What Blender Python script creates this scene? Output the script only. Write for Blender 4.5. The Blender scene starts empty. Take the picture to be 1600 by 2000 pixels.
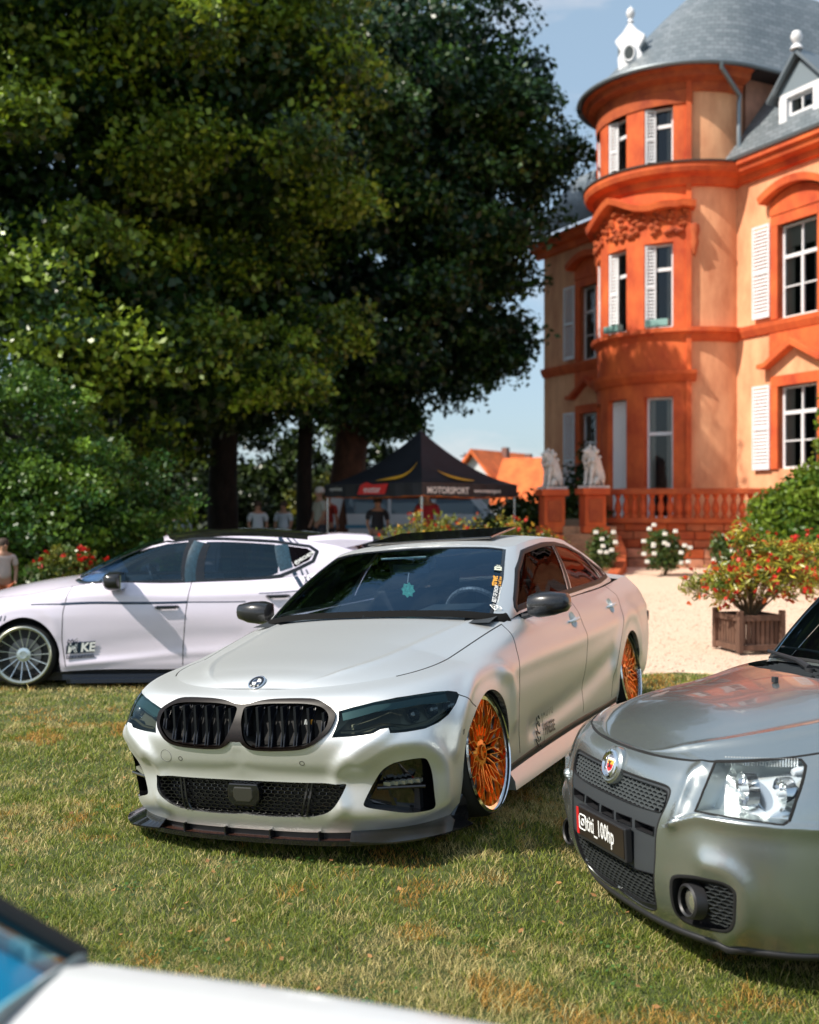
import bpy, bmesh, math, random
import numpy as np
from mathutils import Vector, Matrix, Euler
from mathutils.geometry import delaunay_2d_cdt
from mathutils.bvhtree import BVHTree
rng = np.random.default_rng(7)
random.seed(7)
R_ = math.radians
SC = bpy.context.scene
COL = SC.collection
# ---------------------------------------------------------------- camera
CAMZ = 1.55
F = 2100.0
cam_d = bpy.data.cameras.new('camera'); cam = bpy.data.objects.new('camera', cam_d); COL.objects.link(cam)
cam_d.sensor_fit = 'VERTICAL'; cam_d.sensor_height = 36; cam_d.lens = 36*F/2000
cam.location = (0, 0, CAMZ); cam.rotation_euler = (R_(90), 0, 0)
cam_d.clip_start = .05; cam_d.clip_end = 5000
cam_d.dof.use_dof = True; cam_d.dof.focus_distance = 5.1; cam_d.dof.aperture_fstop = 2.0
SC.camera = cam
# ---------------------------------------------------------------- sun and sky
SUN = Vector((-.505, -.245, .59)).normalized()
sd = bpy.data.lights.new('sun', 'SUN'); so = bpy.data.objects.new('sun', sd); COL.objects.link(so)
sd.energy = 5.0; sd.angle = R_(.5); sd.color = (1, .93, .82)
so.rotation_euler = (-SUN).to_track_quat('-Z', 'Y').to_euler()
W = bpy.data.worlds.new('World'); SC.world = W; W.use_nodes = True
nt = W.node_tree; N = nt.nodes; L = nt.links
bg = N['Background']
sky = N.new('ShaderNodeTexSky'); sky.sky_type = 'NISHITA'; sky.sun_disc = False
sky.sun_elevation = math.asin(SUN.z); sky.sun_rotation = math.atan2(SUN.x, SUN.y)
sky.altitude = 200; sky.air_density = 1.0; sky.dust_density = 2.0; sky.ozone_density = .6
tc = N.new('ShaderNodeTexCoord'); mp = N.new('ShaderNodeMapping'); mp.inputs['Scale'].default_value = (1.3, 1.3, 5)
mp.inputs['Location'].default_value = (.35, 0, .1)
nz = N.new('ShaderNodeTexNoise'); nz.inputs['Scale'].default_value = 3.2; nz.inputs['Detail'].default_value = 9; nz.inputs['Roughness'].default_value = .62
cr = N.new('ShaderNodeValToRGB'); cr.color_ramp.elements[0].position = .50; cr.color_ramp.elements[1].position = .72
L.new(tc.outputs['Generated'], mp.inputs[0]); L.new(mp.outputs[0], nz.inputs[0]); L.new(nz.outputs[0], cr.inputs[0])
mul = N.new('ShaderNodeMath'); mul.operation = 'MULTIPLY'; mul.inputs[1].default_value = .55; L.new(cr.outputs[0], mul.inputs[0])
mx = N.new('ShaderNodeMixRGB'); L.new(mul.outputs[0], mx.inputs[0]); hz = N.new('ShaderNodeMixRGB'); hz.inputs[0].default_value = .55; hz.inputs[2].default_value = (2.7, 3.7, 4.5, 1); L.new(sky.outputs[0], hz.inputs[1]); L.new(hz.outputs[0], mx.inputs[1]); mx.inputs[2].default_value = (5.6, 5.2, 5.2, 1)
hs = N.new('ShaderNodeHueSaturation'); hs.inputs['Saturation'].default_value = 1.0; hs.inputs['Value'].default_value = 1.1
L.new(mx.outputs[0], hs.inputs['Color']); L.new(hs.outputs[0], bg.inputs[0]); bg.inputs[1].default_value = .125
vs = SC.view_settings; vs.view_transform = 'Standard'; vs.look = 'None'; vs.exposure = 0.38; vs.gamma = 1
SC.cycles.max_bounces = 8; SC.cycles.transparent_max_bounces = 24

# ---------------------------------------------------------------- materials
MATS = {}
def mat(name, col, rough=.6, metal=0, coat=0, spec=None, noise=0, nscale=20, bump=0, bscale=60, emit=None, sheen=0, col2=None, stretch=None, coatr=.03, ior=None, detail=6):
    if name in MATS: return MATS[name]
    m = bpy.data.materials.new(name); m.use_nodes = True; n = m.node_tree.nodes; l = m.node_tree.links
    b = n['Principled BSDF']
    b.inputs['Base Color'].default_value = (*col, 1); b.inputs['Roughness'].default_value = rough; b.inputs['Metallic'].default_value = metal
    b.inputs['Coat Weight'].default_value = coat; b.inputs['Coat Roughness'].default_value = coatr
    if spec is not None: b.inputs['Specular IOR Level'].default_value = spec
    if noise or bump:
        t = n.new('ShaderNodeTexCoord'); mpp = n.new('ShaderNodeMapping'); l.new(t.outputs['Object'], mpp.inputs[0])
        if stretch: mpp.inputs['Scale'].default_value = stretch
    if noise:
        z = n.new('ShaderNodeTexNoise'); z.inputs['Scale'].default_value = nscale; z.inputs['Detail'].default_value = detail; z.inputs['Roughness'].default_value = .65
        l.new(mpp.outputs[0], z.inputs[0])
        r = n.new('ShaderNodeValToRGB'); r.color_ramp.elements[0].position = .3; r.color_ramp.elements[1].position = .7
        c2 = col2 or tuple(min(1, c*(1+noise)) for c in col); c1 = col if col2 else tuple(c*(1-noise) for c in col)
        r.color_ramp.elements[0].color = (*c1, 1); r.color_ramp.elements[1].color = (*c2, 1)
        l.new(z.outputs[0], r.inputs[0]); l.new(r.outputs[0], b.inputs['Base Color'])
    if bump:
        z2 = n.new('ShaderNodeTexNoise'); z2.inputs['Scale'].default_value = bscale; z2.inputs['Detail'].default_value = 4
        l.new(mpp.outputs[0], z2.inputs[0])
        bp = n.new('ShaderNodeBump'); bp.inputs['Strength'].default_value = bump; bp.inputs['Distance'].default_value = .01
        l.new(z2.outputs[0], bp.inputs['Height']); l.new(bp.outputs[0], b.inputs['Normal'])
    MATS[name] = m
    return m
def attr_mat(name, rough=.6, trans=0, spec=.3, bump=0):
    if name in MATS: return MATS[name]
    m = bpy.data.materials.new(name); m.use_nodes = True; n = m.node_tree.nodes; l = m.node_tree.links
    b = n['Principled BSDF']; a = n.new('ShaderNodeAttribute'); a.attribute_name = 'tint'
    l.new(a.outputs['Color'], b.inputs['Base Color']); b.inputs['Roughness'].default_value = rough; b.inputs['Specular IOR Level'].default_value = spec
    if trans:
        tr = n.new('ShaderNodeBsdfTranslucent'); l.new(a.outputs['Color'], tr.inputs[0]); ms = n.new('ShaderNodeMixShader'); ms.inputs[0].default_value = trans
        l.new(b.outputs[0], ms.inputs[1]); l.new(tr.outputs[0], ms.inputs[2]); l.new(ms.outputs[0], n['Material Output'].inputs[0])
    MATS[name] = m
    return m
def glass(name, tint, gloss=(1, 1, 1), rough=0.0, f=1.5, base=.04):
    if name in MATS: return MATS[name]
    m = bpy.data.materials.new(name); m.use_nodes = True; n = m.node_tree.nodes; l = m.node_tree.links
    n.remove(n['Principled BSDF'])
    t = n.new('ShaderNodeBsdfTransparent'); t.inputs[0].default_value = (*tint, 1)
    g = n.new('ShaderNodeBsdfGlossy'); g.inputs[0].default_value = (*gloss, 1); g.inputs['Roughness'].default_value = rough
    fr = n.new('ShaderNodeFresnel'); fr.inputs[0].default_value = f
    ms = n.new('ShaderNodeMixShader')
    l.new(fr.outputs[0], ms.inputs[0]); l.new(t.outputs[0], ms.inputs[1]); l.new(g.outputs[0], ms.inputs[2]); l.new(ms.outputs[0], n['Material Output'].inputs[0])
    MATS[name] = m
    return m

# ---------------------------------------------------------------- object helpers
def link(o, parent=None):
    COL.objects.link(o)
    if parent is not None: o.parent = parent
    return o
def empty(name, label, cat, loc=(0, 0, 0), rot=(0, 0, 0), group=None, scale=1):
    o = bpy.data.objects.new(name, None); link(o); o.location = loc; o.rotation_euler = rot; o.scale = (scale,)*3
    o.empty_display_size = .1
    o['label'] = label; o['category'] = cat
    if group: o['group'] = group
    return o
def tag(o, label=None, cat=None, group=None, kind=None):
    for k, v in (('label', label), ('category', cat), ('group', group), ('kind', kind)):
        if v: o[k] = v
    return o
def mesh_obj(name, V, Fc, m, parent=None, smooth=False, normals=None, mats=None, midx=None):
    me = bpy.data.meshes.new(name); me.from_pydata([tuple(map(float, v)) for v in V], [], [tuple(map(int, f)) for f in Fc])
    me.materials.append(m)
    for x in (mats or []): me.materials.append(x)
    if midx is not None: me.polygons.foreach_set('material_index', np.array(midx, dtype=np.int32))
    if smooth: me.polygons.foreach_set('use_smooth', np.ones(len(me.polygons), dtype=bool))
    me.validate(); me.update()
    if normals is not None and len(normals) == len(me.vertices): me.normals_split_custom_set_from_vertices([tuple(x) for x in normals])
    return link(bpy.data.objects.new(name, me), parent)
def fast_mesh(name, V, Q, m, tint=None, parent=None):
    """V Nx3, Q Mxk same-size faces, numpy only"""
    V = np.asarray(V, np.float32); Q = np.asarray(Q, np.int32); k = Q.shape[1]
    me = bpy.data.meshes.new(name); me.vertices.add(len(V)); me.vertices.foreach_set('co', V.ravel())
    me.loops.add(Q.size); me.loops.foreach_set('vertex_index', Q.ravel())
    me.polygons.add(len(Q)); me.polygons.foreach_set('loop_start', np.arange(0, Q.size, k, dtype=np.int32))
    me.materials.append(m)
    me.update(calc_edges=True)
    if tint is not None:
        a = me.color_attributes.new('tint', 'FLOAT_COLOR', 'POINT'); c = np.ones((len(V), 4), np.float32); c[:, :3] = tint; a.data.foreach_set('color', c.ravel())
    return link(bpy.data.objects.new(name, me), parent)
class MB:
    """collects simple shapes for one mesh"""
    def __init__(s): s.v = []; s.f = []
    def add(s, V, Fc):
        o = len(s.v); s.v += [tuple(x) for x in V]; s.f += [tuple(i+o for i in f) for f in Fc]; return s
    def box(s, a, b, M=None):
        x0, y0, z0 = a; x1, y1, z1 = b
        V = [(x0, y0, z0), (x1, y0, z0), (x1, y1, z0), (x0, y1, z0), (x0, y0, z1), (x1, y0, z1), (x1, y1, z1), (x0, y1, z1)]
        if M is not None: V = [M @ Vector(v) for v in V]
        return s.add(V, [(0, 3, 2, 1), (4, 5, 6, 7), (0, 1, 5, 4), (1, 2, 6, 5), (2, 3, 7, 6), (3, 0, 4, 7)])
    def tube(s, pts, r, n=8, cap=True):
        pts = [Vector(p) for p in pts]; rs = r if hasattr(r, '__len__') else [r]*len(pts); V = []; Fc = []
        up = Vector((0, 0, 1)); prev = None
        for i, p in enumerate(pts):
            t = (pts[min(i+1, len(pts)-1)]-pts[max(i-1, 0)]).normalized()
            if prev is None: a = t.cross(up if abs(t.z) < .9 else Vector((1, 0, 0))).normalized()
            else: a = (prev-t*prev.dot(t)).normalized()
            prev = a; b = t.cross(a)
            for k in range(n):
                an = 2*math.pi*k/n; V.append(p+(a*math.cos(an)+b*math.sin(an))*rs[i])
        for i in range(len(pts)-1):
            for k in range(n): Fc.append((i*n+k, i*n+(k+1) % n, (i+1)*n+(k+1) % n, (i+1)*n+k))
        if cap: Fc += [tuple(range(n))[::-1], tuple(range((len(pts)-1)*n, len(pts)*n))]
        return s.add(V, Fc)
    def lathe(s, prof, n=24, c=(0, 0, 0), axis='z', a0=0, a1=2*math.pi):
        V = []; full = abs(a1-a0-2*math.pi) < 1e-6; m = n if full else n+1
        for i in range(m):
            an = a0+(a1-a0)*i/n
            for r, z in prof:
                x, y = r*math.cos(an), r*math.sin(an)
                p = (x, y, z) if axis == 'z' else (x, z, y)
                V.append((p[0]+c[0], p[1]+c[1], p[2]+c[2]))
        k = len(prof); Fc = []
        for i in range(n):
            for j in range(k-1):
                a = i*k+j; b = ((i+1) % m)*k+j; Fc.append((a, b, b+1, a+1) if axis == 'z' else (a, a+1, b+1, b))
        return s.add(V, Fc)
    def poly(s, pts, th, M=None):
        """prism from xz outline, thickness along y"""
        n = len(pts); V = [(x, 0, z) for x, z in pts]+[(x, th, z) for x, z in pts]
        if M is not None: V = [M @ Vector(v) for v in V]
        return s.add(V, [tuple(range(n)), tuple(range(2*n-1, n-1, -1))]+[(i, i+n, (i+1) % n+n, (i+1) % n) for i in range(n)])
    def build(s, name, m, parent=None, smooth=False, bevel=0, **k):
        o = mesh_obj(name, s.v, s.f, m, parent, smooth)
        if bevel:
            b = o.modifiers.new('bevel', 'BEVEL'); b.width = bevel; b.segments = 2; b.limit_method = 'ANGLE'; b.angle_limit = R_(40)
        if smooth: sharp(o)
        for kk, vv in k.items(): o[kk] = vv
        return o
def sharp(o, deg=40):
    me = o.data
    bm = bmesh.new(); bm.from_mesh(me); bmesh.ops.remove_doubles(bm, verts=bm.verts, dist=1e-5); bmesh.ops.recalc_face_normals(bm, faces=bm.faces)
    for e in bm.edges:
        if len(e.link_faces) == 2 and e.calc_face_angle(0) > R_(deg): e.smooth = False
    bm.to_mesh(me); bm.free()
def text_obj(name, s, size, m, parent, M, align='LEFT', bold=0, shear=0, ext=0, sx=1):
    cu = bpy.data.curves.new(name, 'FONT'); cu.body = s; cu.size = size; cu.align_x = align; cu.offset = bold; cu.shear = shear; cu.extrude = ext; cu.resolution_u = 2
    t = bpy.data.objects.new(name, cu); COL.objects.link(t); bpy.context.view_layer.update()
    dg = bpy.context.evaluated_depsgraph_get(); me = bpy.data.meshes.new_from_object(t.evaluated_get(dg)); bpy.data.objects.remove(t)
    me.transform(Matrix.Diagonal((sx, 1, 1, 1))); me.materials.clear(); me.materials.append(m)
    o = bpy.data.objects.new(name, me); link(o, parent); o.matrix_local = M
    return o
# ---------------------------------------------------------------- car surfaces
def crom(x, X, Y):
    """cubic Hermite through (X,Y[k,...]) with limited tangents"""
    X = np.asarray(X, float); Y = np.asarray(Y, float); x = np.clip(np.asarray(x, float), X[0], X[-1])
    h = np.diff(X); sh = (-1,)+(1,)*(Y.ndim-1)
    d = np.diff(Y, axis=0)/h.reshape(sh)
    T = np.zeros_like(Y); T[0] = d[0]; T[-1] = d[-1]
    hh = h.reshape(sh)
    T[1:-1] = (d[:-1]*hh[1:]+d[1:]*hh[:-1])/(hh[1:]+hh[:-1])
    i = np.clip(np.searchsorted(X, x, 'right')-1, 0, len(X)-2)
    t = ((x-X[i])/h[i]); t = t.reshape(t.shape+(1,)*(Y.ndim-1)); H = h[i].reshape(t.shape)
    return (2*t**3-3*t**2+1)*Y[i]+(t**3-2*t**2+t)*H*T[i]+(-2*t**3+3*t**2)*Y[i+1]+(t**3-t**2)*H*T[i+1]
class Surf:
    """parametric sheet sampled on a fine grid; G[i,j] = (u,v,w) at (P[i],Q[j])"""
    def __init__(s, P, Q, G): s.P = P; s.Q = Q; s.G = G; s.out = None; s.norm()
    def norm(s):
        a = np.gradient(s.G, s.P, axis=0); b = np.gradient(s.G, s.Q, axis=1)
        n = np.cross(a, b); ln = np.linalg.norm(n, axis=2, keepdims=True); n = n/np.maximum(ln, 1e-9)
        if s.out is not None:
            n = n*np.sign((n*s.out).sum(2, keepdims=True)+1e-12)
        s.N = n
    def ev(s, p, q, what='G'):
        A = s.G if what == 'G' else s.N
        p = np.clip(p, s.P[0], s.P[-1]); q = np.clip(q, s.Q[0], s.Q[-1])
        i = np.clip(np.searchsorted(s.P, p, 'right')-1, 0, len(s.P)-2); j = np.clip(np.searchsorted(s.Q, q, 'right')-1, 0, len(s.Q)-2)
        a = ((p-s.P[i])/(s.P[i+1]-s.P[i]))[:, None]; b = ((q-s.Q[j])/(s.Q[j+1]-s.Q[j]))[:, None]
        r = (A[i, j]*(1-a)+A[i+1, j]*a)*(1-b)+(A[i, j+1]*(1-a)+A[i+1, j+1]*a)*b
        if what != 'G': r = r/np.maximum(np.linalg.norm(r, axis=1, keepdims=True), 1e-9)
        return r
    def crease(s, line, width, amp, side=0):
        """raise (amp>0) the sheet along a (p,q) polyline; side +-1 keeps only one flank sharp"""
        line = chaikin(line); PP, QQ = np.meshgrid(s.P, s.Q, indexing='ij'); D = np.full(PP.shape, 9e9); S = np.zeros(PP.shape)
        for (a, b), (c, d) in zip(line[:-1], line[1:]):
            dx, dy = c-a, d-b; L2 = dx*dx+dy*dy; t = np.clip(((PP-a)*dx+(QQ-b)*dy)/L2, 0, 1)
            ex = PP-a-t*dx; ey = QQ-b-t*dy; dd = np.hypot(ex, ey); sg = np.sign(dx*(QQ-b)-dy*(PP-a))
            m = dd < D; D[m] = dd[m]; S[m] = sg[m]
        if side == 0: h = np.exp(-(D/width)**2)
        else: h = np.where(S*side > 0, np.exp(-(D/width)**1.5), np.exp(-(D/(width*.3))**2))
        s.G = s.G+s.N*(amp*h)[..., None]; s.norm()
class CarFrame:
    def __init__(s, t, yaw, pit, rol, sc=1):
        s.t = np.array(t, float); s.sc = sc
        M = Matrix.Translation(Vector(t)) @ Matrix.Rotation(math.pi/2-yaw, 4, 'Z') @ Matrix.Rotation(pit, 4, 'Y') @ Matrix.Rotation(-rol, 4, 'X') @ Matrix.Scale(sc, 4)
        s.M = M; A = np.array(M)[:3, :3]; s.A = A
        s.eye = np.linalg.inv(A) @ (np.array([0, 0, CAMZ])-s.t)
    def px(s, uvw):
        X = np.atleast_2d(np.asarray(uvw, float)).copy(); X[:, 1] *= -1
        w = X @ s.A.T+s.t
        return np.c_[800+F*w[:, 0]/w[:, 1], 1000-F*(w[:, 2]-CAMZ)/w[:, 1]]
    def ray(s, x, y):
        d = np.linalg.inv(s.A) @ np.array([(x-800)/F, 1, -(y-1000)/F])
        return d/np.linalg.norm(d)
    def trace(s, surf, pts, n=160, m=60):
        """photograph coordinates -> (p,q) on the sheet (car left half)"""
        P = np.linspace(surf.P[0], surf.P[-1], n); Q = np.linspace(surf.Q[0], surf.Q[-1], m)
        PP, QQ = np.meshgrid(P, Q, indexing='ij'); G = surf.ev(PP.ravel(), QQ.ravel()); G = G*np.array([1, -1, 1])
        fc = []; 
        for i in range(n-1):
            for j in range(m-1): a = i*m+j; fc += [(a, a+m, a+m+1), (a, a+m+1, a+1)]
        bv = BVHTree.FromPolygons([tuple(g) for g in G], fc)
        out = []
        for x, y in pts:
            d = s.ray(x, y); h = bv.ray_cast(Vector(s.eye), Vector(d))
            if h[0] is None:
                # nearest projected vertex
                pr = s.px(G*np.array([1, -1, 1])); k = int(np.argmin(np.hypot(pr[:, 0]-x, pr[:, 1]-y)))
                out.append((PP.ravel()[k], QQ.ravel()[k])); continue
            f = fc[h[2]]; a, b, c = (G[k] for k in f); q = np.array(h[0])
            T = np.c_[b-a, c-a]; l = np.linalg.lstsq(T, q-a, rcond=None)[0]
            pq = [(PP.ravel()[k], QQ.ravel()[k]) for k in f]
            out.append((pq[0][0]+l[0]*(pq[1][0]-pq[0][0])+l[1]*(pq[2][0]-pq[0][0]), pq[0][1]+l[0]*(pq[1][1]-pq[0][1])+l[1]*(pq[2][1]-pq[0][1])))
        return out
def chaikin(pts, closed=False, n=2):
    P = [np.array(p, float) for p in pts]
    for _ in range(n):
        Q = [] if closed else [P[0]]
        for i in range(len(P) if closed else len(P)-1):
            a, b = P[i], P[(i+1) % len(P)]; Q += [a*.78+b*.22, a*.22+b*.78]
        if not closed: Q.append(P[-1])
        P = Q
    return [tuple(p) for p in P]
def resample(pts, step, closed=True, smooth=0):
    P = [np.array(p, float) for p in pts]; out = []
    n = len(P)
    for i in range(n if closed else n-1):
        a, b = P[i], P[(i+1) % n]; k = max(1, int(math.ceil(np.linalg.norm(b-a)/step)))
        for t in range(k): out.append(a+(b-a)*t/k)
    if not closed: out.append(P[-1])
    out = np.array(out)
    for _ in range(smooth):
        if closed: out = (np.roll(out, 1, 0)+2*out+np.roll(out, -1, 0))/4
        else: out[1:-1] = (out[:-2]+2*out[1:-1]+out[2:])/4
    return out
def inside(pts, poly):
    x, y = pts[:, 0], pts[:, 1]; r = np.zeros(len(pts), bool); n = len(poly)
    for i in range(n):
        x0, y0 = poly[i]; x1, y1 = poly[(i+1) % n]
        if y0 == y1: continue
        c = ((y0 > y) != (y1 > y)) & (x < (x1-x0)*(y-y0)/(y1-y0)+x0); r ^= c
    return r
def sheet(surf, regions, name, m, parent, np_, nq, mirror=True, lines=(), off=0.0, thick=.0):
    """triangulate the sheet with regions cut along their outlines.
    regions: list of dict(name, poly, mat or None=hole, inset, side=both)"""
    p0, p1, q0, q1 = surf.P[0], surf.P[-1], surf.Q[0], surf.Q[-1]
    pg = np.linspace(p0, p1, np_) if np.isscalar(np_) else np.asarray(np_)
    np_ = len(pg); PP, QQ = np.meshgrid(pg, np.linspace(q0, q1, nq), indexing='ij')
    pts = np.c_[PP.ravel(), QQ.ravel()]
    edges = []; base = []
    polys = []
    for r in regions:
        pl = np.array(r['poly'], float); pl[:, 0] = np.where(np.abs(pl[:, 0]-p0) < .006, p0, pl[:, 0]); pl = np.clip(pl, [p0, q0], [p1, q1])
        pl = resample(pl, r.get('step', .02), True); r['pl'] = pl; polys.append(pl)
    # drop grid points that crowd an outline
    keep = np.ones(len(pts), bool); h = min(np.diff(pg).min(), (q1-q0)/(nq-1))*.4
    edge_pt = (np.abs(pts[:, 0]-p0) < 1e-9) | (np.abs(pts[:, 0]-p1) < 1e-9) | (np.abs(pts[:, 1]-q0) < 1e-9) | (np.abs(pts[:, 1]-q1) < 1e-9)
    for pl in polys:
        for k in range(0, len(pl), 64):
            d = np.hypot(pts[:, None, 0]-pl[None, k:k+64, 0], pts[:, None, 1]-pl[None, k:k+64, 1]).min(1); keep &= (d > h) | edge_pt
    pts = pts[keep]; V = [Vector(p) for p in pts]
    for pl in polys:
        o = len(V); V += [Vector(p) for p in pl]; edges += [(o+i, o+(i+1) % len(pl)) for i in range(len(pl))]
    vo, eo, fo, *_ = delaunay_2d_cdt(V, edges, [], 0, 1e-6)
    vo = np.array([tuple(v) for v in vo]); fo = np.array([f for f in fo if len(f) == 3])
    a = vo[fo]; area = np.abs((a[:, 1, 0]-a[:, 0, 0])*(a[:, 2, 1]-a[:, 0, 1])-(a[:, 1, 1]-a[:, 0, 1])*(a[:, 2, 0]-a[:, 0, 0]))
    fo = fo[area > 1e-9]; cen = vo[fo].mean(1)
    lab = np.zeros(len(fo), int)
    for k, r in enumerate(regions): lab[inside(cen, r['pl'])] = k+1
    G = surf.ev(vo[:, 0], vo[:, 1]); Nn = surf.ev(vo[:, 0], vo[:, 1], 'N')
    if off: G = G+Nn*off
    # orient faces outward
    f0 = fo[0]; nn = np.cross(G[fo[:, 1]]-G[fo[:, 0]], G[fo[:, 2]]-G[fo[:, 0]]); fl = (nn*Nn[fo[:, 0]]).sum(1) < 0
    fo[fl] = fo[fl][:, ::-1]
    res = {}
    def emit(nm, fs, mm, dn, par, flip_sides):
        us = np.unique(fs); mp_ = -np.ones(len(vo), int); mp_[us] = np.arange(len(us)); g = G[us]+Nn[us]*dn; n_ = Nn[us]; ff = mp_[fs]
        outs = []
        L_ = g*np.array([1, -1, 1]); Ln = n_*np.array([1, -1, 1])   # car left: y=-v
        Rr = g.copy(); Rn = n_.copy()
        if flip_sides == 'L': V_, N_, F_ = L_, Ln, ff[:, ::-1]
        elif flip_sides == 'R': V_, N_, F_ = Rr, Rn, ff
        else: V_ = np.r_[L_, Rr]; N_ = np.r_[Ln, Rn]; F_ = np.r_[ff[:, ::-1], ff+len(g)]
        o = mesh_obj(nm, V_, F_, mm, par, True, None)
        if flip_sides == 'B':
            bm = bmesh.new(); bm.from_mesh(o.data); bmesh.ops.remove_doubles(bm, verts=[v for v in bm.verts if abs(v.co.y) < .004], dist=.004); bm.to_mesh(o.data); bm.free()
        # custom normals from the smooth sheet
        co = np.empty(len(o.data.vertices)*3); o.data.vertices.foreach_get('co', co); co = co.reshape(-1, 3)
        if len(co) == len(V_): nn_ = N_
        else:
            from mathutils.kdtree import KDTree
            kd = KDTree(len(V_)); [kd.insert(tuple(v), i) for i, v in enumerate(V_)]; kd.balance(); nn_ = []
            for c in co:
                x = N_[kd.find(tuple(c))[1]].copy()
                if abs(c[1]) < .002: x[1] = 0
                nn_.append(x/max(1e-9, np.linalg.norm(x)))
        o.data.normals_split_custom_set_from_vertices([tuple(x) for x in nn_])
        return o
    sides = 'B' if mirror else 'L'
    if (lab == 0).any() and name: res[name] = emit(name, fo[lab == 0], m, 0, parent, sides)
    for k, r in enumerate(regions):
        if r.get('mat') is None or not (lab == k+1).any(): continue
        if r.get('one'): res[r['name']] = emit(r['name'], fo[lab == k+1], r['mat'], r.get('inset', 0), r.get('parent', parent), sides)
        else:
            for sd_ in (('L', 'R') if mirror else ('L',)): res[r['name']+sd_] = emit(r['name'], fo[lab == k+1], r['mat'], r.get('inset', 0), r.get('parent', parent), sd_)
    return res
def strip(surf, line, width, m, name, parent, lift=.0015, mirror=True, closed=False, sides='LR', h=None):
    """thin band lying on the sheet along a (p,q) polyline; mirrored copy in the same mesh"""
    pl = resample(line, .02, closed); G = surf.ev(pl[:, 0], pl[:, 1]); Nn = surf.ev(pl[:, 0], pl[:, 1], 'N')
    if closed: T = np.roll(G, -1, 0)-np.roll(G, 1, 0)
    else: T = np.gradient(G, axis=0)
    S = np.cross(T, Nn); S /= np.maximum(np.linalg.norm(S, axis=1, keepdims=True), 1e-9)
    hh = lift if h is None else h
    A = G+S*width/2-Nn*.001; B = G+S*width/2*.7+Nn*hh; C = G-S*width/2*.7+Nn*hh; D = G-S*width/2-Nn*.001
    n = len(G); V = np.concatenate([A, B, C, D]); Fc = []
    for i in range(n if closed else n-1):
        j = (i+1) % n
        for k in range(3): Fc.append((k*n+i, (k+1)*n+i, (k+1)*n+j, k*n+j))
    Vl = V*np.array([1, -1, 1])
    o = None
    for sd in sides:
        if sd == 'R' and not mirror: continue
        o = mesh_obj(name, V if sd == 'R' else Vl, Fc, m, parent, True); sharp(o, 50)
    return o
def rim_wall(surf, poly, depth, m, name, parent, direction=None, capmat=None, mirror=True, step=.02, skip0=False, capname=None):
    """inner walls of an opening plus (optionally) a back plate"""
    pl = np.array(poly, float); pl[:, 0] = np.where(np.abs(pl[:, 0]-surf.P[0]) < .006, surf.P[0], pl[:, 0]); pl = resample(pl, step, True)
    G = surf.ev(pl[:, 0], pl[:, 1]); Nn = surf.ev(pl[:, 0], pl[:, 1], 'N')
    d = -Nn if direction is None else np.broadcast_to(np.array(direction, float)*[1, 1, 1], G.shape)
    B = G+d*depth; n = len(G); V = np.r_[G, B]; Fc = []
    for i in range(n):
        j = (i+1) % n
        if skip0 and pl[i, 0] <= surf.P[0]+1e-6 and pl[j, 0] <= surf.P[0]+1e-6: continue
        Fc.append((i, j, n+j, n+i))
    outs = []
    sets = []
    L_ = V*np.array([1, -1, 1])
    for VV in ((L_, V) if mirror else (L_,)):
        o = mesh_obj(name, VV, Fc, m, parent, True); sharp(o, 35); outs.append(o)
        if capmat: outs.append(mesh_obj(capname or (name+'_back'), VV[n:], [tuple(range(n))], capmat, parent))
    return outs
def side_sheet(rows, stations, front, rear, qs, uC, uR, NP=420, NQ=180, Lq=None):
    """rows[j][k]=(v,w) at stations[k]; front[j]=(u,w,n); rear[j]=(u,w,n)"""
    J = len(rows); st = np.array(stations, float)
    # reference arc for the front cap and the rear cap
    def cap(n_, a, b, K=400):
        ph = np.linspace(0, math.pi/2, K); x = a*(1-np.cos(ph)**(2/n_)); y = b*np.sin(ph)**(2/n_)
        s_ = np.r_[0, np.cumsum(np.hypot(np.diff(x), np.diff(y)))]; return ph, s_
    phf, sf = cap(front[len(front)//2][2], uC-front[len(front)//2][0], .9); phr, sr = cap(rear[len(rear)//2][2], rear[len(rear)//2][0]-uR, .88)
    Lf, Ls, Lr = sf[-1], uR-uC, sr[-1]
    P = np.r_[np.linspace(0, 1.4, 480), np.linspace(1.4, Lf+Ls+Lr, NP)[1:]]; rowc = []
    for j in range(J):
        vw = np.array(rows[j], float)
        mid = crom(np.clip(uC+(P-Lf), uC, uR), st, vw); c = np.c_[np.clip(uC+(P-Lf), uC, uR), mid]
        v0, w0 = mid[0]; uF, wF, nF = front[j]
        m = P < Lf; ph = np.interp(P[m], sf, phf); g = 1-np.cos(ph)**(2/nF)
        tw = np.sin(ph)**2
        # continue the side trend of the row (slope) into the cap
        c[m, 0] = uC-(uC-uF)*(1-g); c[m, 1] = v0*np.sin(ph)**(2/nF); c[m, 2] = wF+(w0-wF)*g**.8
        m = P > Lf+Ls; ph = np.interp(P[m]-Lf-Ls, (sr[-1]-sr)[::-1], phr[::-1]); v1, w1 = mid[-1]; uE, wE, nE = rear[j]; g = 1-np.cos(ph)**(2/nE)
        c[m, 0] = uR+(uE-uR)*(1-g); c[m, 1] = v1*np.sin(ph)**(2/nE); c[m, 2] = wE+(w1-wE)*g
        rowc.append(c)
    rowc = np.array(rowc)  # J,NP,3
    Q = np.linspace(qs[0], qs[-1], NQ); G = crom(Q, qs, rowc)  # NQ,NP,3
    s = Surf(P, Q, np.transpose(G, (1, 0, 2)))
    out = s.G-np.array([2.3, 0, .4]); out[..., 0] *= .45; s.out = out; s.norm(); s.Lf = Lf; s.Ls = Ls; s.Lr = Lr
    s.u2p = lambda u: Lf+(u-uC)
    return s
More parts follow.
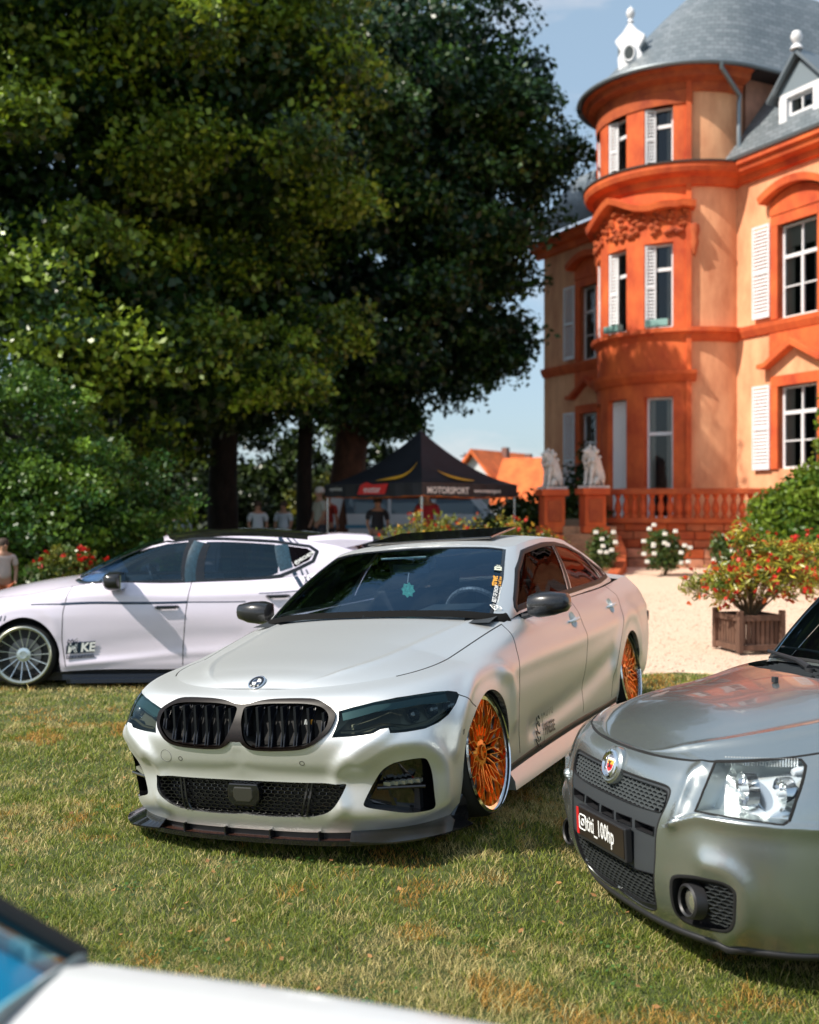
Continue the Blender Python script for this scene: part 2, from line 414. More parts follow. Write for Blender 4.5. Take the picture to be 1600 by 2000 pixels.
def pgrid(S, a=1.35, n=110, m=110): return np.r_[np.linspace(S.P[0], a, n), np.linspace(a, S.P[-1], m)[1:]]
def cross_sheet(edge, crown, NU=160, NV=60, u0=None, u1=None, edgefn=None):
    """sheet spanning from the centre line to an edge curve edge[(u,v,w)...] sorted by u; crown(u)=centre height"""
    E = np.array(edge, float); E = E[np.r_[True, np.diff(E[:, 0]) > 1e-6]]; tt = np.linspace(0, 1, NU); U = E[0, 0]+(E[-1, 0]-E[0, 0])*(tt**2*.6+tt*.4)*1.0
    V = np.interp(U, E[:, 0], E[:, 1]); Wd = np.interp(U, E[:, 0], E[:, 2]); C = crom(U, [c[0] for c in crown], np.array([[c[1]] for c in crown]))[:, 0]
    T = np.linspace(0, 1, NV); G = np.zeros((NU, NV, 3))
    G[..., 0] = U[:, None]; G[..., 1] = V[:, None]*T; s_ = T**2.4
    G[..., 2] = C[:, None]*(1-s_)+Wd[:, None]*s_
    s = Surf(U, T*.9, G); s.out = np.zeros_like(G)+np.array([0, 0, 1.]); s.norm()
    return s
# ---------------------------------------------------------------- materials used by the cars
black_gloss = mat('black_gloss', (.006, .006, .007), .08, 0, .6)
black_plastic = mat('black_plastic', (.018, .018, .02), .45)
black_rubber = mat('black_rubber', (.012, .012, .012), .75, bump=.2, bscale=200)
carbon = mat('carbon_fibre', (.012, .012, .014), .3, .1, .5, noise=.9, nscale=220, detail=1, coatr=.06)
frm = mat('grille_frame_brown', (.006, .0035, .003), .33, 0, 0, spec=.2, noise=.9, nscale=180, detail=1)
chrome = mat('chrome', (.86, .86, .87), .07, 1)
silver_trim = mat('silver_trim', (.6, .6, .6), .25, .9)
white_paint = mat('white_print', (.78, .78, .76), .5)
orange_print = mat('orange_print', (.75, .35, .04), .5)
seat_cloth = mat('dark_upholstery', (.012, .013, .016), .7, noise=.3, nscale=30)
glass_wind = glass('windscreen_glass', (.50, .62, .74), (.45, .72, 1), 0, 1.85)
glass_side = glass('side_glass', (.07, .08, .10), (.40, .24, .24), 0, 1.5)
glass_clear = glass('lens_glass', (.92, .95, .96), (1, 1, 1), 0, 1.45)
glass_smoke = glass('smoked_lens', (.50, .54, .52), (.45, .6, .68), .02, 1.4)
def annulus_wheel(name, cf_empty, uvw, R, Rr, spokes, rim_mat, spoke_mat, side, width=.21, camber=0, hubmat=None, steer=0, lipmat=None):
    """wheel built round its own axis; its parts are children of the car"""
    u, v, w = uvw; s = side  # +1 car left (y=-v)
    M = Matrix.Translation((u, -v*s, w)) @ Matrix.Rotation(camber*s, 4, 'X') @ Matrix.Rotation(steer, 4, 'Z') @ (Matrix.Identity(4) if s > 0 else Matrix.Rotation(math.pi, 4, 'Z'))
    # local: outward face is -y
    wd = width
    t = MB(); t.lathe([(Rr-.020, wd-.02), (Rr+.004, wd), (R-.022, wd), (R-.004, wd-.03), (R, wd*.5), (R-.004, .03), (R-.022, .0), (Rr+.012, -.004), (Rr-.004, .008)], 56, axis='y')
    tyre = t.build('tyre', black_rubber, cf_empty, True); tyre.matrix_local = M
    b = MB(); b.lathe([(Rr-.004, -.010), (Rr+.008, -.004), (Rr+.004, .004), (Rr-.020, .010), (Rr-.026, .05), (Rr-.03, .07), (Rr-.032, wd-.01)], 56, axis='y')
    rim = b.build('rim', lipmat or rim_mat, tyre, True)
    d = MB(); d.lathe([(.0, .085), (R*.50, .085), (R*.50, .10), (0, .10)], 32, axis='y'); disc = d.build('brake_disc', mat('brake_disc', (.25, .24, .24), .35, .9), tyre, True)
    bk = MB(); bk.lathe([(0, .125), (Rr-.03, .125)], 32, axis='y'); bk.build('wheel_well_shadow_plate', black_plastic, tyre)
    sp = MB()
    def bar(p, q, w0, w1, d0, d1, th=.016):
        """tapered bar in the wheel plane from p to q (r,angle) at depths d0,d1"""
        a = Vector((p[0]*math.cos(p[1]), d0, p[0]*math.sin(p[1]))); c = Vector((q[0]*math.cos(q[1]), d1, q[0]*math.sin(q[1])))
        t_ = (c-a).normalized(); n_ = t_.cross(Vector((0, 1, 0))).normalized(); y = Vector((0, 1, 0))
        V = [];
        for P_, wd_ in ((a, w0), (c, w1)):
            for sx, sy in ((-1, 1), (-.45, 0), (.45, 0), (1, 1)): V.append(P_+n_*wd_/2*sx+y*th*sy)
        sp.add(V, [(0, 1, 5, 4), (1, 2, 6, 5), (2, 3, 7, 6), (3, 0, 4, 7), (0, 3, 2, 1), (4, 5, 6, 7)])
    spokes(bar, Rr)
    so_ = sp.build('spoke', spoke_mat, tyre, False)
    h = MB(); h.lathe([(0, .034), (.026, .034), (.028, .024), (.036, .024), (.038, .034), (.062, .036), (.070, .05)], 24, axis='y'); h.build('hub_cap', hubmat or spoke_mat, tyre, True)
    return tyre
def lace_spokes(bar, Rr):
    n = 10
    for i in range(n):
        a = 2*math.pi*i/n; h = math.pi/n
        bar((.062, a), (.125, a), .016, .012, .03, .022)
        bar((.125, a), (.185, a+h*.62), .012, .009, .022, .012); bar((.125, a), (.185, a-h*.62), .012, .009, .022, .012)
        bar((.085, a+h), (.185, a+h*.62), .009, .009, .028, .012); bar((.085, a+h), (.185, a+2*h-h*.62), .009, .009, .028, .012)
        bar((.185, a+h*.62), (Rr-.020, a+h*1.0), .009, .010, .012, .012)
        bar((.185, a+h*.62), (Rr-.020, a+h*.25), .009, .010, .012, .012)
        bar((.185, a-h*.62), (Rr-.020, a-h*1.0), .009, .010, .012, .012)
        bar((.185, a-h*.62), (Rr-.020, a-h*.25), .009, .010, .012, .012)
def multi_spokes(n, w=.02):
    def f(bar, Rr):
        for i in range(n):
            a = 2*math.pi*i/n
            bar((.05, a-.05), (Rr-.020, a+.04), w*.75, w*.9, .04, .012, .02)
    return f
def gap(surf, line, parent, name='panel_gap', w=.006, **k):
    return strip(surf, line, w, mat('gap_black', (.004, .004, .004), .9), name, parent, lift=.0008, **k)

# ================================================================= silver saloon
def build_silver():
    T = CarFrame((-.747, 4.776, .022), .4375, 0, .0643)
    root = empty('parked_car', 'matte silver lowered saloon with wide black twin grille and orange lattice wheels, mid-lawn', 'car', T.t)
    root.matrix_world = T.M
    paint = mat('satin_silver', (.78, .79, .78), .43, .80, .12, noise=.03, nscale=900, detail=0, coatr=.35)
    qs = [0, .10, .22, .33, .42, .52, .61, .69, .76]
    st = [.78, 1.42, 2.2, 3.4, 4.05]
    R = [[(.845, .118), (.85, .15), (.85, .16), (.855, .16), (.83, .20)],
         [(.875, .21), (.865, .22), (.86, .23), (.875, .23), (.86, .27)],
         [(.895, .34), (.875, .33), (.868, .33), (.89, .34), (.88, .37)],
         [(.905, .46), (.892, .45), (.882, .45), (.905, .46), (.895, .48)],
         [(.912, .56), (.905, .56), (.897, .56), (.916, .57), (.905, .59)],
         [(.905, .645), (.903, .66), (.902, .66), (.915, .675), (.90, .69)],
         [(.880, .705), (.885, .755), (.888, .76), (.898, .775), (.885, .79)],
         [(.825, .750), (.845, .835), (.862, .85), (.868, .87), (.85, .885)],
         [(.715, .775), (.770, .885), (.805, .93), (.80, .955), (.76, .985)]]
    fr = [(.075, .100, 3.1), (.035, .20, 3.25), (.045, .33, 3.3), (.015, .42, 3.25), (.005, .50, 3.15), (.03, .575, 3.0), (.065, .635, 2.85), (.10, .680, 2.65), (.165, .712, 2.4)]
    rr = [(4.62, .22, 3.2), (4.68, .29, 3.4), (4.70, .38, 3.4), (4.70, .49, 3.4), (4.68, .60, 3.3), (4.67, .70, 3.2), (4.66, .80, 3.1), (4.63, .89, 3), (4.60, .985, 3)]
    S = side_sheet(R, st, fr, rr, qs, .78, 4.05)
    tr = lambda pts: T.trace(S, pts)
    # crease lines of the front bumper and the flanks
    S.crease(tr([(757, 1428), (700, 1462), (664, 1492), (655, 1530), (668, 1575)]), .036, .020)
    S.crease(tr([(700, 1490), (760, 1452), (825, 1447), (862, 1474), (872, 1560)]), .045, .020)
    S.crease(tr([(655, 1595), (700, 1590), (790, 1602), (860, 1575)]), .035, .010)
    S.crease(tr([(330, 1497), (470, 1504), (664, 1518)]), .03, -.004)
    qd = .50
    S.crease([(S.u2p(1.0), .545), (S.u2p(2.4), .555), (S.u2p(3.6), .575), (S.u2p(4.3), .58)], .05, .012)
    S.crease([(S.u2p(1.5), .20), (S.u2p(2.4), .25), (S.u2p(3.1), .36)], .07, -.016)
    S.crease([(S.u2p(.42), .30), (S.u2p(.5), .50), (S.u2p(.62), .60), (S.u2p(.80), .625), (S.u2p(.98), .60), (S.u2p(1.14), .48), (S.u2p(1.17), .3)], .05, .016)
    S.crease([(S.u2p(3.2), .30), (S.u2p(3.35), .52), (S.u2p(3.62), .62), (S.u2p(3.9), .52), (S.u2p(4.0), .3)], .06, .016)
    kid_out = chaikin(tr([(474, 1376), (488, 1377), (510, 1371), (540, 1368), (585, 1367), (621, 1368), (645, 1381), (657, 1394), (655, 1408), (645, 1428), (630, 1442), (614, 1455), (590, 1464), (533, 1466), (492, 1464), (478, 1456), (472, 1449)]), False)
    kid_out = [(0, kid_out[0][1])]+kid_out+[(0, kid_out[-1][1])]
    kid_in = chaikin(tr([(480, 1383), (500, 1379), (530, 1376), (592, 1376), (622, 1380), (638, 1389), (645, 1402), (640, 1422), (622, 1441), (600, 1456), (560, 1461), (516, 1462), (492, 1459), (480, 1448), (475, 1430), (474, 1402)]), True)
    lamp = tr([(661, 1389), (690, 1381), (731, 1371), (775, 1362), (815, 1356), (847, 1351), (876, 1349), (892, 1351), (897, 1357), (891, 1374), (876, 1396), (857, 1411), (831, 1423), (792, 1430), (762, 1432), (759, 1422), (742, 1425), (729, 1433), (705, 1437), (663, 1440), (648, 1441), (656, 1422), (661, 1406)])
    intake = chaikin(tr([(709, 1573), (714, 1560), (728, 1532), (744, 1506), (757, 1496), (771, 1489), (799, 1483), (824, 1480), (834, 1482), (840, 1494), (847, 1530), (852, 1568), (850, 1577), (842, 1582), (815, 1587), (792, 1588), (747, 1582), (718, 1578)]), True)
    low = chaikin(tr([(520, 1526), (600, 1529), (676, 1530), (676, 1536), (665, 1560), (652, 1579), (636, 1590), (612, 1596), (550, 1596), (500, 1593), (468, 1590)]))
    low = [(0, low[0][1]-.0)]+low[0:]+[(0, low[-1][1])]
    arch = lambda uc, wc, r: [(S.u2p(uc+r*math.cos(a)), qof(wc+r*math.sin(a), uc)) for a in np.linspace(-.15, math.pi+.15, 40)]
    def qof(w, u):
        q = np.linspace(S.Q[0], S.Q[-1], 200); g = S.ev(np.full(200, S.u2p(u)), q); return float(np.interp(w, g[:, 2], q)) if w > g[0, 2] else float(q[0]-(g[0, 2]-w))
    fa = arch(.80, .32, .300); ra = arch(3.652, .32, .300)
    fa = [(fa[0][0]+.01, -.02)]+fa+[(fa[-1][0]-.01, -.02)]; ra = [(ra[0][0]+.01, -.02)]+ra+[(ra[-1][0]-.01, -.02)]
    P = S.u2p
    door_f = [(P(1.30), .10), (P(1.24), .35), (P(1.25), .55), (P(1.40), .76), (P(2.50), .76), (P(2.53), .5), (P(2.50), .10)]
    door_r = [(P(2.50), .10), (P(2.53), .5), (P(2.50), .76), (P(3.45), .76), (P(3.52), .70), (P(3.42), .60), (P(3.26), .42), (P(3.16), .25), (P(3.14), .10)]
    bump = tr([(845, 1428), (905, 1362), (929, 1381), (905, 1437), (894, 1518)])
    regs = [dict(name='front_door', poly=door_f, mat=paint), dict(name='rear_door', poly=door_r, mat=paint),
            dict(name='kidney_hole', poly=kid_out), dict(name='headlight', poly=lamp, mat=glass_smoke, inset=-.001, step=.012), dict(name='corner_hole', poly=intake), dict(name='low_hole', poly=low),
            dict(name='arch_f', poly=fa), dict(name='arch_r', poly=ra)]+[dict(name='cup', poly=[(P(u_)+.052*math.cos(a), q_+.040*math.sin(a)) for a in np.linspace(0, 2*math.pi, 25)[:-1]], step=.012) for u_, q_ in ((2.36, .655), (3.24, .66))]
    res = sheet(S, regs, 'body', paint, root, pgrid(S, 1.35, 125, 120), 64)
    for k in res:
        if k[:-1] in ('front_door', 'rear_door', 'headlight'): res[k].name = k[:-1]
    for k in ('front_doorL', 'rear_doorL'): pass
    rim_wall(S, fa, .03, paint, 'wheel_arch_lip', root, (0, -1, 0)); rim_wall(S, ra, .03, paint, 'wheel_arch_lip', root, (0, -1, 0))
    rim_wall(S, fa, .32, black_plastic, 'wheel_well', root, (0, -1, 0), black_plastic)
    rim_wall(S, ra, .32, black_plastic, 'wheel_well', root, (0, -1, 0), black_plastic)
    # -------- kidneys
    kid_ring = [dict(name='grille_frame', poly=kid_out, mat=frm, one=True, inset=.014, step=.012), dict(name='kin', poly=kid_in, step=.012)]
    sheet(S, kid_ring, None, paint, root, 260, 60)
    rim_wall(S, kid_out, -.014, frm, 'grille_frame_edge', root, skip0=True)
    rim_wall(S, [(p, q) for p, q in kid_in], .02, frm, 'grille_frame_inner_edge', root)
    rim_wall(S, kid_in, .085, mat('well_black', (.004,)*3, .8), 'grille_well', root, (1, 0, 0), mat('well_black', (.004,)*3, .8))
    # grille slats follow the opening
    kg = np.array(kid_in); wq = S.ev(kg[:, 0], kg[:, 1])
    vmin, vmax = wq[:, 1].min(), wq[:, 1].max()
    for sd in (1, -1):
        for i in range(7):
            v = vmin+.026+(vmax-vmin-.05)*i/6
            # span of the opening at this v
            ws = []; us = []
            for (a, b) in zip(wq, np.roll(wq, -1, 0)):
                if (a[1]-v)*(b[1]-v) < 0: t = (v-a[1])/(b[1]-a[1]); ws.append(a[2]+t*(b[2]-a[2])); us.append(a[0]+t*(b[0]-a[0]))
            if len(ws) < 2: continue
            i0, i1 = int(np.argmin(ws)), int(np.argmax(ws)); 
            mb = MB()
            for dv in (-.007, .007):
                mb.tube([(us[i0]+.012, -sd*(v+dv), ws[i0]+.002), ((us[i0]+us[i1])/2-.004, -sd*(v+dv), (ws[i0]+ws[i1])/2), (us[i1]+.008, -sd*(v+dv), ws[i1]-.002)], .0042, 6)
            mb.box((us[i0]+.02, -sd*v-.006, ws[i0]), (us[i0]+.06, -sd*v+.006, ws[i1]))
            mb.build('grille_slat', mat('slat_black', (.007, .008, .012), .16, 0, 0, spec=.5), root, True)
    # M badge: three slanted bars and a small glyph
    g = S.ev(np.array([x[0] for x in tr([(607, 1410)])]), np.array([x[1] for x in tr([(607, 1410)])]))[0]
    for i, c in enumerate(((.62, .64, .66), (.62, .64, .66), (.62, .64, .66), (.75, .35, .05))):
        mb = MB(); mb.poly([(0, 0), (.007, 0), (.014, .022), (.007, .022)], .003, Matrix.Translation((g[0]-.004, -g[1]+.02-i*.010+.012, g[2]-.011)) @ Matrix.Rotation(-math.pi/2, 4, 'Z'))
        mb.build('grille_badge_bar', mat('badge%d' % (i > 2), c, .3, .5), root)
    # -------- headlight insides: bowl, dark top band, two lenses
    rim_wall(S, lamp, .004, black_gloss, 'headlight_seal', root)
    lo = rim_wall(S, lamp, .07, mat('lamp_dark', (.03, .035, .03), .35, .4), 'headlight_housing', root, (.92, -.38, 0), mat('lamp_back', (.26, .25, .19), .3, .5), step=.015, capname='headlight_reflector')
    for px_, r in (((835, 1393), .030), ((800, 1402), .026), ((870, 1385), .026)):
        pq = tr([px_])[0]; g = S.ev(np.array([pq[0]]), np.array([pq[1]]))[0]
        for sd in (1, -1):
            mb = MB(); M = Matrix.Translation((g[0]+.052, -sd*(g[1]-.022), g[2])) @ Matrix.Rotation(R_(-22*sd), 4, 'Z') @ Matrix.Rotation(R_(-90), 4, 'Z')
            mb.lathe([(0, -.012), (r*.5, -.009), (r*.8, 0), (r, .006), (r*1.15, .004), (r*1.2, .03)], 20, axis='y'); mb.v = [tuple(M @ Vector(v)) for v in mb.v]
            mb.build('projector_lens', mat('lens_silver', (.35, .37, .4), .12, .8), root, True)
    strip(S, tr([(665, 1430), (700, 1427), (730, 1418), (745, 1414), (800, 1418), (840, 1408), (870, 1385)]), .012, mat('lamp_strip', (.22, .2, .13), .3, .5), 'light_guide', root, lift=-.01)
    strip(S, tr([(668, 1398), (731, 1381), (815, 1367), (876, 1360)]), .05, mat('lamp_top', (.10, .20, .23), .3, .4), 'lamp_top_band', root, lift=-.012)
    # -------- corner intakes
    rim_wall(S, intake, .09, black_gloss, 'corner_intake', root, (1, -.15, 0), black_gloss, capname='corner_intake_back')
    pts = tr([(745, 1528), (818, 1523), (818, 1534), (745, 1539)]); a = np.array(pts); G = S.ev(a[:, 0], a[:, 1])
    for sd in (1, -1):
        mb = MB(); C = G.mean(0)
        for k in range(5):
            t0, t1 = k/5+.02, (k+1)/5-.02; p0 = G[0]*(1-t0)+G[1]*t0; p1 = G[0]*(1-t1)+G[1]*t1
            mb.box((min(p0[0], p1[0])+.035, -sd*(p0[1]-.012), C[2]-.008), (max(p0[0], p1[0])+.05, -sd*p1[1], C[2]+.008))
        mb.build('fog_light', mat('fog_led', (.35, .36, .30), .12, .4, 1), root)
        mb = MB(); mb.tube([tuple((G[0]+[.015, -.03, -.03])*[1, -sd, 1]), tuple((G[1]+[.02, .02, -.03])*[1, -sd, 1])], .009, 8); mb.build('intake_bar', black_gloss, root, True)
    # -------- lower grille with honeycomb
    rim_wall(S, low, .015, paint, 'lower_grille_lip', root, (1, 0, 0), skip0=True)
    rim_wall(S, low, .085, black_plastic, 'lower_grille_well', root, (1, 0, 0), black_plastic, skip0=True)
    honey(S, low, .034, .015, .02, 'honeycomb_mesh', root, black_gloss)
    for x0, x1 in (((602, 1530), (590, 1594)), ((610, 1530), (600, 1594))):
        strip(S, tr([x0, x1]), .012, black_gloss, 'grille_divider', root, lift=.004)
    # radar sensor
    g = S.ev(np.array([0.]), np.array([low[0][1]]))[0]; g2 = S.ev(np.array([0.]), np.array([low[-1][1]]))[0]
    mb = MB(); zc = (g[2]+g2[2])/2+.015; u0 = min(g[0], g2[0])-.002
    pr = [(-.075, .045), (.075, .045), (.085, .02), (.085, -.025), (.06, -.055), (-.06, -.055), (-.085, -.025), (-.085, .02)]
    mb.poly(pr, .05, Matrix.Translation((u0, 0, zc)) @ Matrix.Rotation(-math.pi/2, 4, 'Z')); mb.build('radar_sensor', black_gloss, root, bevel=.006)
    mb = MB(); mb.poly([(a*.62, b*.68) for a, b in pr], .05, Matrix.Translation((u0-.004, 0, zc)) @ Matrix.Rotation(-math.pi/2, 4, 'Z')); mb.build('radar_cover', mat('radar_cover', (.03, .03, .025), .2), root, bevel=.006)
    # parking sensors, tow cover
    for px_, r in (((590, 1491), .011), ((906, 1429), .010)):
        pq = tr([px_])[0]; c = [(pq[0]+r*math.cos(a), pq[1]+r*math.sin(a)) for a in np.linspace(0, 2*math.pi, 17)[:-1]]
        strip(S, c, .003, mat('gap_black', (.004,)*3, .9), 'parking_sensor', root, lift=.001, closed=True)
    pq = tr([(626, 1488)])[0]; c = [(pq[0]+.033*math.cos(a), pq[1]+.033*math.sin(a)) for a in np.linspace(0, 2*math.pi, 25)[:-1]]
    strip(S, c, .003, mat('seam_grey', (.12,)*3, .6), 'tow_eye_cover', root, lift=.001, closed=True, sides='R')
    # seams
    gap(S, door_f[:4], root, w=.007); gap(S, [(P(2.50), .10), (P(2.53), .5), (P(2.50), .76)], root); gap(S, door_r[3:], root)
    gap(S, tr([(895, 1356), (915, 1364), (930, 1380)]), root)
    # side skirt, bottom strip, splitter
    def sill(o1, h1, o2, h2, m, nm, u0=1.16, u1=3.30):
        for sd in (1, -1):
            mb = MB(); V = []; us = np.linspace(u0, u1, 16)
            for u in us:
                g = S.ev(np.array([P(u)]), np.array([0.02]))[0]
                V += [(u, -sd*(g[1]-.02), g[2]+.03), (u, -sd*(g[1]+o1), h1), (u, -sd*(g[1]+o2), h2), (u, -sd*(g[1]-.1), h2)]
            Fc = []
            for i in range(15):
                for k in range(4): Fc.append((i*4+k, i*4+(k+1) % 4, i*4+4+(k+1) % 4, i*4+4+k))
            Fc += [(0, 1, 2, 3), (60, 61, 62, 63)]
            mb.add(V, Fc); mb.build(nm, m, root, True)
    sill(.030, .105, .034, .060, paint, 'side_skirt')
    strip(S, [(P(1.14), .035), (P(2.2), .03), (P(3.3), .035)], .05, black_plastic, 'sill_strip', root, lift=.004)
    # splitter plate and blades
    pl = np.linspace(0, P(.46), 40); G = S.ev(pl, np.zeros(40)); Nn = S.ev(pl, np.zeros(40), 'N'); Nn[:, 2] = 0; Nn /= np.linalg.norm(Nn, axis=1, keepdims=True)
    for nm, out0, out1, z0, z1, m in (('front_splitter', -.10, .030, .060, .070, mat('carbon_brown', (.055, .022, .014), .35, .2, .8, noise=.8, nscale=160, detail=1)), ('splitter_edge', .026, .040, .054, .074, black_gloss), ('bumper_underside', -.12, -.02, .060, .13, black_plastic)):
        V = []; Fc = []
        o_ = np.full(40, 1.0)
        for i in range(40):
            a = G[i]+Nn[i]*out0; b = G[i]+Nn[i]*out1*o_[i]
            V += [(a[0], a[1], z0), (b[0], b[1], z0), (b[0], b[1], z1), (a[0], a[1], z1)]
        for i in range(39):
            for k in range(4): Fc.append((i*4+k, i*4+(k+1) % 4, i*4+4+(k+1) % 4, i*4+4+k))
        Fc += [(0, 1, 2, 3), (156, 157, 158, 159)]
        V = np.array(V); mesh_obj(nm, np.r_[V*[1, -1, 1], V], Fc+[tuple(k+160 for k in f) for f in Fc], m, root)
    for v in (.12, .36, -.12, -.36):
        i = int(np.argmin(abs(G[:, 1]-abs(v)))); g = G[i]; mb = MB(); mb.box((g[0]-.022, -v-.003, .070), (g[0]+.05, -v+.003, .108)); mb.build('splitter_fin', black_gloss, root)
    for sd in (1, -1):
        # outer winglets
        i0 = int(np.argmin(abs(G[:, 1]-.50))); V = []; idx = range(i0, 40)
        for i in idx:
            a = G[i]+Nn[i]*.0; b = G[i]+Nn[i]*(.045+.05*min(1, (i-i0)/6)); t = min(1, (i-i0)/8)
            V += [(a[0], -sd*a[1], .112), (b[0], -sd*b[1], .075), (b[0], -sd*b[1], .068), (a[0], -sd*a[1], .10)]
        k_ = len(list(idx)); Fc = []
        for i in range(k_-1):
            for k in range(4): Fc.append((i*4+k, i*4+(k+1) % 4, i*4+4+(k+1) % 4, i*4+4+k))
        Fc += [(0, 1, 2, 3), tuple(range(4*k_-4, 4*k_))]
        mesh_obj('splitter_winglet', V, Fc, black_gloss, root)
        g = G[-1]; gg = Nn[-1]; mb = MB(); mb.add([(g[0]-.06, -sd*(g[1]+.0), .07), (g[0]+.05, -sd*(g[1]+.05), .075), (g[0]+.06, -sd*(g[1]+.03), .20), (g[0]-.0, -sd*(g[1]+.0), .16), (g[0]-.06, -sd*(g[1]-.01), .07), (g[0]+.05, -sd*(g[1]+.04), .075), (g[0]+.06, -sd*(g[1]+.02), .20), (g[0], -sd*(g[1]-.01), .16)], [(0, 1, 2, 3), (7, 6, 5, 4), (0, 4, 5, 1), (1, 5, 6, 2), (2, 6, 7, 3), (3, 7, 4, 0)]); mb.build('splitter_end_plate', black_gloss, root)
    # -------- bonnet
    pp = np.linspace(0, P(1.44), 200)**1.0; E = S.ev(pp, np.full(200, S.Q[-1]))
    crown = [(E[0, 0], E[0, 2]), (.22, .746), (.34, .787), (.6, .842), (.9, .893), (1.15, .922), (1.30, .936), (1.46, .945)]
    H = cross_sheet(E, crown)
    vl = [(.22, .45), (.45, .47*.0+.62), (1.44, .77)]
    # power-dome crease from the grille corners to the pillars
    H.crease([(.34, .58), (.60, .62), (1.0, .67), (1.40, .72)], .05, .007, side=1)
    sheet(H, [], 'bonnet', paint, root, 90, 46)
    gap(S, [(p, S.Q[-1]-.002) for p in np.linspace(tr([(818, 1356)])[0][0], P(1.40), 50)], root, w=.009)
    # roundel
    Mr = Matrix.Translation((.198, 0, .741)) @ Matrix.Rotation(R_(-36), 4, 'Y')
    roundel(root, Mr)
    # -------- greenhouse
    base = [(1.285, 0, .948), (1.30, .30, .942), (1.36, .58, .925), (1.415, .715, .905), (1.475, .765, .895), (1.62, .79, .915), (2.2, .80, .935), (2.9, .80, .95), (3.45, .79, .965), (3.82, .745, .985), (3.98, .66, 1.0), (4.06, .40, 1.01), (4.10, 0, 1.015)]
    roof = [(2.03, 0, 1.315), (2.035, .25, 1.311), (2.075, .48, 1.298), (2.105, .575, 1.285), (2.15, .60, 1.287), (2.24, .607, 1.30), (2.6, .615, 1.322), (2.95, .605, 1.317), (3.25, .585, 1.288), (3.42, .555, 1.255), (3.50, .48, 1.24), (3.54, .25, 1.25), (3.56, 0, 1.252)]
    Gs = greenhouse(base, roof, bulge=.022)
    kk = Gs.kn
    rl = roof_lid(roof, [(2.03, 1.315), (2.3, 1.345), (2.6, 1.357), (3.0, 1.352), (3.3, 1.318), (3.56, 1.252)])
    sheet(rl, [], 'roof', paint, root, 60, 30)
    ws = [(0, .003), (kk[2], .006), (kk[3]-.012, .012), (kk[3]+.002, .5), (kk[3]-.02, .955), (kk[2], .965), (0, .975)]
    sg = [(kk[5]-.035, .07), (kk[6], .075), (kk[7], .08), (kk[8]-.02, .09), (kk[8]+.19, .13), (kk[9]-.07, .22), (kk[9]-.16, .42), (kk[8]+.04, .68), (kk[7]+.17, .84), (kk[7]-.12, .88), (kk[6]+.02, .89), (kk[5]+.03, .84), (kk[4]+.05, .60), (kk[5]-.06, .20)]
    rg = [(kk[9]+.07, .10), (kk[9]+.10, .90), (kk[12]-.0, .93), (kk[12], .07)]
    # split the side glazing at the B pillar and the quarter window
    def cut(poly, a, b):
        out = []; poly = resample(poly, .02, True)
        return [tuple(x) for x in poly if a <= x[0] <= b]
    bp = kk[6]+.30
    sgp = [tuple(x) for x in resample(sg, .015, True, 2)]
    inner = lambda lo, hi: [x for x in sgp if lo < x[0] < hi]
    def sub(lo, hi, shlo=0, shhi=0):
        pts = inner(lo, hi); bot = sorted([x for x in pts if x[1] < midq(x[0])], key=lambda x: x[0]); top = sorted([x for x in pts if x[1] >= midq(x[0])], key=lambda x: -x[0]); return bot+top
    midq = lambda p: np.interp(p, [kk[4], kk[6], kk[8], kk[9]], [.3, .45, .4, .3])
    g1, g2, g3 = sub(kk[4], bp-.03), sub(bp+.03, kk[8]+.02), sub(kk[8]+.05, kk[10])
    regs = [dict(name='windscreen', poly=ws, mat=glass_wind, one=True, inset=-.003), dict(name='front_side_window', poly=g1, mat=glass('front_side_glass', (.10, .12, .14), (.16, .13, .13), 0, 1.4), inset=-.004), dict(name='rear_side_window', poly=g2, mat=glass_side, inset=-.004), dict(name='quarter_window', poly=g3, mat=glass_side, inset=-.004), dict(name='rear_window', poly=rg, mat=glass_side, one=True, inset=-.003)]
    res = sheet(Gs, regs, 'pillar_frame', paint, root, 260, 24)
    for k, o in res.items():
        if k[-1] in 'LR': o.name = k[:-1]
    res['front_side_windowR'].data.materials[0] = glass_clear
    strip(Gs, sg, .035, mat('trim_black', (.010, .010, .011), .45, spec=.3), 'window_trim', root, lift=.002, closed=True)
    strip(Gs, [(bp, .085), (bp, .88)], .06, MATS['trim_black'], 'door_pillar_trim', root, lift=.0015)
    strip(Gs, [(kk[8]+.035, .10), (kk[8]+.035, .68)], .035, MATS['trim_black'], 'door_pillar_trim', root, lift=.0015)
    strip(Gs, [(0, .03), (kk[2], .035), (kk[3]-.0, .03), (kk[4]+.02, .03)], .06, mat('matte_black', (.008,)*3, .95, spec=.1), 'cowl', root, lift=.004)
    strip(Gs, [(kk[3]-.012, .04), (kk[3]+.004, .5), (kk[3]-.02, .95)], .022, black_gloss, 'windscreen_edge', root, lift=.001)
    strip(Gs, [(0, .965), (kk[2], .957), (kk[3]-.03, .95)], .018, black_gloss, 'windscreen_top_band', root, lift=.001)
    # tilted sunroof
    V = []; 
    for u, v, w in ((2.22, .43, 1.352), (2.22, -.43, 1.352), (2.72, -.42, 1.41), (2.72, .42, 1.41)): V.append((u, -v, w))
    V += [(x, y, z-.014) for x, y, z in V]
    sr = mesh_obj('sunroof', V, [(0, 1, 2, 3), (7, 6, 5, 4), (0, 4, 5, 1), (1, 5, 6, 2), (2, 6, 7, 3), (3, 7, 4, 0)], black_gloss, root)
    b = sr.modifiers.new('b', 'BEVEL'); b.width = .006; b.segments = 2
    mb = MB(); mb.box((2.20, -.45, 1.30), (3.0, .45, 1.356)); 
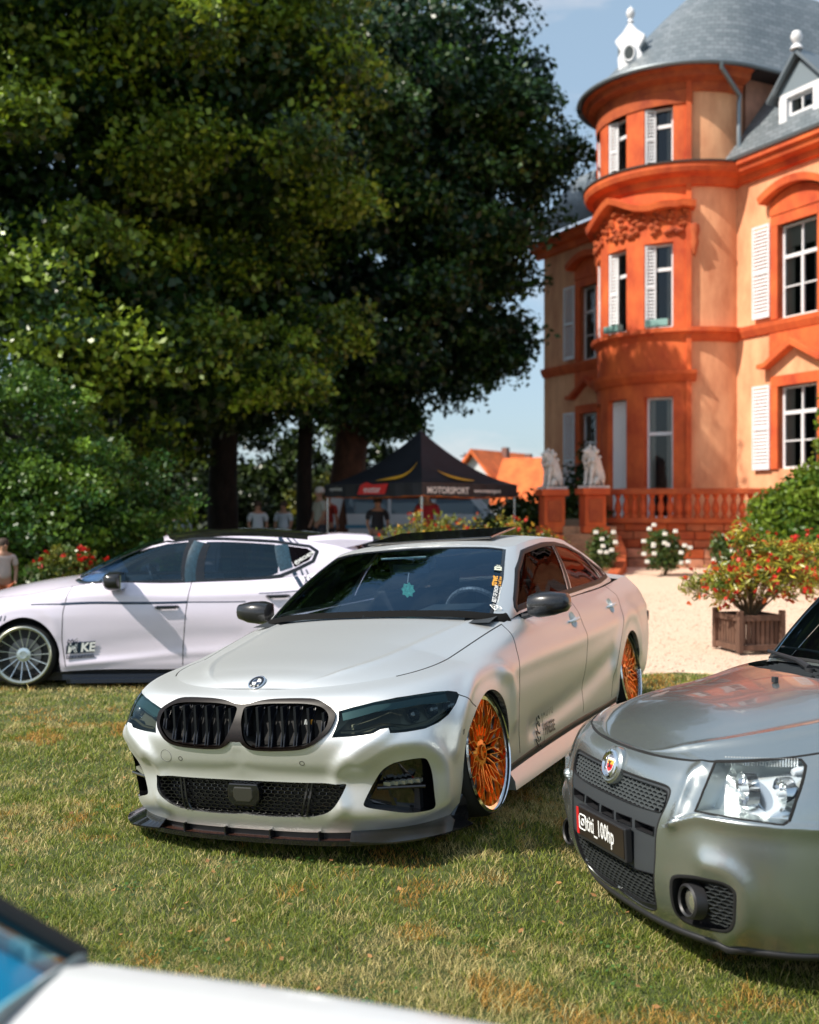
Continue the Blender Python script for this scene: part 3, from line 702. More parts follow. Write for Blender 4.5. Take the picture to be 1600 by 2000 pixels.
    # rear deck
    pd = np.linspace(P(3.95), S.P[-1], 80); E2 = S.ev(pd, np.full(80, S.Q[-1])); k0 = int(np.argmin(np.abs(E2[:, 0]-3.95))); 
    D = cross_sheet(E2[:-1], [(E2[0, 0], 1.02), (4.3, 1.035), (4.5, 1.03), (E2[-1, 0], .99)]); sheet(D, [], 'boot_lid', paint, root, 24, 16)
    # wheels
    gold = mat('anodised_orange', (.82, .30, .045), .22, .95)
    for s in (1, -1):
        for uc in (.80, 3.652):
            w = annulus_wheel('wheel', root, (uc, .890, .326), .298, .27, lace_spokes, chrome, gold, s, camber=R_(-5), width=.2)
    # handles
    for u, q in ((2.36, .655), (3.24, .66)):
        g = S.ev(np.array([P(u)]), np.array([q]))[0]
        for s in (1, -1):
            n_ = S.ev(np.array([P(u)]), np.array([q]), 'N')[0]; nv = Vector((n_[0], -s*n_[1], n_[2])); M = Matrix.Translation((u, -s*g[1], g[2])) @ Vector((0, 0, 1)).rotation_difference(nv).to_matrix().to_4x4()
            mb = MB(); mb.lathe([(0, -.030), (.022, -.027), (.040, -.016), (.050, -.002), (.056, .0012)], 24); o = mb.build('handle_cup', paint, root, True); o.matrix_local = M
            mb = MB(); mb.tube([(u-.10, -s*(g[1]-.004), g[2]-.002), (u-.075, -s*(g[1]+.016), g[2]), (u+.075, -s*(g[1]+.016), g[2]+.006), (u+.10, -s*(g[1]-.004), g[2]+.006)], [.006, .010, .010, .006], 8); mb.build('door_handle', paint, root, True)
    # mirrors
    for s in (1, -1):
        mir(root, (1.66, .955, .965), s, carbon)
    # interior
    mb = MB(); mb.box((1.35, -.76, .30), (3.95, .76, .70)); mb.build('cabin_tub', seat_cloth, root)
    mb = MB(); mb.add([(1.30, -.74, .90), (1.30, .74, .90), (1.62, .72, .945), (1.62, -.72, .945), (1.95, .70, .80), (1.95, -.70, .80), (1.95, .70, .5), (1.95, -.70, .5)], [(0, 1, 2, 3), (3, 2, 4, 5), (5, 4, 6, 7)]); mb.build('dashboard', mat('dashboard', (.03, .034, .038), .55), root, bevel=.02)
    mb = MB(); mb.add([(1.62, -.62, .95), (1.62, -.18, .95), (1.82, -.20, .97), (1.82, -.60, .97), (1.9, -.2, .9), (1.9, -.6, .9)], [(0, 1, 2, 3), (3, 2, 4, 5)]); mb.build('instrument_hood', mat('dash2', (.05, .06, .062), .5), root)
    mb = MB(); n_ = 28; Ms = Matrix.Translation((2.02, -.38, .88)) @ Matrix.Rotation(R_(65), 4, 'Y')
    ring = [Ms @ Vector((.185*math.cos(a), .185*math.sin(a), 0)) for a in np.linspace(0, 2*math.pi, n_+1)]; mb.tube(ring, .016, 8, cap=False)
    mb.tube([Ms @ Vector((0, -.18, 0)), Ms @ Vector((0, .18, 0))], .02, 6); mb.tube([Ms @ Vector((0, 0, 0)), Ms @ Vector((.18, 0, 0))], .018, 6); mb.build('steering_wheel', mat('wheel_grip', (.16, .16, .16), .4, noise=.9, nscale=60), root, True)
    for y in (-.38, .38):
        seat(root, 2.35, y)
    for y in (-.4, .4): 
        mb = MB(); mb.box((3.25, y-.3, .6), (3.45, y+.3, 1.0)); mb.box((3.3, y-.12, 1.0), (3.42, y+.12, 1.14)); mb.build('rear_seat', seat_cloth, root, bevel=.04)
    mb = MB(); mb.tube([(2.0, 0, 1.24), (1.98, 0, 1.215)], .008); mb.box((1.94, -.12, 1.15), (1.965, .12, 1.215)); mb.build('rear_view_mirror', black_gloss, root, bevel=.008)
    mb = MB(); mb.box((1.84, -.15, 1.222), (1.90, .15, 1.232), Matrix.Translation((.05, .02, .025))); mb.build('overhead_console', mat('console_green', (.2, .3, .3), .4), root)
    # green star freshener on a string
    mb = MB(); M = Matrix.Translation((1.93, .02, 1.055)) @ Matrix.Rotation(-math.pi/2, 4, 'Z'); n = 8; pts = []
    for i in range(16): a = math.pi*i/8+math.pi/16; r = .048 if i % 2 else .036; pts.append((r*math.cos(a), r*math.sin(a)))
    mb.poly(pts, .004, M); fr_ = mb.build('air_freshener', mat('mint_green', (.12, .52, .36), .6, noise=.6, nscale=70), root)
    mb = MB(); mb.tube([(1.93, .02, 1.10), (1.935, .01, 1.16)], .0025, 5); mb.build('freshener_cord', white_paint, root)
    stickers(root, Gs, T)
    door_logo(root, S, T)
    mb = MB(); mb.box((.3, -.75, .05), (4.5, .75, .3)); mb.build('underbody', black_plastic, root)
    return root, S, T
def roundel(root, M):
    def disc(r0, r1, z, m, nm, a0=0, a1=2*math.pi, n=28):
        V = []; Fc = []
        for i in range(n+1):
            a = a0+(a1-a0)*i/n; V += [(r0*math.cos(a), r0*math.sin(a), z), (r1*math.cos(a), r1*math.sin(a), z)]
        for i in range(n): Fc.append((2*i, 2*i+1, 2*i+3, 2*i+2))
        o = mesh_obj(nm, V, Fc, m, root); o.matrix_local = M; return o
    mb = MB(); mb.lathe([(.041, -.004), (.043, .002), (.040, .004), (.037, .0035)], 32); o = mb.build('badge_ring', chrome, root, True); o.matrix_local = M
    disc(.024, .0385, .0025, mat('badge_black', (.012, .014, .02), .2), 'badge_band'); mb = MB()
    for k in range(4): disc(0.0, .023, .003, mat('badge_white', (.6, .6, .58), .3) if k % 2 else mat('badge_dark', (.02, .03, .06), .2), 'badge_quarter', k*math.pi/2, (k+1)*math.pi/2, 8)
    mb = MB(); mb.lathe([(.0225, .003), (.0235, .0045), (.0245, .003)], 28); o = mb.build('badge_inner_ring', chrome, root, True); o.matrix_local = M
    for ch, a in (('B', 125), ('M', 90), ('W', 55)):
        a = R_(a); # top of the badge faces the windscreen (+u); text reads from the front
        Mt = M @ Matrix.Rotation(R_(-90), 4, 'Z') @ Matrix.Rotation(R_(180), 4, 'Z') @ Matrix.Translation((.031*math.cos(a), .031*math.sin(a)-.0, .0032)) @ Matrix.Rotation(a-math.pi/2, 4, 'Z') @ Matrix.Translation((-.005, -.005, 0))
        text_obj('badge_letter', ch, .015, white_paint, root, Mt)
def honey(S, poly, sx, sy, depth, name, root, m, dv=1.0, u_dir=(1, 0, 0), mirror=True, th=.0028, deep=.012, sds=(1, -1)):
    """hexagonal mesh of real bars filling an opening, set back by depth"""
    pl = np.array(poly); G = S.ev(pl[:, 0], pl[:, 1]); vmin, vmax, wmin, wmax = G[:, 1].min(), G[:, 1].max(), G[:, 2].min(), G[:, 2].max()
    P2 = G[:, 1:3]
    # depth lookup u(v,w) from a sampled grid of the sheet
    p = np.linspace(max(S.P[0], pl[:, 0].min()-.02), pl[:, 0].max()+.02, 60); q = np.linspace(pl[:, 1].min()-.01, pl[:, 1].max()+.01, 24); PP, QQ = np.meshgrid(p, q, indexing='ij'); GG = S.ev(PP.ravel(), QQ.ravel())
    def u_at(v, w): k = np.argmin((GG[:, 1]-abs(v))**2+(GG[:, 2]-w)**2); return GG[k, 0]
    mb = MB(); seen = set()
    ny = int((wmax-wmin)/sy)+3; nx = int((vmax-vmin)/sx)+3
    def pt(a, b): return np.array([a, b])
    for j in range(-1, ny):
        for i in range(-1, nx):
            cx = vmin+(i+(.5 if j % 2 else 0))*sx; cy = wmin+j*sy
            hx = [(cx-sx*.5, cy-sy*.33), (cx-sx*.5+sx*.0, cy+sy*.33), (cx, cy+sy*.67), (cx+sx*.5, cy+sy*.33)]
            for a, b in ((hx[0], hx[1]), (hx[1], hx[2]), (hx[2], hx[3])):
                mid = np.array([[(a[0]+b[0])/2, (a[1]+b[1])/2]]); 
                if not inside(mid, P2)[0]: continue
                ua, ub = u_at(*a)+depth, u_at(*b)+depth
                for sd in sds:
                    d = np.array([b[0]-a[0], b[1]-a[1]]); d /= np.linalg.norm(d); nn = np.array([-d[1], d[0]])*th/2
                    V = [(ua, -sd*(a[0]+nn[0]), a[1]+nn[1]), (ub, -sd*(b[0]+nn[0]), b[1]+nn[1]), (ub, -sd*(b[0]-nn[0]), b[1]-nn[1]), (ua, -sd*(a[0]-nn[0]), a[1]-nn[1])]
                    V += [(x+deep, y, z) for x, y, z in V]
                    mb.add(V, [(0, 1, 2, 3), (0, 4, 5, 1), (1, 5, 6, 2), (2, 6, 7, 3), (3, 7, 4, 0)])
    return mb.build(name, m, root)
def greenhouse(base, roof, bulge=.02, NP=420, NQ=40):
    B = np.array(base, float); Rf = np.array(roof, float); k = np.r_[0, np.cumsum(np.linalg.norm(np.diff((B+Rf)/2, axis=0), axis=1))]
    P = np.linspace(0, k[-1], NP); b = crom(P, k, B); r = crom(P, k, Rf); b[0, 1] = r[0, 1] = b[-1, 1] = r[-1, 1] = 0
    Q = np.linspace(0, 1, NQ); G = b[:, None]*(1-Q)[None, :, None]+r[:, None]*Q[None, :, None]
    s = Surf(P, Q*.5, G); o = G-np.array([2.8, 0, .6]); o[..., 0] *= .7; s.out = o; s.norm()
    s.G = s.G+s.N*(bulge*4*(Q*(1-Q)))[None, :, None]; s.norm()
    s.Q = Q; s.norm(); s.kn = k
    return s
def roof_lid(roof, crown):
    Rf = np.array(roof, float); k = np.r_[0, np.cumsum(np.linalg.norm(np.diff(Rf, axis=0), axis=1))]
    E = crom(np.linspace(0, k[-1], 300), k, Rf); E[0, 1] = E[-1, 1] = 0; E = E[np.r_[True, np.diff(E[:, 0]) > 1e-5]]
    t = np.linspace(0, math.pi, 120); U = E[0, 0]+(E[-1, 0]-E[0, 0])*(1-np.cos(t))/2
    V = np.interp(U, E[:, 0], E[:, 1]); Wd = np.interp(U, E[:, 0], E[:, 2]); C = crom(U, [c[0] for c in crown], np.array([[c[1]] for c in crown]))[:, 0]
    T = np.linspace(0, 1, 50); G = np.zeros((len(U), 50, 3)); G[..., 0] = U[:, None]; G[..., 1] = V[:, None]*T; s_ = T**2.6; G[..., 2] = C[:, None]*(1-s_)+Wd[:, None]*s_
    s = Surf(t*.5, T*.6, G); s.out = np.zeros_like(G)+np.array([0, 0, 1.]); s.norm(); return s
def seat(root, u, y):
    mb = MB(); mb.box((u-.15, y-.25, .45), (u+.35, y+.25, .62)); mb.box((u+.28, y-.24, .6), (u+.40, y+.24, 1.02), Matrix.Translation((0, 0, 0)))
    mb.box((u+.33, y-.13, 1.06), (u+.42, y+.13, 1.22)); mb.box((u+.36, y-.07, 1.0), (u+.38, y+.07, 1.1)); mb.build('front_seat', seat_cloth, root, bevel=.04)
def mir(root, c, s, m, big=1.0, base_v=.79):
    u, v, w = c; mb = MB()
    prof = []  # loft of rounded sections along v
    secs = [(-.115, .045, .030), (-.105, .075, .058), (-.05, .092, .072), (.03, .088, .066), (.10, .070, .050), (.118, .04, .028)]
    V = []; n = 16
    for dv, a, b in secs:
        for i in range(n):
            t = 2*math.pi*i/n; cx = math.copysign(abs(math.cos(t))**.75, math.cos(t)); cy = math.copysign(abs(math.sin(t))**.75, math.sin(t))
            uu = min(cx*a, a*.55)  # flat rear face
            V.append((u+uu*big+abs(dv)*.12+.0, -s*(v+dv*big), w+cy*b*big+.02*(dv/.1)*.3))
    Fc = []
    for j in range(len(secs)-1):
        for i in range(n): Fc.append((j*n+i, j*n+(i+1) % n, (j+1)*n+(i+1) % n, (j+1)*n+i))
    Fc += [tuple(range(n))[::-1], tuple(range((len(secs)-1)*n, len(secs)*n))]
    mb.add(V, Fc); o = mb.build('mirror_housing', m, root, True)
    mb = MB(); mb.box((-.003, -.085*big, -.05*big), (.003, .085*big, .05*big)); g = mb.build('mirror_glass', mat('mirror_glass', (.8, .82, .85), .03, 1), o, bevel=.0); g.location = (u+.055*big, -s*v, w)
    mb = MB(); mb.tube([(u+.0, -s*(base_v-.03), w-.075*big), (u, -s*(v-.08*big), w-.05*big)], [.02, .014], 8); mb.tube([(u-.12, -s*(base_v-.015), w-.085*big), (u+.06, -s*(base_v-.015), w-.075*big)], .012, 6); mb.build('mirror_arm', black_gloss, o, True)
def stickers(root, Gs, T):
    # decals on the car-left edge of the windscreen, read sideways
    def place(px, up, nm, s, size, m, bold=0, sx=1.0):
        pq = T.trace(Gs, [px, up]); a = np.array(pq); g = Gs.ev(a[:, 0], a[:, 1]); n_ = Gs.ev(a[:, 0], a[:, 1], 'N')[0]
        P0 = Vector((g[0, 0], -g[0, 1], g[0, 2])); P1 = Vector((g[1, 0], -g[1, 1], g[1, 2])); nn = Vector((n_[0], -n_[1], n_[2]))
        X = (P1-P0).normalized(); Y = nn.cross(X).normalized(); nn = X.cross(Y)
        M = Matrix((X, Y, nn)).transposed().to_4x4(); M.translation = P0+nn*.004
        if s is None: return M
        return text_obj(nm, s, size, m, root, M, bold=bold, sx=sx)
    place((968, 1178), (973, 1150), 'window_sticker', 'BEST OF SHOW', .032, white_paint, .0006, .72)
    place((974, 1178), (979, 1150), 'window_sticker', 'Low Cars Meets Day', .016, white_paint, .0003, 1.1)
    place((969, 1146), (974, 1118), 'window_sticker', 'street', .052, orange_print, .0012, .85)
    place((978, 1146), (981, 1118), 'window_sticker', "L'will low", .026, orange_print, .0006, 1.0)
    M = place((967, 1193), (970, 1182), 'x', None, 0, None)
    # diamond outline
    mb = MB(); pts = [(0, 0), (.03, .035), (.045, .02), (.045, -.02), (.03, -.035)]
    for a, b in [((0, 0), (.03, .035)), ((.03, .035), (.045, .02)), ((.045, .02), (.045, -.02)), ((.045, -.02), (.03, -.035)), ((.03, -.035), (0, 0)), ((.03, .035), (.03, -.035)), ((0, 0), (.03, .012)), ((0, 0), (.03, -.012)), ((.045, 0), (.03, .012)), ((.045, 0), (.03, -.012))]:
        mb.tube([(a[0], a[1], 0), (b[0], b[1], 0)], .0018, 4)
    o = mb.build('window_sticker', white_paint, root); o.matrix_local = M
    M = place((973, 1110), (974, 1098), 'x', None, 0, None); mb = MB()
    mb.lathe([(.015, 0), (.019, .001), (.022, 0)], 20); mb.box((-.03, -.022, 0), (-.018, .022, .001)); mb.box((-.006, -.012, 0), (.006, .012, .001)); mb.box((.026, -.012, 0), (.03, .012, .001)); o = mb.build('window_sticker', mat('pale_print', (.6, .62, .5), .5), root); o.matrix_local = M
def door_logo(root, S, T):
    grey = mat('grey_print', (.075, .072, .06), .5)
    pq = np.array(T.trace(S, [(1063, 1432), (1089, 1418), (1061, 1400)])); g = S.ev(pq[:, 0], pq[:, 1]); n_ = S.ev(pq[:, 0], pq[:, 1], 'N')
    P = [Vector((a, -b, c)) for a, b, c in g]; nn = Vector((n_[0][0], -n_[0][1], n_[0][2])); X = (P[1]-P[0]).normalized(); Y = nn.cross(X).normalized(); nn = X.cross(Y)
    M = Matrix((X, Y, nn)).transposed().to_4x4(); M.translation = P[0]+nn*.006
    text_obj('door_lettering', 'FINESSE', .088, grey, root, M @ Matrix.Translation((0, -.01, 0)), bold=.0022, sx=.62)
    text_obj('door_lettering', 'A U T O', .075, grey, root, M @ Matrix.Translation((0, .085, 0)), bold=-.0005, sx=.66)
    mb = MB(); mb.box((-.028, -.06, 0), (-.025, .17, .001)); 
    # free swirling figure beside the words
    for k in range(5):
        pts = [(-.13+.035*math.sin(t*2.3+k)*(1-k*.12)+.012*k, -.06+.05*k*.9+.05*t/3+.02*math.cos(3*t+k), .0) for t in np.linspace(0, 3, 14)]; mb.tube(pts, .0028, 4)
    o = mb.build('door_emblem', grey, root); o.matrix_local = M
# ================================================================= white hatchback seen from the side
def car_shell(T, root, paint, R, st, fr, rr, qs, uC, uR, regs_fn, name='body', NP=420, np_=260, nq=40):
    S = side_sheet(R, st, fr, rr, qs, uC, uR, NP=NP)
    return S
def arch_poly(S, uc, wc, r):
    def qof(w, u):
        q = np.linspace(S.Q[0], S.Q[-1], 200); g = S.ev(np.full(200, S.u2p(u)), q); return float(np.interp(w, g[:, 2], q)) if w > g[0, 2] else float(q[0]-(g[0, 2]-w))
    a = [(S.u2p(uc+r*math.cos(t)), qof(wc+r*math.sin(t), uc)) for t in np.linspace(-.15, math.pi+.15, 40)]
    return [(a[0][0]+.01, -.05)]+a+[(a[-1][0]-.01, -.05)]
def build_white_hatch():
    T = CarFrame((-4.39, 10.42, -.03), 1.50, 0, 0)
    root = empty('parked_car', 'lilac white five-door hatchback with black roof and dark pinstripe parked side-on behind the silver saloon', 'car', T.t)
    root.matrix_world = T.M
    paint = mat('pearl_white', (.72, .66, .77), .22, 0, .8, noise=.015, nscale=3)
    qs = [0, .10, .20, .31, .42, .53, .62, .70, .77]
    st = [.87, 1.45, 2.3, 3.3, 3.55]
    R = [[(.84, .12), (.85, .16), (.85, .16), (.85, .18), (.84, .22)],
         [(.865, .22), (.862, .22), (.862, .22), (.87, .24), (.865, .29)],
         [(.88, .33), (.862, .30), (.862, .30), (.88, .34), (.88, .39)],
         [(.885, .46), (.875, .42), (.872, .42), (.888, .48), (.89, .52)],
         [(.89, .57), (.885, .55), (.885, .55), (.892, .61), (.892, .66)],
         [(.885, .66), (.888, .67), (.888, .67), (.885, .74), (.885, .79)],
         [(.86, .73), (.875, .78), (.872, .79), (.868, .86), (.865, .90)],
         [(.80, .79), (.84, .865), (.845, .875), (.835, .94), (.825, .98)],
         [(.68, .83), (.77, .93), (.80, .94), (.79, .995), (.77, 1.04)]]
    fr = [(.10, .14, 2.5), (.05, .22, 2.5), (.03, .32, 2.5), (.02, .42, 2.5), (.02, .50, 2.4), (.04, .58, 2.3), (.08, .64, 2.3), (.13, .70, 2.3), (.20, .745, 2.2)]
    rr = [(4.12, .22, 3), (4.18, .30, 3), (4.22, .40, 3), (4.24, .52, 3), (4.22, .64, 3), (4.20, .76, 3), (4.17, .88, 3), (4.13, .98, 3), (4.09, 1.05, 3)]
    S = side_sheet(R, st, fr, rr, qs, .87, 3.55); P = S.u2p; tr = lambda p: T.trace(S, p)
    S.crease(tr([(60, 1172), (125, 1168), (360, 1165), (600, 1150)]), .03, .008)
    S.crease(tr([(135, 1300), (250, 1286), (350, 1276), (480, 1272)]), .045, .009)
    S.crease(tr([(190, 1262), (260, 1252), (350, 1242), (470, 1240)]), .07, -.006)
    S.crease([(P(.50), .25), (P(.58), .50), (P(.72), .60), (P(.87), .63), (P(1.02), .60), (P(1.14), .50), (P(1.17), .35)], .05, .006)
    S.crease([(P(3.14), .28), (P(3.25), .50), (P(3.5), .60), (P(3.75), .50), (P(3.84), .28)], .05, .014)
    fa, ra = arch_poly(S, .87, .315, .325), arch_poly(S, 3.506, .315, .325)
    df = tr([(138, 1156), (123, 1195), (121, 1250), (129, 1306)]); db = tr([(374, 1145), (363, 1195), (358, 1260), (357, 1303)])
    df[0] = (df[0][0], .77); db[0] = (db[0][0], .77); df[-1] = (df[-1][0], .06); db[-1] = (db[-1][0], .06)
    dr = [(P(3.40), .77), (P(3.38), .65), (P(3.20), .5), (P(3.12), .3), (P(3.08), .06)]
    d1 = df+db[::-1]; d2 = db+dr[::-1]
    lampp = [(P(.05), .60), (P(.3), .56), (P(.48), .63), (P(.55), .70), (P(.2), .68)]
    res = sheet(S, [dict(name='front_door', poly=d1, mat=paint), dict(name='rear_door', poly=d2, mat=paint), dict(name='headlight', poly=lampp, mat=black_gloss), dict(name='a', poly=fa), dict(name='b', poly=ra)], 'body', paint, root, pgrid(S, 2.6, 130, 70), 56)
    for k, o in res.items():
        if k[-1] in 'LR': o.name = k[:-1]
    for a in (fa, ra):
        rim_wall(S, a, .025, paint, 'wheel_arch_lip', root, (0, -1, 0)); rim_wall(S, a, .32, black_plastic, 'wheel_well', root, (0, -1, 0), black_plastic)
    for l in (df, db, dr): gap(S, l, root, w=.009)
    pp = np.linspace(0, P(1.50), 160); E = S.ev(pp, np.full(160, S.Q[-1]))
    H = cross_sheet(E, [(E[0, 0], E[0, 2]), (.35, .80), (.7, .89), (1.1, .955), (1.55, .985)])
    sheet(H, [], 'bonnet', paint, root, 50, 26)
    gap(S, [(p, S.Q[-1]-.003) for p in np.linspace(P(.2), P(1.4), 40)], root)
    base = [(1.20, 0, .97), (1.22, .30, .965), (1.30, .60, .95), (1.38, .72, .935), (1.46, .765, .935), (1.65, .785, .935), (2.3, .80, .945), (2.9, .80, .965), (3.4, .79, 1.0), (3.75, .75, 1.035), (3.98, .64, 1.05), (4.07, .40, 1.05), (4.09, 0, 1.05)]
    roof = [(2.05, 0, 1.365), (2.06, .25, 1.36), (2.10, .46, 1.345), (2.13, .555, 1.325), (2.17, .59, 1.315), (2.26, .61, 1.325), (2.7, .63, 1.355), (3.1, .625, 1.345), (3.45, .605, 1.315), (3.70, .57, 1.29), (3.79, .50, 1.30), (3.83, .25, 1.32), (3.84, 0, 1.325)]
    Gs = greenhouse(base, roof, .03); k = Gs.kn; tg = lambda p: T.trace(Gs, p)
    g1 = tg([(131, 1151), (150, 1140), (183, 1120), (220, 1101), (258, 1083), (290, 1071), (328, 1062), (373, 1058), (368, 1090), (357, 1142), (300, 1145), (234, 1148)])
    g2 = tg([(404, 1058), (469, 1059), (537, 1063), (547, 1083), (543, 1119), (516, 1130), (450, 1135), (391, 1137), (396, 1100)])
    g3 = tg([(556, 1065), (600, 1071), (614, 1079), (604, 1094), (576, 1108), (566, 1090)])
    ws = [(0, .03), (k[2], .04), (k[3]-.02, .06), (k[3], .5), (k[3]-.02, .94), (k[2], .95), (0, .96)]
    rg = [(k[9]+.16, .12), (k[9]+.2, .85), (k[12], .88), (k[12], .1)]
    res = sheet(Gs, [dict(name='windscreen', poly=ws, mat=glass_wind, one=True, inset=-.003), dict(name='front_side_window', poly=g1, mat=glass('hatch_glass', (.36, .50, .60), (.6, .85, 1), 0, 1.7), inset=-.004), dict(name='rear_side_window', poly=g2, mat=glass('hatch_glass', (.22, .34, .42)), inset=-.004), dict(name='quarter_window', poly=g3, mat=glass_side, inset=-.003), dict(name='rear_window', poly=rg, mat=glass_side, one=True)], 'pillar_frame', paint, root, 220, 22)
    for kk_, o in res.items():
        if kk_[-1] in 'LR': o.name = kk_[:-1]
    frost = mat('dark_frosted', (.02, .05, .075), .3, noise=.8, nscale=90)
    outl = tg([(124, 1155), (150, 1136), (183, 1116), (220, 1097), (258, 1079), (290, 1067), (328, 1057), (375, 1053), (470, 1054), (540, 1058), (605, 1067), (620, 1077), (612, 1096), (580, 1112), (548, 1125), (516, 1134), (450, 1139), (391, 1142), (300, 1149), (234, 1152)])
    strip(Gs, outl, .04, black_gloss, 'window_trim', root, lift=.002, closed=True)
    strip(Gs, tg([(391, 1058), (376, 1141)]), .21, black_gloss, 'door_pillar_trim', root, lift=.002)
    strip(Gs, tg([(389, 1058), (374, 1141)]), .12, frost, 'door_pillar_trim', root, lift=.004)
    strip(Gs, tg([(550, 1064), (560, 1112)]), .13, frost, 'door_pillar_trim', root, lift=.003)
    rl = roof_lid(roof, [(2.05, 1.365), (2.3, 1.40), (2.8, 1.425), (3.3, 1.405), (3.84, 1.325)])
    black_roof = mat('roof_black', (.012, .012, .014), .12, 0, .8)
    sheet(rl, [], 'roof', black_roof, root, 50, 26)
    # spoiler
    sp = MB(); V = []
    for y in (-.62, -.56, 0, .56, .62):
        e = .04 if abs(y) > .6 else 0
        V += [(3.40, y, 1.350-e), (3.70, y, 1.372-e), (3.96, y, 1.362-e), (4.02, y, 1.345-e), (3.90, y, 1.31-e), (3.66, y, 1.23-e*.3)]
    Fc = [];
    for j in range(4):
        for i in range(6): Fc.append((j*6+i, j*6+(i+1) % 6, j*6+6+(i+1) % 6, j*6+6+i))
    Fc += [tuple(range(6))[::-1], tuple(range(24, 30))]; sp.add(V, Fc); sp.build('roof_spoiler', paint, root, True, bevel=.008)
    # pinstripes
    ink = mat('navy_stripe', (.012, .03, .06), .3)
    def tstripe(surf, pts, w0, nm='stripe'):
        strip(surf, pts, w0, ink, nm, root, lift=.0012)
    tstripe(S, tr([(120, 1180), (240, 1178), (365, 1176)]), .028); tstripe(S, tr([(60, 1181), (120, 1180)]), .016); tstripe(S, tr([(365, 1176), (480, 1175)]), .012)
    tstripe(S, tr([(506, 1159), (560, 1156), (620, 1150)]), .01)
    for x, w in ((4, .045), (22, .02), (33, .015)):
        tstripe(Gs, tg([(541+x, 1046), (553+x, 1064)]), w)
        tstripe(Gs, tg([(568+x*.9, 1112), (574+x*.9, 1124)]), w); tstripe(S, tr([(574+x*.9, 1126), (586+x*.9, 1146)]), w)
    for x in (0, 8): tstripe(S, tr([(3+x, 1203), (0+x, 1213)]), .014, 'arch_mark')
    # lettering
    def onS(surf, a, b, lift=.004):
        pq = np.array(T.trace(surf, [a, b])); g = surf.ev(pq[:, 0], pq[:, 1]); n_ = surf.ev(pq[:, 0], pq[:, 1], 'N')[0]
        P0 = Vector((g[0, 0], -g[0, 1], g[0, 2])); X = (Vector((g[1, 0], -g[1, 1], g[1, 2]))-P0).normalized(); nn = Vector((n_[0], -n_[1], n_[2])); Y = nn.cross(X).normalized(); nn = X.cross(Y)
        M = Matrix((X, Y, nn)).transposed().to_4x4(); M.translation = P0+nn*lift; return M
    M = onS(S, (130, 1276), (184, 1272), .012)
    mb = MB(); mb.add([(.0, -.004, 0), (.24, -.004, 0), (.265, .095, 0), (.02, .095, 0)], [(0, 1, 2, 3)]); o = mb.build('decal_block', ink, root); o.matrix_local = M
    text_obj('decal_lettering', 'M', .11, white_paint, root, M @ Matrix.Translation((.012, .008, .002)), bold=.005, shear=.2)
    text_obj('decal_lettering', 'KE', .11, white_paint, root, M @ Matrix.Translation((.125, .008, .002)), bold=.004, shear=.2)
    mb = MB(); rr_ = random.Random(3)
    for i in range(9): x = .0+i*.027; mb.tube([(x, -.05, 0), (x+.006, -.02, 0), (x+.022, -.028, 0), (x+.012, -.052, 0), (x+.028, -.045, 0)], .004, 4)
    for i in range(5): mb.tube([(.09+.006*i, .0+.02*i, .002), (.075+.02*(i % 2), .03+.02*i, .002), (.11, .05+.02*i, .002)], .004, 4)
    mb.tube([(.045, .06, .002), (.02, .10, .002), (.03, .125, .002), (.047, .105, .002), (.065, .125, .002), (.072, .10, .002), (.045, .06, .002)], .006, 5)
    mb.tube([(.0, -.01, 0), (.01, .07, 0), (.03, .06, 0)], .004, 4)
    o = mb.build('decal_figure', ink, root); o.matrix_local = M
    M = onS(Gs, (577, 1103), (608, 1085), .007)
    text_obj('window_lettering', '@MICHE79', .042, white_paint, root, M, bold=.0015)
    # handle, mirror, sill
    for u, q, px in ((2.24, .56, (326, 1186)), (3.14, .60, None)):
        if px: pq = tr([px])[0]; g = S.ev(np.array([pq[0]]), np.array([pq[1]]))[0]
        else: g = S.ev(np.array([P(u)]), np.array([q]))[0]
        for s in (1, -1):
            mb = MB(); mb.tube([(g[0]-.10, -s*g[1], g[2]), (g[0]-.08, -s*(g[1]+.03), g[2]), (g[0]+.08, -s*(g[1]+.03), g[2]+.004), (g[0]+.10, -s*g[1], g[2]+.004)], [.012, .017, .017, .012], 8); mb.build('door_handle', black_gloss, root, True)
    for s in (1, -1):
        mir(root, (1.70, .955, .96), s, carbon, 1.25)
        mb = MB(); mb.box((1.22, -s*.86-.01, .075), (3.15, -s*.86+.01, .12)); mb.box((1.30, -s*.90-.01, .05), (3.1, -s*.90+.01, .085)); mb.box((1.25, -.75*s-.1, .04), (3.15, -.75*s+.1, .1)); mb.build('side_skirt', mat('skirt_dark', (.012, .018, .035), .35, 0, .3), root)
        for uc in (.87, 3.506):
            annulus_wheel('wheel', root, (uc, .875, .30), .29, .25, multi_spokes(15, .015), mat('pale_gold_rim', (.5, .5, .42), .25, .9), mat('spoke_silver', (.68, .74, .78), .2, .9), s, width=.2, camber=R_(-3))
    # cabin
    mb = MB(); mb.box((1.4, -.72, .35), (3.7, .72, .72)); mb.build('cabin_tub', seat_cloth, root)
    mb = MB(); mb.box((1.4, -.7, .6), (1.85, .7, .93)); mb.build('dashboard', mat('dashboard', (.03,)*3, .6), root, bevel=.04)
    mb = MB(); Ms = Matrix.Translation((1.98, -.37, .92)) @ Matrix.Rotation(R_(65), 4, 'Y'); ring = [Ms @ Vector((.18*math.cos(a), .18*math.sin(a), 0)) for a in np.linspace(0, 2*math.pi, 25)]; mb.tube(ring, .015, 8, cap=False); mb.tube([Ms @ Vector((0, -.18, 0)), Ms @ Vector((0, .18, 0))], .02, 6); mb.build('steering_wheel', black_plastic, root, True)
    for y in (-.37, .37): seat(root, 2.35, y)
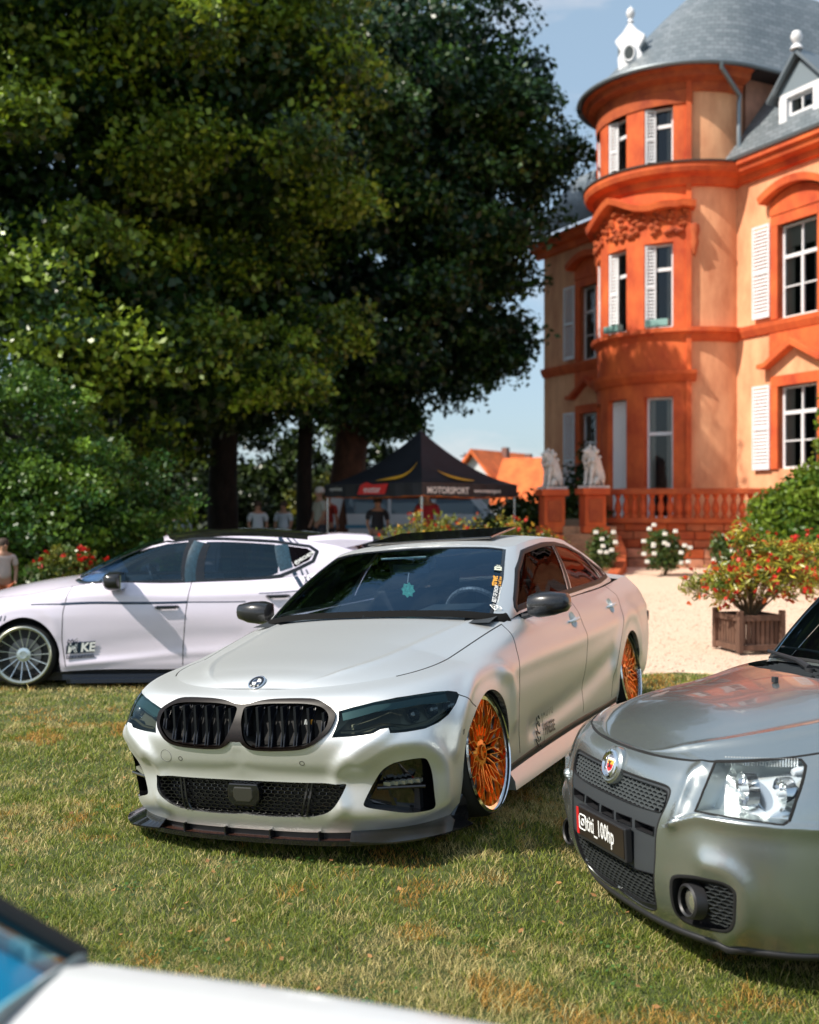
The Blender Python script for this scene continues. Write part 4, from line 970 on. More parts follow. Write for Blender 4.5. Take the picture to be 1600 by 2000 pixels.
    mb = MB(); mb.box((3.1, -.6, .5), (3.35, .6, 1.05)); mb.build('rear_seat', seat_cloth, root, bevel=.04)
    mb = MB(); mb.box((.3, -.72, .05), (4.05, .72, .3)); mb.build('underbody', black_plastic, root)
    return root, S, T

# ================================================================= grey city car at the right edge
def build_grey():
    T = CarFrame((.762, 4.20, -.12), 1.26, .03, .02, 1.0)
    root = empty('parked_car', 'glossy grey city car with round red badge and black centre grille at the right edge', 'car', T.t)
    root.matrix_world = T.M
    paint = mat('metallic_grey', (.43, .46, .45), .27, .88, .7, noise=.12, nscale=1300, detail=0)
    qs = [0, .09, .19, .29, .38, .47, .55, .62, .68]
    st = [.70, 1.10, 1.9, 2.7, 3.0]
    R = [[(.74, .17), (.75, .2), (.755, .2), (.75, .2), (.74, .24)],
         [(.77, .26), (.765, .27), (.765, .27), (.77, .28), (.76, .32)],
         [(.785, .36), (.775, .36), (.775, .36), (.78, .37), (.775, .41)],
         [(.79, .46), (.785, .46), (.783, .46), (.785, .47), (.78, .51)],
         [(.79, .55), (.79, .56), (.79, .57), (.79, .58), (.785, .61)],
         [(.785, .65), (.788, .67), (.79, .69), (.785, .70), (.78, .73)],
         [(.765, .74), (.775, .78), (.78, .80), (.775, .81), (.77, .84)],
         [(.725, .82), (.74, .88), (.755, .89), (.755, .9), (.75, .92)],
         [(.655, .865), (.665, .985), (.735, .965), (.735, .96), (.73, .98)]]
    fr = [(.09, .150, 2.7), (.035, .225, 2.8), (.005, .32, 2.9), (0, .42, 2.95), (.0, .51, 2.95), (.008, .585, 2.9), (.022, .65, 2.85), (.04, .705, 2.8), (.075, .752, 2.7)]
    rr = [(3.40, .25, 3), (3.50, .32, 3), (3.53, .41, 3), (3.54, .51, 3), (3.53, .61, 3), (3.52, .73, 3), (3.50, .84, 3), (3.48, .92, 3), (3.45, .98, 3)]
    S = side_sheet(R, st, fr, rr, qs, .70, 3.0); P = S.u2p; tr = lambda p: T.trace(S, p)
    S.crease(tr([(1312, 1608), (1360, 1592), (1400, 1601), (1470, 1610), (1540, 1616), (1600, 1618)]), .03, .016, side=-1)
    S.crease(tr([(1312, 1608), (1330, 1560), (1350, 1510), (1372, 1495)]), .022, .010)
    S.crease(tr([(1380, 1690), (1420, 1700), (1450, 1730), (1455, 1800), (1420, 1835)]), .045, .016)
    S.crease(tr([(1345, 1560), (1360, 1530)]), .05, -.012)
    cen = chaikin(tr([(1207, 1501), (1230, 1510), (1278, 1526), (1305, 1535), (1311, 1546), (1300, 1576), (1290, 1595), (1281, 1625), (1279, 1690), (1285, 1772), (1278, 1780), (1252, 1769), (1203, 1741), (1182, 1728)]), False)
    cen = [(0, cen[0][1])]+cen+[(0, cen[-1][1])]
    lamp = tr([(1357, 1584), (1374, 1543), (1392, 1500), (1402, 1482), (1422, 1474), (1479, 1477), (1535, 1481), (1565, 1483), (1574, 1495), (1570, 1518), (1555, 1564), (1542, 1604), (1530, 1611), (1466, 1603), (1402, 1593)])
    fog = chaikin(tr([(1310, 1718), (1320, 1710), (1360, 1713), (1410, 1724), (1431, 1736), (1437, 1748), (1435, 1800), (1428, 1815), (1416, 1821), (1370, 1814), (1336, 1800), (1320, 1784), (1312, 1760)]), True)
    fa, ra = arch_poly(S, .80, .30, .33), arch_poly(S, 3.0, .30, .33)
    res = sheet(S, [dict(name='centre', poly=cen), dict(name='headlight', poly=lamp, mat=glass_clear, step=.012), dict(name='fog', poly=fog), dict(name='a', poly=fa), dict(name='b', poly=ra)], 'body', paint, root, pgrid(S, 1.4, 150, 60), 84)
    for k, o in res.items():
        if k[-1] in 'LR': o.name = k[:-1]
    for a in (fa, ra): rim_wall(S, a, .16, black_plastic, 'wheel_well', root, (0, -1, 0), black_plastic)
    # centre panel, set back, with its own openings
    grey_p = mat('charcoal_plastic', (.035, .04, .045), .5, bump=.1, bscale=300)
    hc = chaikin(tr([(1207, 1512), (1225, 1516), (1270, 1532), (1300, 1543), (1302, 1552), (1296, 1575), (1290, 1588), (1262, 1580), (1234, 1571), (1200, 1556)]), False); hc = [(0, hc[0][1])]+hc+[(0, hc[-1][1])]
    lo = tr([(1196, 1673), (1242, 1698), (1275, 1707), (1281, 1768), (1252, 1760), (1203, 1733), (1184, 1722)]); lo = [(0, lo[0][1])]+lo+[(0, lo[-1][1])]
    slots = []
    xs = [(1193, 1580), (1207, 1586), (1236, 1598), (1240, 1600), (1277, 1615)]
    s1 = tr([(1203, 1586), (1232, 1597), (1232, 1614), (1203, 1601)]); s2 = tr([(1240, 1601), (1276, 1615), (1275, 1632), (1240, 1617)]); s0 = [(0, s1[0][1]), (s1[0][0]-.03, s1[0][1]), (s1[3][0]-.03, s1[3][1]), (0, s1[3][1])]
    res = sheet(S, [dict(name='centre_panel', poly=cen, mat=grey_p, one=True, inset=-.006), dict(name='h1', poly=hc), dict(name='h2', poly=lo), dict(name='s0', poly=s0), dict(name='s1', poly=s1), dict(name='s2', poly=s2)], None, paint, root, pgrid(S, .8, 90, 10), 70)
    rim_wall(S, cen, .02, paint, 'centre_lip', root, skip0=True)
    for a, nm in ((hc, 'grille_well'), (lo, 'grille_well'), (s0, 'slot_well'), (s1, 'slot_well'), (s2, 'slot_well')): rim_wall(S, a, .06, black_plastic, nm, root, (1, 0, 0), black_plastic, skip0=True)
    honey(S, hc, .030, .0135, .010, 'honeycomb_mesh', root, mat('mesh_grey', (.07, .08, .085), .4), th=.0045)
    honey(S, lo, .034, .015, .012, 'honeycomb_mesh', root, mat('mesh_grey2', (.03, .034, .036), .4), th=.003)
    gap(S, cen, root, w=.008)
    # badge
    pq = tr([(1207, 1497)])[0]; q = pq[1]; g = S.ev(np.array([0.]), np.array([q]))[0]; n_ = S.ev(np.array([0.]), np.array([q]), 'N')[0]; n_ = Vector((n_[0], 0, n_[2])).normalized()
    Z = n_; X = Vector((0, -1, 0)); X = Vector((0, 1, 0)).cross(Z).cross(Z).normalized(); X = Vector((0, -1, 0)); Y = Z.cross(X).normalized()
    M = Matrix((X, Y, Z)).transposed().to_4x4(); M.translation = Vector((g[0], 0, g[2]))+Z*.004
    mb = MB(); mb.lathe([(.075, -.03), (.074, .006), (.066, .014), (.058, .014)], 36); o = mb.build('badge_base', paint, root, True); o.matrix_local = M
    mb = MB(); mb.lathe([(.060, .008), (.057, .020), (.049, .022), (.044, .014), (.042, .015), (.038, .018), (.036, .012)], 36); o = mb.build('badge_ring', chrome, root, True); o.matrix_local = M
    mb = MB(); mb.lathe([(.0, .012), (.038, .012)], 28); o = mb.build('badge_field', mat('badge_grey', (.25, .27, .35), .3, .5), root); o.matrix_local = M
    def shield(w, t, b): return [(-w, t), (w, t), (w, 0), (w*.75, b*.6), (0, b), (-w*.75, b*.6), (-w, 0)]
    def flat(pts, z, m, nm): o = mesh_obj(nm, [(x, y, z) for x, y in pts], [tuple(range(len(pts)))], m, root); o.matrix_local = M
    flat(shield(.026, .024, -.034), .0135, white_paint, 'badge_shield'); flat([(-.023, 0.0), (.023, 0), (.0175, -.019), (0, -.03), (-.0175, -.019)], .0145, mat('badge_red', (.55, .02, .03), .3), 'badge_red_field'); flat([(-.023, .0), (.023, 0), (.023, .016), (-.023, .016)], .0145, mat('badge_yellow', (.75, .38, .05), .3), 'badge_yellow_field')
    mb = MB(); mb.tube([(-.012, .010, .016), (-.004, .004, .016), (.002, -.006, .016), (.010, -.012, .016)], .0035, 5); mb.tube([(-.004, .004, .016), (.006, .012, .016)], .002, 5); mb.tube([(.0, -.004, .016), (-.010, -.016, .016)], .002, 5); o = mb.build('badge_emblem', mat('badge_ink', (.02,)*3, .4), root); o.matrix_local = M
    # plate
    a = tr([(1168, 1620)])[0]; g = S.ev(np.array([0.]), np.array([a[1]]))[0]
    M = Matrix.Translation((g[0]-.028, 0, g[2]-.01)) @ Matrix.Rotation(-math.pi/2, 4, 'Z') @ Matrix.Rotation(math.pi/2, 4, 'X') @ Matrix.Rotation(R_(4), 4, 'X')
    mb = MB(); mb.box((-.20, -.068, -.03), (.20, .062, 0)); o = mb.build('plate_holder', black_plastic, root, bevel=.005); o.matrix_local = M
    mb = MB(); mb.box((-.192, -.052, 0), (.192, .056, .003)); o = mb.build('plate', mat('plate_brown', (.022, .016, .013), .3), root); o.matrix_local = M
    mb = MB(); mb.box((-.192, -.052, .003), (-.172, .056, .0042)); o = mb.build('plate_band', mat('plate_red', (.5, .02, .02), .4), root); o.matrix_local = M
    text_obj('plate_lettering', 'titi_100hp', .090, white_paint, root, M @ Matrix.Translation((-.102, -.020, .0045)), bold=.0014, sx=.60)
    # camera glyph in front of the name
    mb = MB()
    def rr(w, h, r, n=5):
        pts = []
        for cx, cy, a0 in ((w-r, h-r, 0), (-w+r, h-r, 90), (-w+r, -h+r, 180), (w-r, -h+r, 270)):
            for k in range(n): t = R_(a0+90*k/(n-1)); pts.append((cx+r*math.cos(t), cy+r*math.sin(t), 0))
        return pts
    o_ = rr(.029, .029, .012); mb.tube(o_+[o_[0]], .003, 4, cap=False); c_ = [(.012*math.cos(t), .012*math.sin(t), 0) for t in np.linspace(0, 2*math.pi, 17)]; mb.tube(c_, .003, 4, cap=False); mb.box((.014, .014, 0), (.019, .019, .002)); o = mb.build('plate_glyph', white_paint, root); o.matrix_local = M @ Matrix.Translation((-.136, .003, .005))
    # headlights
    sil = mat('reflector', (.75, .78, .78), .18, .9)
    rim_wall(S, lamp, .006, black_rubber, 'headlight_seal', root); gap(S, lamp, root, closed=True, w=.012)
    rim_wall(S, lamp, .10, mat('lamp_wall', (.55, .6, .6), .3, .7), 'headlight_housing', root, (.95, -.25, 0), sil, capname='headlight_reflector')
    def at(px, dn):
        pq = tr([px])[0]; g = S.ev(np.array([pq[0]]), np.array([pq[1]]))[0]; return g+np.array([dn, -dn*.25, 0])
    for s in (1, -1):
        for px, r, dn in (((1425, 1545), .056, .062), ((1492, 1556), .054, .078)):
            c = at(px, dn); M = Matrix.Translation((c[0], -s*c[1], c[2])) @ Matrix.Rotation(R_(-12*s), 4, 'Z') @ Matrix.Rotation(R_(-90), 4, 'Z')
            mb = MB(); prof = [(.0, .035), (r*.25, .034), (r*.3, .030), (r*.45, .034), (r*.5, .028), (r*.65, .030), (r*.7, .02), (r*.85, .02), (r*.9, .006), (r*1.05, 0), (r*1.08, .04)]; mb.lathe(prof, 22, axis='y'); o = mb.build('headlight_bowl', chrome, root, True); o.matrix_local = M
            mb = MB(); mb.lathe([(0, -.012), (r*.2, -.006), (r*.22, .03)], 12, axis='y'); o = mb.build('headlight_bulb', mat('bulb', (.7, .75, .8), .1, .3, 1), root, True); o.matrix_local = M
        # fluted top band and side flutes
        mb = MB()
        for i in range(26):
            t = i/25; c = at((1408+t*140, 1486+t*5), .025); mb.tube([(c[0], -s*c[1], c[2]+.014), (c[0], -s*c[1], c[2]-.016)], .0035, 5)
        mb.build('headlight_flutes', glass_clear if False else mat('flute', (.8, .84, .85), .12, .5, 1), root, True, kind='stuff')
        mb = MB()
        for i in range(14):
            c = at((1420, 1520+i*4.4), .028); w_ = .022*math.sin(math.pi*(i+1)/15)+.004; mb.tube([(c[0], -s*(c[1]-w_), c[2]), (c[0], -s*(c[1]+w_), c[2])], .003, 5)
        mb.build('headlight_flutes', MATS['flute'], root, True, kind='stuff')
        c = at((1545, 1510), .03); mb = MB(); mb.lathe([(0, -.02), (.012, -.016), (.018, 0), (.02, .03)], 14, c=(0, 0, 0), axis='y'); o = mb.build('indicator_bulb', mat('bulb', (.7,)*3), root, True); o.matrix_local = Matrix.Translation((c[0], -s*c[1], c[2])) @ Matrix.Rotation(R_(-90), 4, 'Z')
    # fog recess
    rim_wall(S, fog, .05, black_plastic, 'fog_recess', root, (1, -.12, 0), black_plastic); gap(S, fog, root, closed=True, w=.014)
    fh = tr([(1375, 1728), (1410, 1733), (1428, 1745), (1430, 1798), (1420, 1812), (1385, 1805)]); [honey(S, fh, .03, .014, .012, 'fog_mesh', root, MATS['mesh_grey2'], th=.003, sds=(k_,)) for k_ in (1, -1)]
    for s in (1, -1):
        c = at((1343, 1760), .0); M = Matrix.Translation((c[0], -s*c[1], c[2])) @ Matrix.Rotation(R_(-90), 4, 'Z')
        mb = MB(); mb.lathe([(.046, .0), (.052, -.006), (.060, .0), (.066, .04)], 26, axis='y'); o = mb.build('fog_bezel', black_plastic, root, True); o.matrix_local = M
        mb = MB(); mb.lathe([(.0, .010), (.025, .012), (.046, .02)], 26, axis='y'); o = mb.build('fog_lamp', mat('fog_glass', (.5, .5, .42), .08, .8, 1), root, True); o.matrix_local = M
    # lower lip
    pl = np.linspace(0, P(.44), 40); G = S.ev(pl, np.zeros(40)); Nn = S.ev(pl, np.zeros(40), 'N'); Nn[:, 2] = 0; Nn /= np.linalg.norm(Nn, axis=1, keepdims=True); V = []; Fc = []
    for i in range(40):
        a = G[i]; V += [tuple(a-Nn[i]*.02+[0, 0, .005]), tuple(a+Nn[i]*.004-[0, 0, .004]), tuple(a-Nn[i]*.012-[0, 0, .028]), tuple(a-Nn[i]*.12-[0, 0, .04])]
    for i in range(39):
        for k in range(4): Fc.append((i*4+k, i*4+(k+1) % 4, i*4+4+(k+1) % 4, i*4+4+k))
    V = np.array(V)*[1, -1, 1]; mesh_obj('lower_lip', np.r_[V, V*[1, -1, 1]], Fc+[tuple(k+160 for k in f) for f in Fc], black_plastic, root, True)
    # bonnet
    pp = np.linspace(0, P(1.12), 160); E = S.ev(pp, np.full(160, S.Q[-1]))
    H = cross_sheet(E, [(E[0, 0], E[0, 2]), (.20, .825), (.35, .885), (.6, .95), (.9, 1.005), (1.14, 1.03)])
    H.crease([(.16, .60), (.3, .66), (.6, .70), (.95, .72)], .05, .012)
    # the bonnet stops at the scuttle
    sc_ = [(.92, 0), (.94, .30), (.98, .55), (1.05, .78), (1.11, .9), (1.2, .9), (1.2, 0)]
    sheet(H, [dict(name='scuttle_panel', poly=sc_, mat=black_plastic, one=True, inset=-.02)], 'bonnet', paint, root, 60, 34)
    gap(S, [(p, S.Q[-1]-.003) for p in np.linspace(0, P(1.08), 80)], root, w=.012)
    for k in range(5):
        strip(H, [(.96+k*.028, .02), (.98+k*.028, .35), (1.01+k*.028, .6)], .006, grey_p, 'scuttle_rib', root, lift=.0, h=-.01)
    base = [(1.07, 0, 1.04), (1.085, .3, 1.03), (1.13, .50, 1.015), (1.18, .62, .995), (1.24, .675, .98), (1.37, .705, .965), (1.8, .73, .965), (2.4, .735, .975), (2.9, .735, .985), (3.25, .70, .99), (3.40, .60, .99), (3.45, .35, .99), (3.46, 0, .99)]
    roof = [(1.55, 0, 1.50), (1.555, .22, 1.497), (1.57, .42, 1.485), (1.59, .51, 1.47), (1.62, .55, 1.465), (1.70, .57, 1.475), (2.1, .60, 1.50), (2.5, .605, 1.50), (2.9, .60, 1.49), (3.15, .57, 1.47), (3.25, .5, 1.47), (3.28, .25, 1.48), (3.28, 0, 1.48)]
    Gs = greenhouse(base, roof, .02); k = Gs.kn
    ws = [(0, .03), (k[2], .04), (k[3]-.01, .05), (k[3], .5), (k[3]-.02, .95), (0, .96)]
    sg = [(k[5]-.02, .08), (k[8]+.1, .10), (k[8]+.05, .85), (k[5]+.1, .85)]
    sheet(Gs, [dict(name='windscreen', poly=ws, mat=glass_wind, one=True, inset=-.003), dict(name='side_window', poly=sg, mat=glass_side, inset=-.003)], 'pillar_frame', paint, root, 160, 20)
    strip(Gs, [(0, .03), (k[2], .04), (k[3]-.01, .05), (k[3]+.004, .5), (k[3]-.02, .95)], .02, black_rubber, 'windscreen_seal', root, lift=.003)
    rl = roof_lid(roof, [(1.55, 1.50), (1.8, 1.53), (2.4, 1.545), (3.28, 1.48)]); sheet(rl, [], 'roof', paint, root, 30, 20)
    # wipers
    mb = MB(); mb.tube([(1.05, -.52, 1.02), (1.10, -.40, 1.05), (1.14, -.05, 1.08), (1.17, .30, 1.085), (1.19, .52, 1.08)], [.014, .012, .008, .006, .005], 8); mb.tube([(1.05, -.52, .97), (1.05, -.52, 1.01)], .02, 10); mb.build('wiper', black_plastic, root, True)
    mb = MB(); mb.tube([(1.02, .10, 1.03), (1.05, .22, 1.05), (1.12, .52, 1.06)], [.016, .012, .008], 8); mb.tube([(1.02, .10, .985), (1.02, .10, 1.03)], .022, 10); mb.build('wiper', black_plastic, root, True)
    mb = MB(); mb.box((.76, -.012, .985), (.78, .012, 1.01)); mb.build('washer_nozzle', black_plastic, root, bevel=.003)
    for s in (1, -1):
        for uc in (.80, 3.0): annulus_wheel('wheel', root, (uc, .76, .29), .30, .21, multi_spokes(8, .03), silver_trim, silver_trim, s)
        mir(root, (1.62, .86, 1.02), s, paint)
    mb = MB(); mb.box((1.1, -.65, .35), (3.3, .65, .75)); mb.build('cabin_tub', seat_cloth, root)
    mb = MB(); mb.box((1.1, -.62, .7), (1.5, .62, .98)); mb.build('dashboard', black_plastic, root, bevel=.04)
    for y in (-.35, .35): seat(root, 2.0, y)
    mb = MB(); mb.box((.55, -.60, .12), (3.4, .60, .35)); mb.build('underbody', black_plastic, root)
    return root, S, T
# ================================================================= blurred white coupe in the foreground corner
def build_corner():
    root = empty('parked_car', 'bright white car bonnet with blue windscreen corner, out of focus in the bottom left foreground', 'car', (0, 0, 0))
    paint = mat('bright_white', (.82, .82, .82), .25, 0, .6)
    C = CAMZ
    # bonnet: x to the right is forward; far edge at y ~1.7
    nx, ny = 30, 20; V = []; Fc = []
    for i in range(nx):
        x = -.50+1.25*i/(nx-1)
        for j in range(ny):
            t = j/(ny-1); y = 1.66-1.52*t
            edge = -.685-.115*(x+.49)-.06*(x+.49)**2; crown = .045*math.sin(math.pi*min(1, (t)*1.0))**.6
            V.append((x-.10*math.sin(math.pi*t)*(1 if i == 0 else 0), y, C+edge+crown-(.0 if j else .012)))
    for i in range(nx-1):
        for j in range(ny-1): a = i*ny+j; Fc.append((a, a+1, a+ny+1, a+ny))
    mesh_obj('bonnet', V, Fc, paint, root, True)
    # far wing
    V = []; Fc = []
    for i in range(nx):
        x = -1.9+2.65*i/(nx-1); e = -.685-.115*max(-.1, x+.49)-.06*max(0, x+.49)**2
        for dy, dz in ((0, -.012), (.03, -.03), (.05, -.09), (.055, -.25), (.03, -.45), (0, -.55)): V.append((x, 1.66+dy, C+e+dz))
    for i in range(nx-1):
        for j in range(5): a = i*6+j; Fc.append((a, a+6, a+7, a+1))
    mesh_obj('front_wing', V, Fc, paint, root, True)
    mb = MB(); mb.box((-1.9, .1, C-1.35), (.75, 1.6, C-.8)); mb.box((.74, .1, C-1.35), (.80, 1.62, C-.9)); mb.build('body', paint, root, bevel=.03)
    # windscreen: corner at (-.5,1.66), pillar rising up-left, base running towards the camera
    c0 = Vector((-.505, 1.655, C-.690)); up = Vector((-.52, -.20, .42)); bs = [c0, Vector((-.525, 1.40, C-.655)), Vector((-.53, 1.1, C-.64)), Vector((-.53, .7, C-.64)), Vector((-.51, .3, C-.66)), Vector((-.48, .15, C-.69))]
    top = [c0+up*1.0, Vector((-1.06, 1.2, C-.25)), Vector((-1.08, 1.0, C-.235)), Vector((-1.08, .7, C-.235)), Vector((-1.06, .4, C-.25)), Vector((-1.02, .33, C-.27))]
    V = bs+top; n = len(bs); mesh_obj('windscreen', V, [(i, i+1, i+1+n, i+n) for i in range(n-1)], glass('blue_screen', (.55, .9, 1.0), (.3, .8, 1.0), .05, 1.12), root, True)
    V2 = [v+Vector((-.006, 0, -.02)) for v in V]; mesh_obj('dashboard', V2, [(i, i+1, i+1+n, i+n) for i in range(n-1)], mat('sky_reflection_blue', (.01, .42, .62), .7), root)  # cyan sheet just under the glass, its colour stands for the reflected sky
    mb = MB(); mb.tube([c0+Vector((0, .01, 0)), c0+up*.5+Vector((0, .012, 0)), c0+up], .016, 8); mb.build('pillar_seal', black_rubber, root, True)
    mb = MB(); mb.tube([c0+Vector((-.02, -.045, .0)), c0+up*.5+Vector((-.02, -.05, 0)), c0+up+Vector((-.02, -.05, 0))], .013, 8); mb.build('pillar_trim', mat('grey_blue_trim', (.25, .32, .36), .4), root, True)
    mb = MB(); mb.tube([c0+Vector((.0, .0, 0))]+bs[1:], .012, 8); mb.build('windscreen_seal', mat('seal_grey', (.10, .13, .14), .5), root, True)
    mb = MB(); mb.box((-2.6, .4, C-.27), (-1.05, 1.2, C-.235)); mb.build('roof', paint, root, bevel=.02)
    mb = MB(); mb.add([c0+Vector((0, .03, 0)), c0+up+Vector((0, .02, 0)), Vector((-2.6, 1.25, C-.25)), Vector((-2.8, 1.68, C-.68))], [(0, 1, 2, 3)]); mb.build('side_window', glass_side, root)
    for x in (.35,):
        for s, y in ((1, 1.45), (-1, .30)):
            mb = MB(); mb.lathe([(0, 0), (.2, 0), (.3, .02), (.3, .18), (.2, .2), (0, .2)], 28, axis='y'); o = mb.build('wheel', black_rubber, root, True); o.location = (x, y-.1, C-1.25)
    return root
# ================================================================= ground
CONT = []
def contacts(T, us, v, r):
    for u in us:
        for s in (1, -1):
            X = T.M @ Vector((u, -v*s, r)); CONT.append((X.x, X.y, X.z))
def gz(x, y):
    """ground height"""
    x = np.asarray(x, float); y = np.asarray(y, float)
    base = .35*np.clip((y-11.5)/10, 0, 1)**1.2
    a = np.zeros(x.shape); wsum = np.full(x.shape, .35)
    for cx, cy, cz in CONT:
        w = 1/(((x-cx)**2+(y-cy)**2)+.15)**1.5; a += w*(cz); wsum += w
    return base*(1)+(a/wsum)
def vnoise(x, y, s, seed=0):
    r = np.random.default_rng(seed); T = r.random((64, 64)); x = np.asarray(x)/s+1000; y = np.asarray(y)/s+1000
    i = np.floor(x).astype(int); j = np.floor(y).astype(int); fx = x-i; fy = y-j; fx = fx*fx*(3-2*fx); fy = fy*fy*(3-2*fy); g = lambda a, b: T[a % 64, b % 64]
    return (g(i, j)*(1-fx)+g(i+1, j)*fx)*(1-fy)+(g(i, j+1)*(1-fx)+g(i+1, j+1)*fx)*fy
def build_ground():
    xs = np.r_[np.linspace(-300, -12, 12), np.linspace(-11, 11, 130), np.linspace(12, 300, 12)]; ys = np.r_[np.linspace(-60, -1, 6), np.linspace(0, 26, 150), np.linspace(28, 900, 16)]
    X, Y = np.meshgrid(xs, ys, indexing='ij'); Z = gz(X, Y)-.012; ny = len(ys); V = np.c_[X.ravel(), Y.ravel(), Z.ravel()]
    i, j = np.meshgrid(np.arange(len(xs)-1), np.arange(ny-1), indexing='ij'); a = (i*ny+j).ravel(); Q = np.c_[a, a+ny, a+ny+1, a+1]
    m = mat('soil_green', (.05, .065, .015), .95, noise=.5, nscale=3, bump=.5, bscale=30)
    g = fast_mesh('lawn', V, Q, m); g['kind'] = 'structure'; g.data.polygons.foreach_set('use_smooth', np.ones(len(Q), bool))
    # gravel court: a sheet above the lawn with an irregular front edge
    xs = np.linspace(-2, 24, 200); V = []; n = len(xs); rows = 60; Fc = []
    for k in range(rows):
        t = (k/(rows-1))**1.6
        for x in xs:
            y0 = 10.35+.12*math.sin(x*3.1)+.07*math.sin(x*9.7+1)+.0*x; y = y0+t*(34-y0); V.append((x, y))
    V = np.array(V); Z = gz(V[:, 0], V[:, 1])+.004+.006*rng.random(len(V)); Z[:n] -= .02
    i, j = np.meshgrid(np.arange(rows-1), np.arange(n-1), indexing='ij'); a = (i*n+j).ravel(); Q = np.c_[a, a+1, a+n+1, a+n]
    m = mat('gravel', (.52, .36, .26), .95, noise=1, nscale=30, bump=1.0, bscale=70, col2=(.80, .60, .46), detail=8)
    g = fast_mesh('gravel_court', np.c_[V, Z], Q, m); g['kind'] = 'structure'
    # loose pebbles on the gravel
    N_ = 9000; px = rng.uniform(1.5, 7, N_); py = rng.uniform(10.5, 18, N_); s = rng.uniform(.006, .02, N_); z = gz(px, py)+.008
    octv = np.array([(1, 0, 0), (0, 1, 0), (-1, 0, 0), (0, -1, 0), (0, 0, .6), (0, 0, -.6)]); octf = np.array([(0, 1, 4), (1, 2, 4), (2, 3, 4), (3, 0, 4), (1, 0, 5), (2, 1, 5), (3, 2, 5), (0, 3, 5)])
    V = np.c_[px, py, z][:, None]+octv[None]*s[:, None, None]*rng.uniform(.6, 1.2, (N_, 6, 1)); Fq = (octf[None]+np.arange(N_)[:, None, None]*6).reshape(-1, 3)
    t = np.array([.62, .46, .35])*rng.uniform(.6, 1.25, (N_, 1)); t = np.repeat(t, 6, 0)
    g = fast_mesh('pebbles', V.reshape(-1, 3), Fq, attr_mat('pebble', .9), t); g['kind'] = 'stuff'
def build_grass():
    bands = [(-1.6, 1.6, 1.9, 3.0, 24000), (-2.2, 2.6, 3.0, 4.2, 17000), (-3, 2.2, 4.2, 6, 10000), (-3.8, 2.8, 6, 8, 5500), (-5.0, 4.6, 8, 10.4, 2600), (-5.6, 1.4, 10.4, 14, 900)]
    XY = []; 
    for x0, x1, y0, y1, d in bands:
        n = int((x1-x0)*(y1-y0)*d); XY.append(np.c_[rng.uniform(x0, x1, n), rng.uniform(y0, y1, n)])
    XY = np.concatenate(XY); n = len(XY)
    x, y = XY.T; k = np.abs(x/y) < .43; x, y = x[k], y[k]; n = len(x); z = gz(x, y)-.012
    sc = np.clip(y/4.5, .75, 2.2)
    dry = vnoise(x, y, .30, 1)*.32+vnoise(x, y, .09, 2)*.45+vnoise(x, y, 1.1, 3)*.30
    tall = .55+.9*vnoise(x, y, .12, 5)**1.3+.3*vnoise(x, y, .4, 6)
    h = rng.uniform(.011, .030, n)*tall*(.9+.1*sc); w = rng.uniform(.0010, .0021, n)*sc
    wild = rng.random(n) < .012; h[wild] *= 1.7
    an = rng.uniform(0, 2*math.pi, n); ca, sa = np.cos(an), np.sin(an)
    le = rng.uniform(.3, 1.5, n)*h; la = rng.uniform(0, 2*math.pi, n); lx, ly = np.cos(la)*le, np.sin(la)*le
    P = np.zeros((n, 5, 3)); 
    P[:, 0] = np.c_[x-ca*w, y-sa*w, z]; P[:, 1] = np.c_[x+ca*w, y+sa*w, z]
    P[:, 2] = np.c_[x-ca*w*.8+lx*.35, y-sa*w*.8+ly*.35, z+h*.6]; P[:, 3] = np.c_[x+ca*w*.8+lx*.35, y+sa*w*.8+ly*.35, z+h*.6]
    P[:, 4] = np.c_[x+lx, y+ly, z+h]
    b = np.arange(n)[:, None]*5; T_ = np.concatenate([b+[0, 1, 3], b+[0, 3, 2], b+[2, 3, 4]], 1).reshape(-1, 3)
    green = np.array([.045, .10, .012]); green2 = np.array([.34, .38, .06]); straw = np.array([.58, .49, .21]); rust = np.array([.50, .24, .05])
    r = rng.random(n)[:, None]; g = green*(1-r)+green2*r
    pd = np.clip((dry-.42)*3.6, .14, .85); isd = rng.random(n) < pd
    g[isd] = straw*rng.uniform(.6, 1.25, (isd.sum(), 1))
    ru = vnoise(x, y, .13, 9)*.6+vnoise(x, y, .6, 11)*.4; isr = (rng.random(n) < np.clip((ru-.60)*6, .01, .7)); g[isr] = (rust+(np.array([.55, .36, .09])-rust)*rng.random((isr.sum(), 1)))*rng.uniform(.6, 1.3, (isr.sum(), 1))
    o = fast_mesh('grass', P.reshape(-1, 3), T_, attr_mat('grass_blades', .55, .35, .35), np.repeat(g, 5, 0)); o['kind'] = 'stuff'
    # fallen leaves and clover between the blades
    m_ = 420; px = rng.uniform(-3.2, 2.4, m_); py = rng.uniform(2.2, 9, m_); k = np.abs(px/py) < .42; px, py = px[k], py[k]; C = np.c_[px, py, gz(px, py)+rng.uniform(.004, .02, len(px))]
    br = np.array([.26, .13, .05])*rng.uniform(.5, 1.5, (len(px), 1)); leaves('fallen_leaves', C, .014, br, None, attr_mat('dead_leaf', .8), up=2.5, kind='stuff')
    q = rng.integers(0, 60, 2600); cx_ = rng.uniform(-2.6, 2.2, 60); cy_ = rng.uniform(2.4, 7.5, 60); C = np.c_[cx_[q]+rng.normal(0, .07, 2600), cy_[q]+rng.normal(0, .07, 2600)]; C = np.c_[C, gz(C[:, 0], C[:, 1])+rng.uniform(.004, .018, 2600)]
    leaves('clover', C, .008, np.array([.045, .10, .018])*rng.uniform(.6, 1.4, (2600, 1)), None, up=2.0, kind='stuff', aspect=.9)
    return n
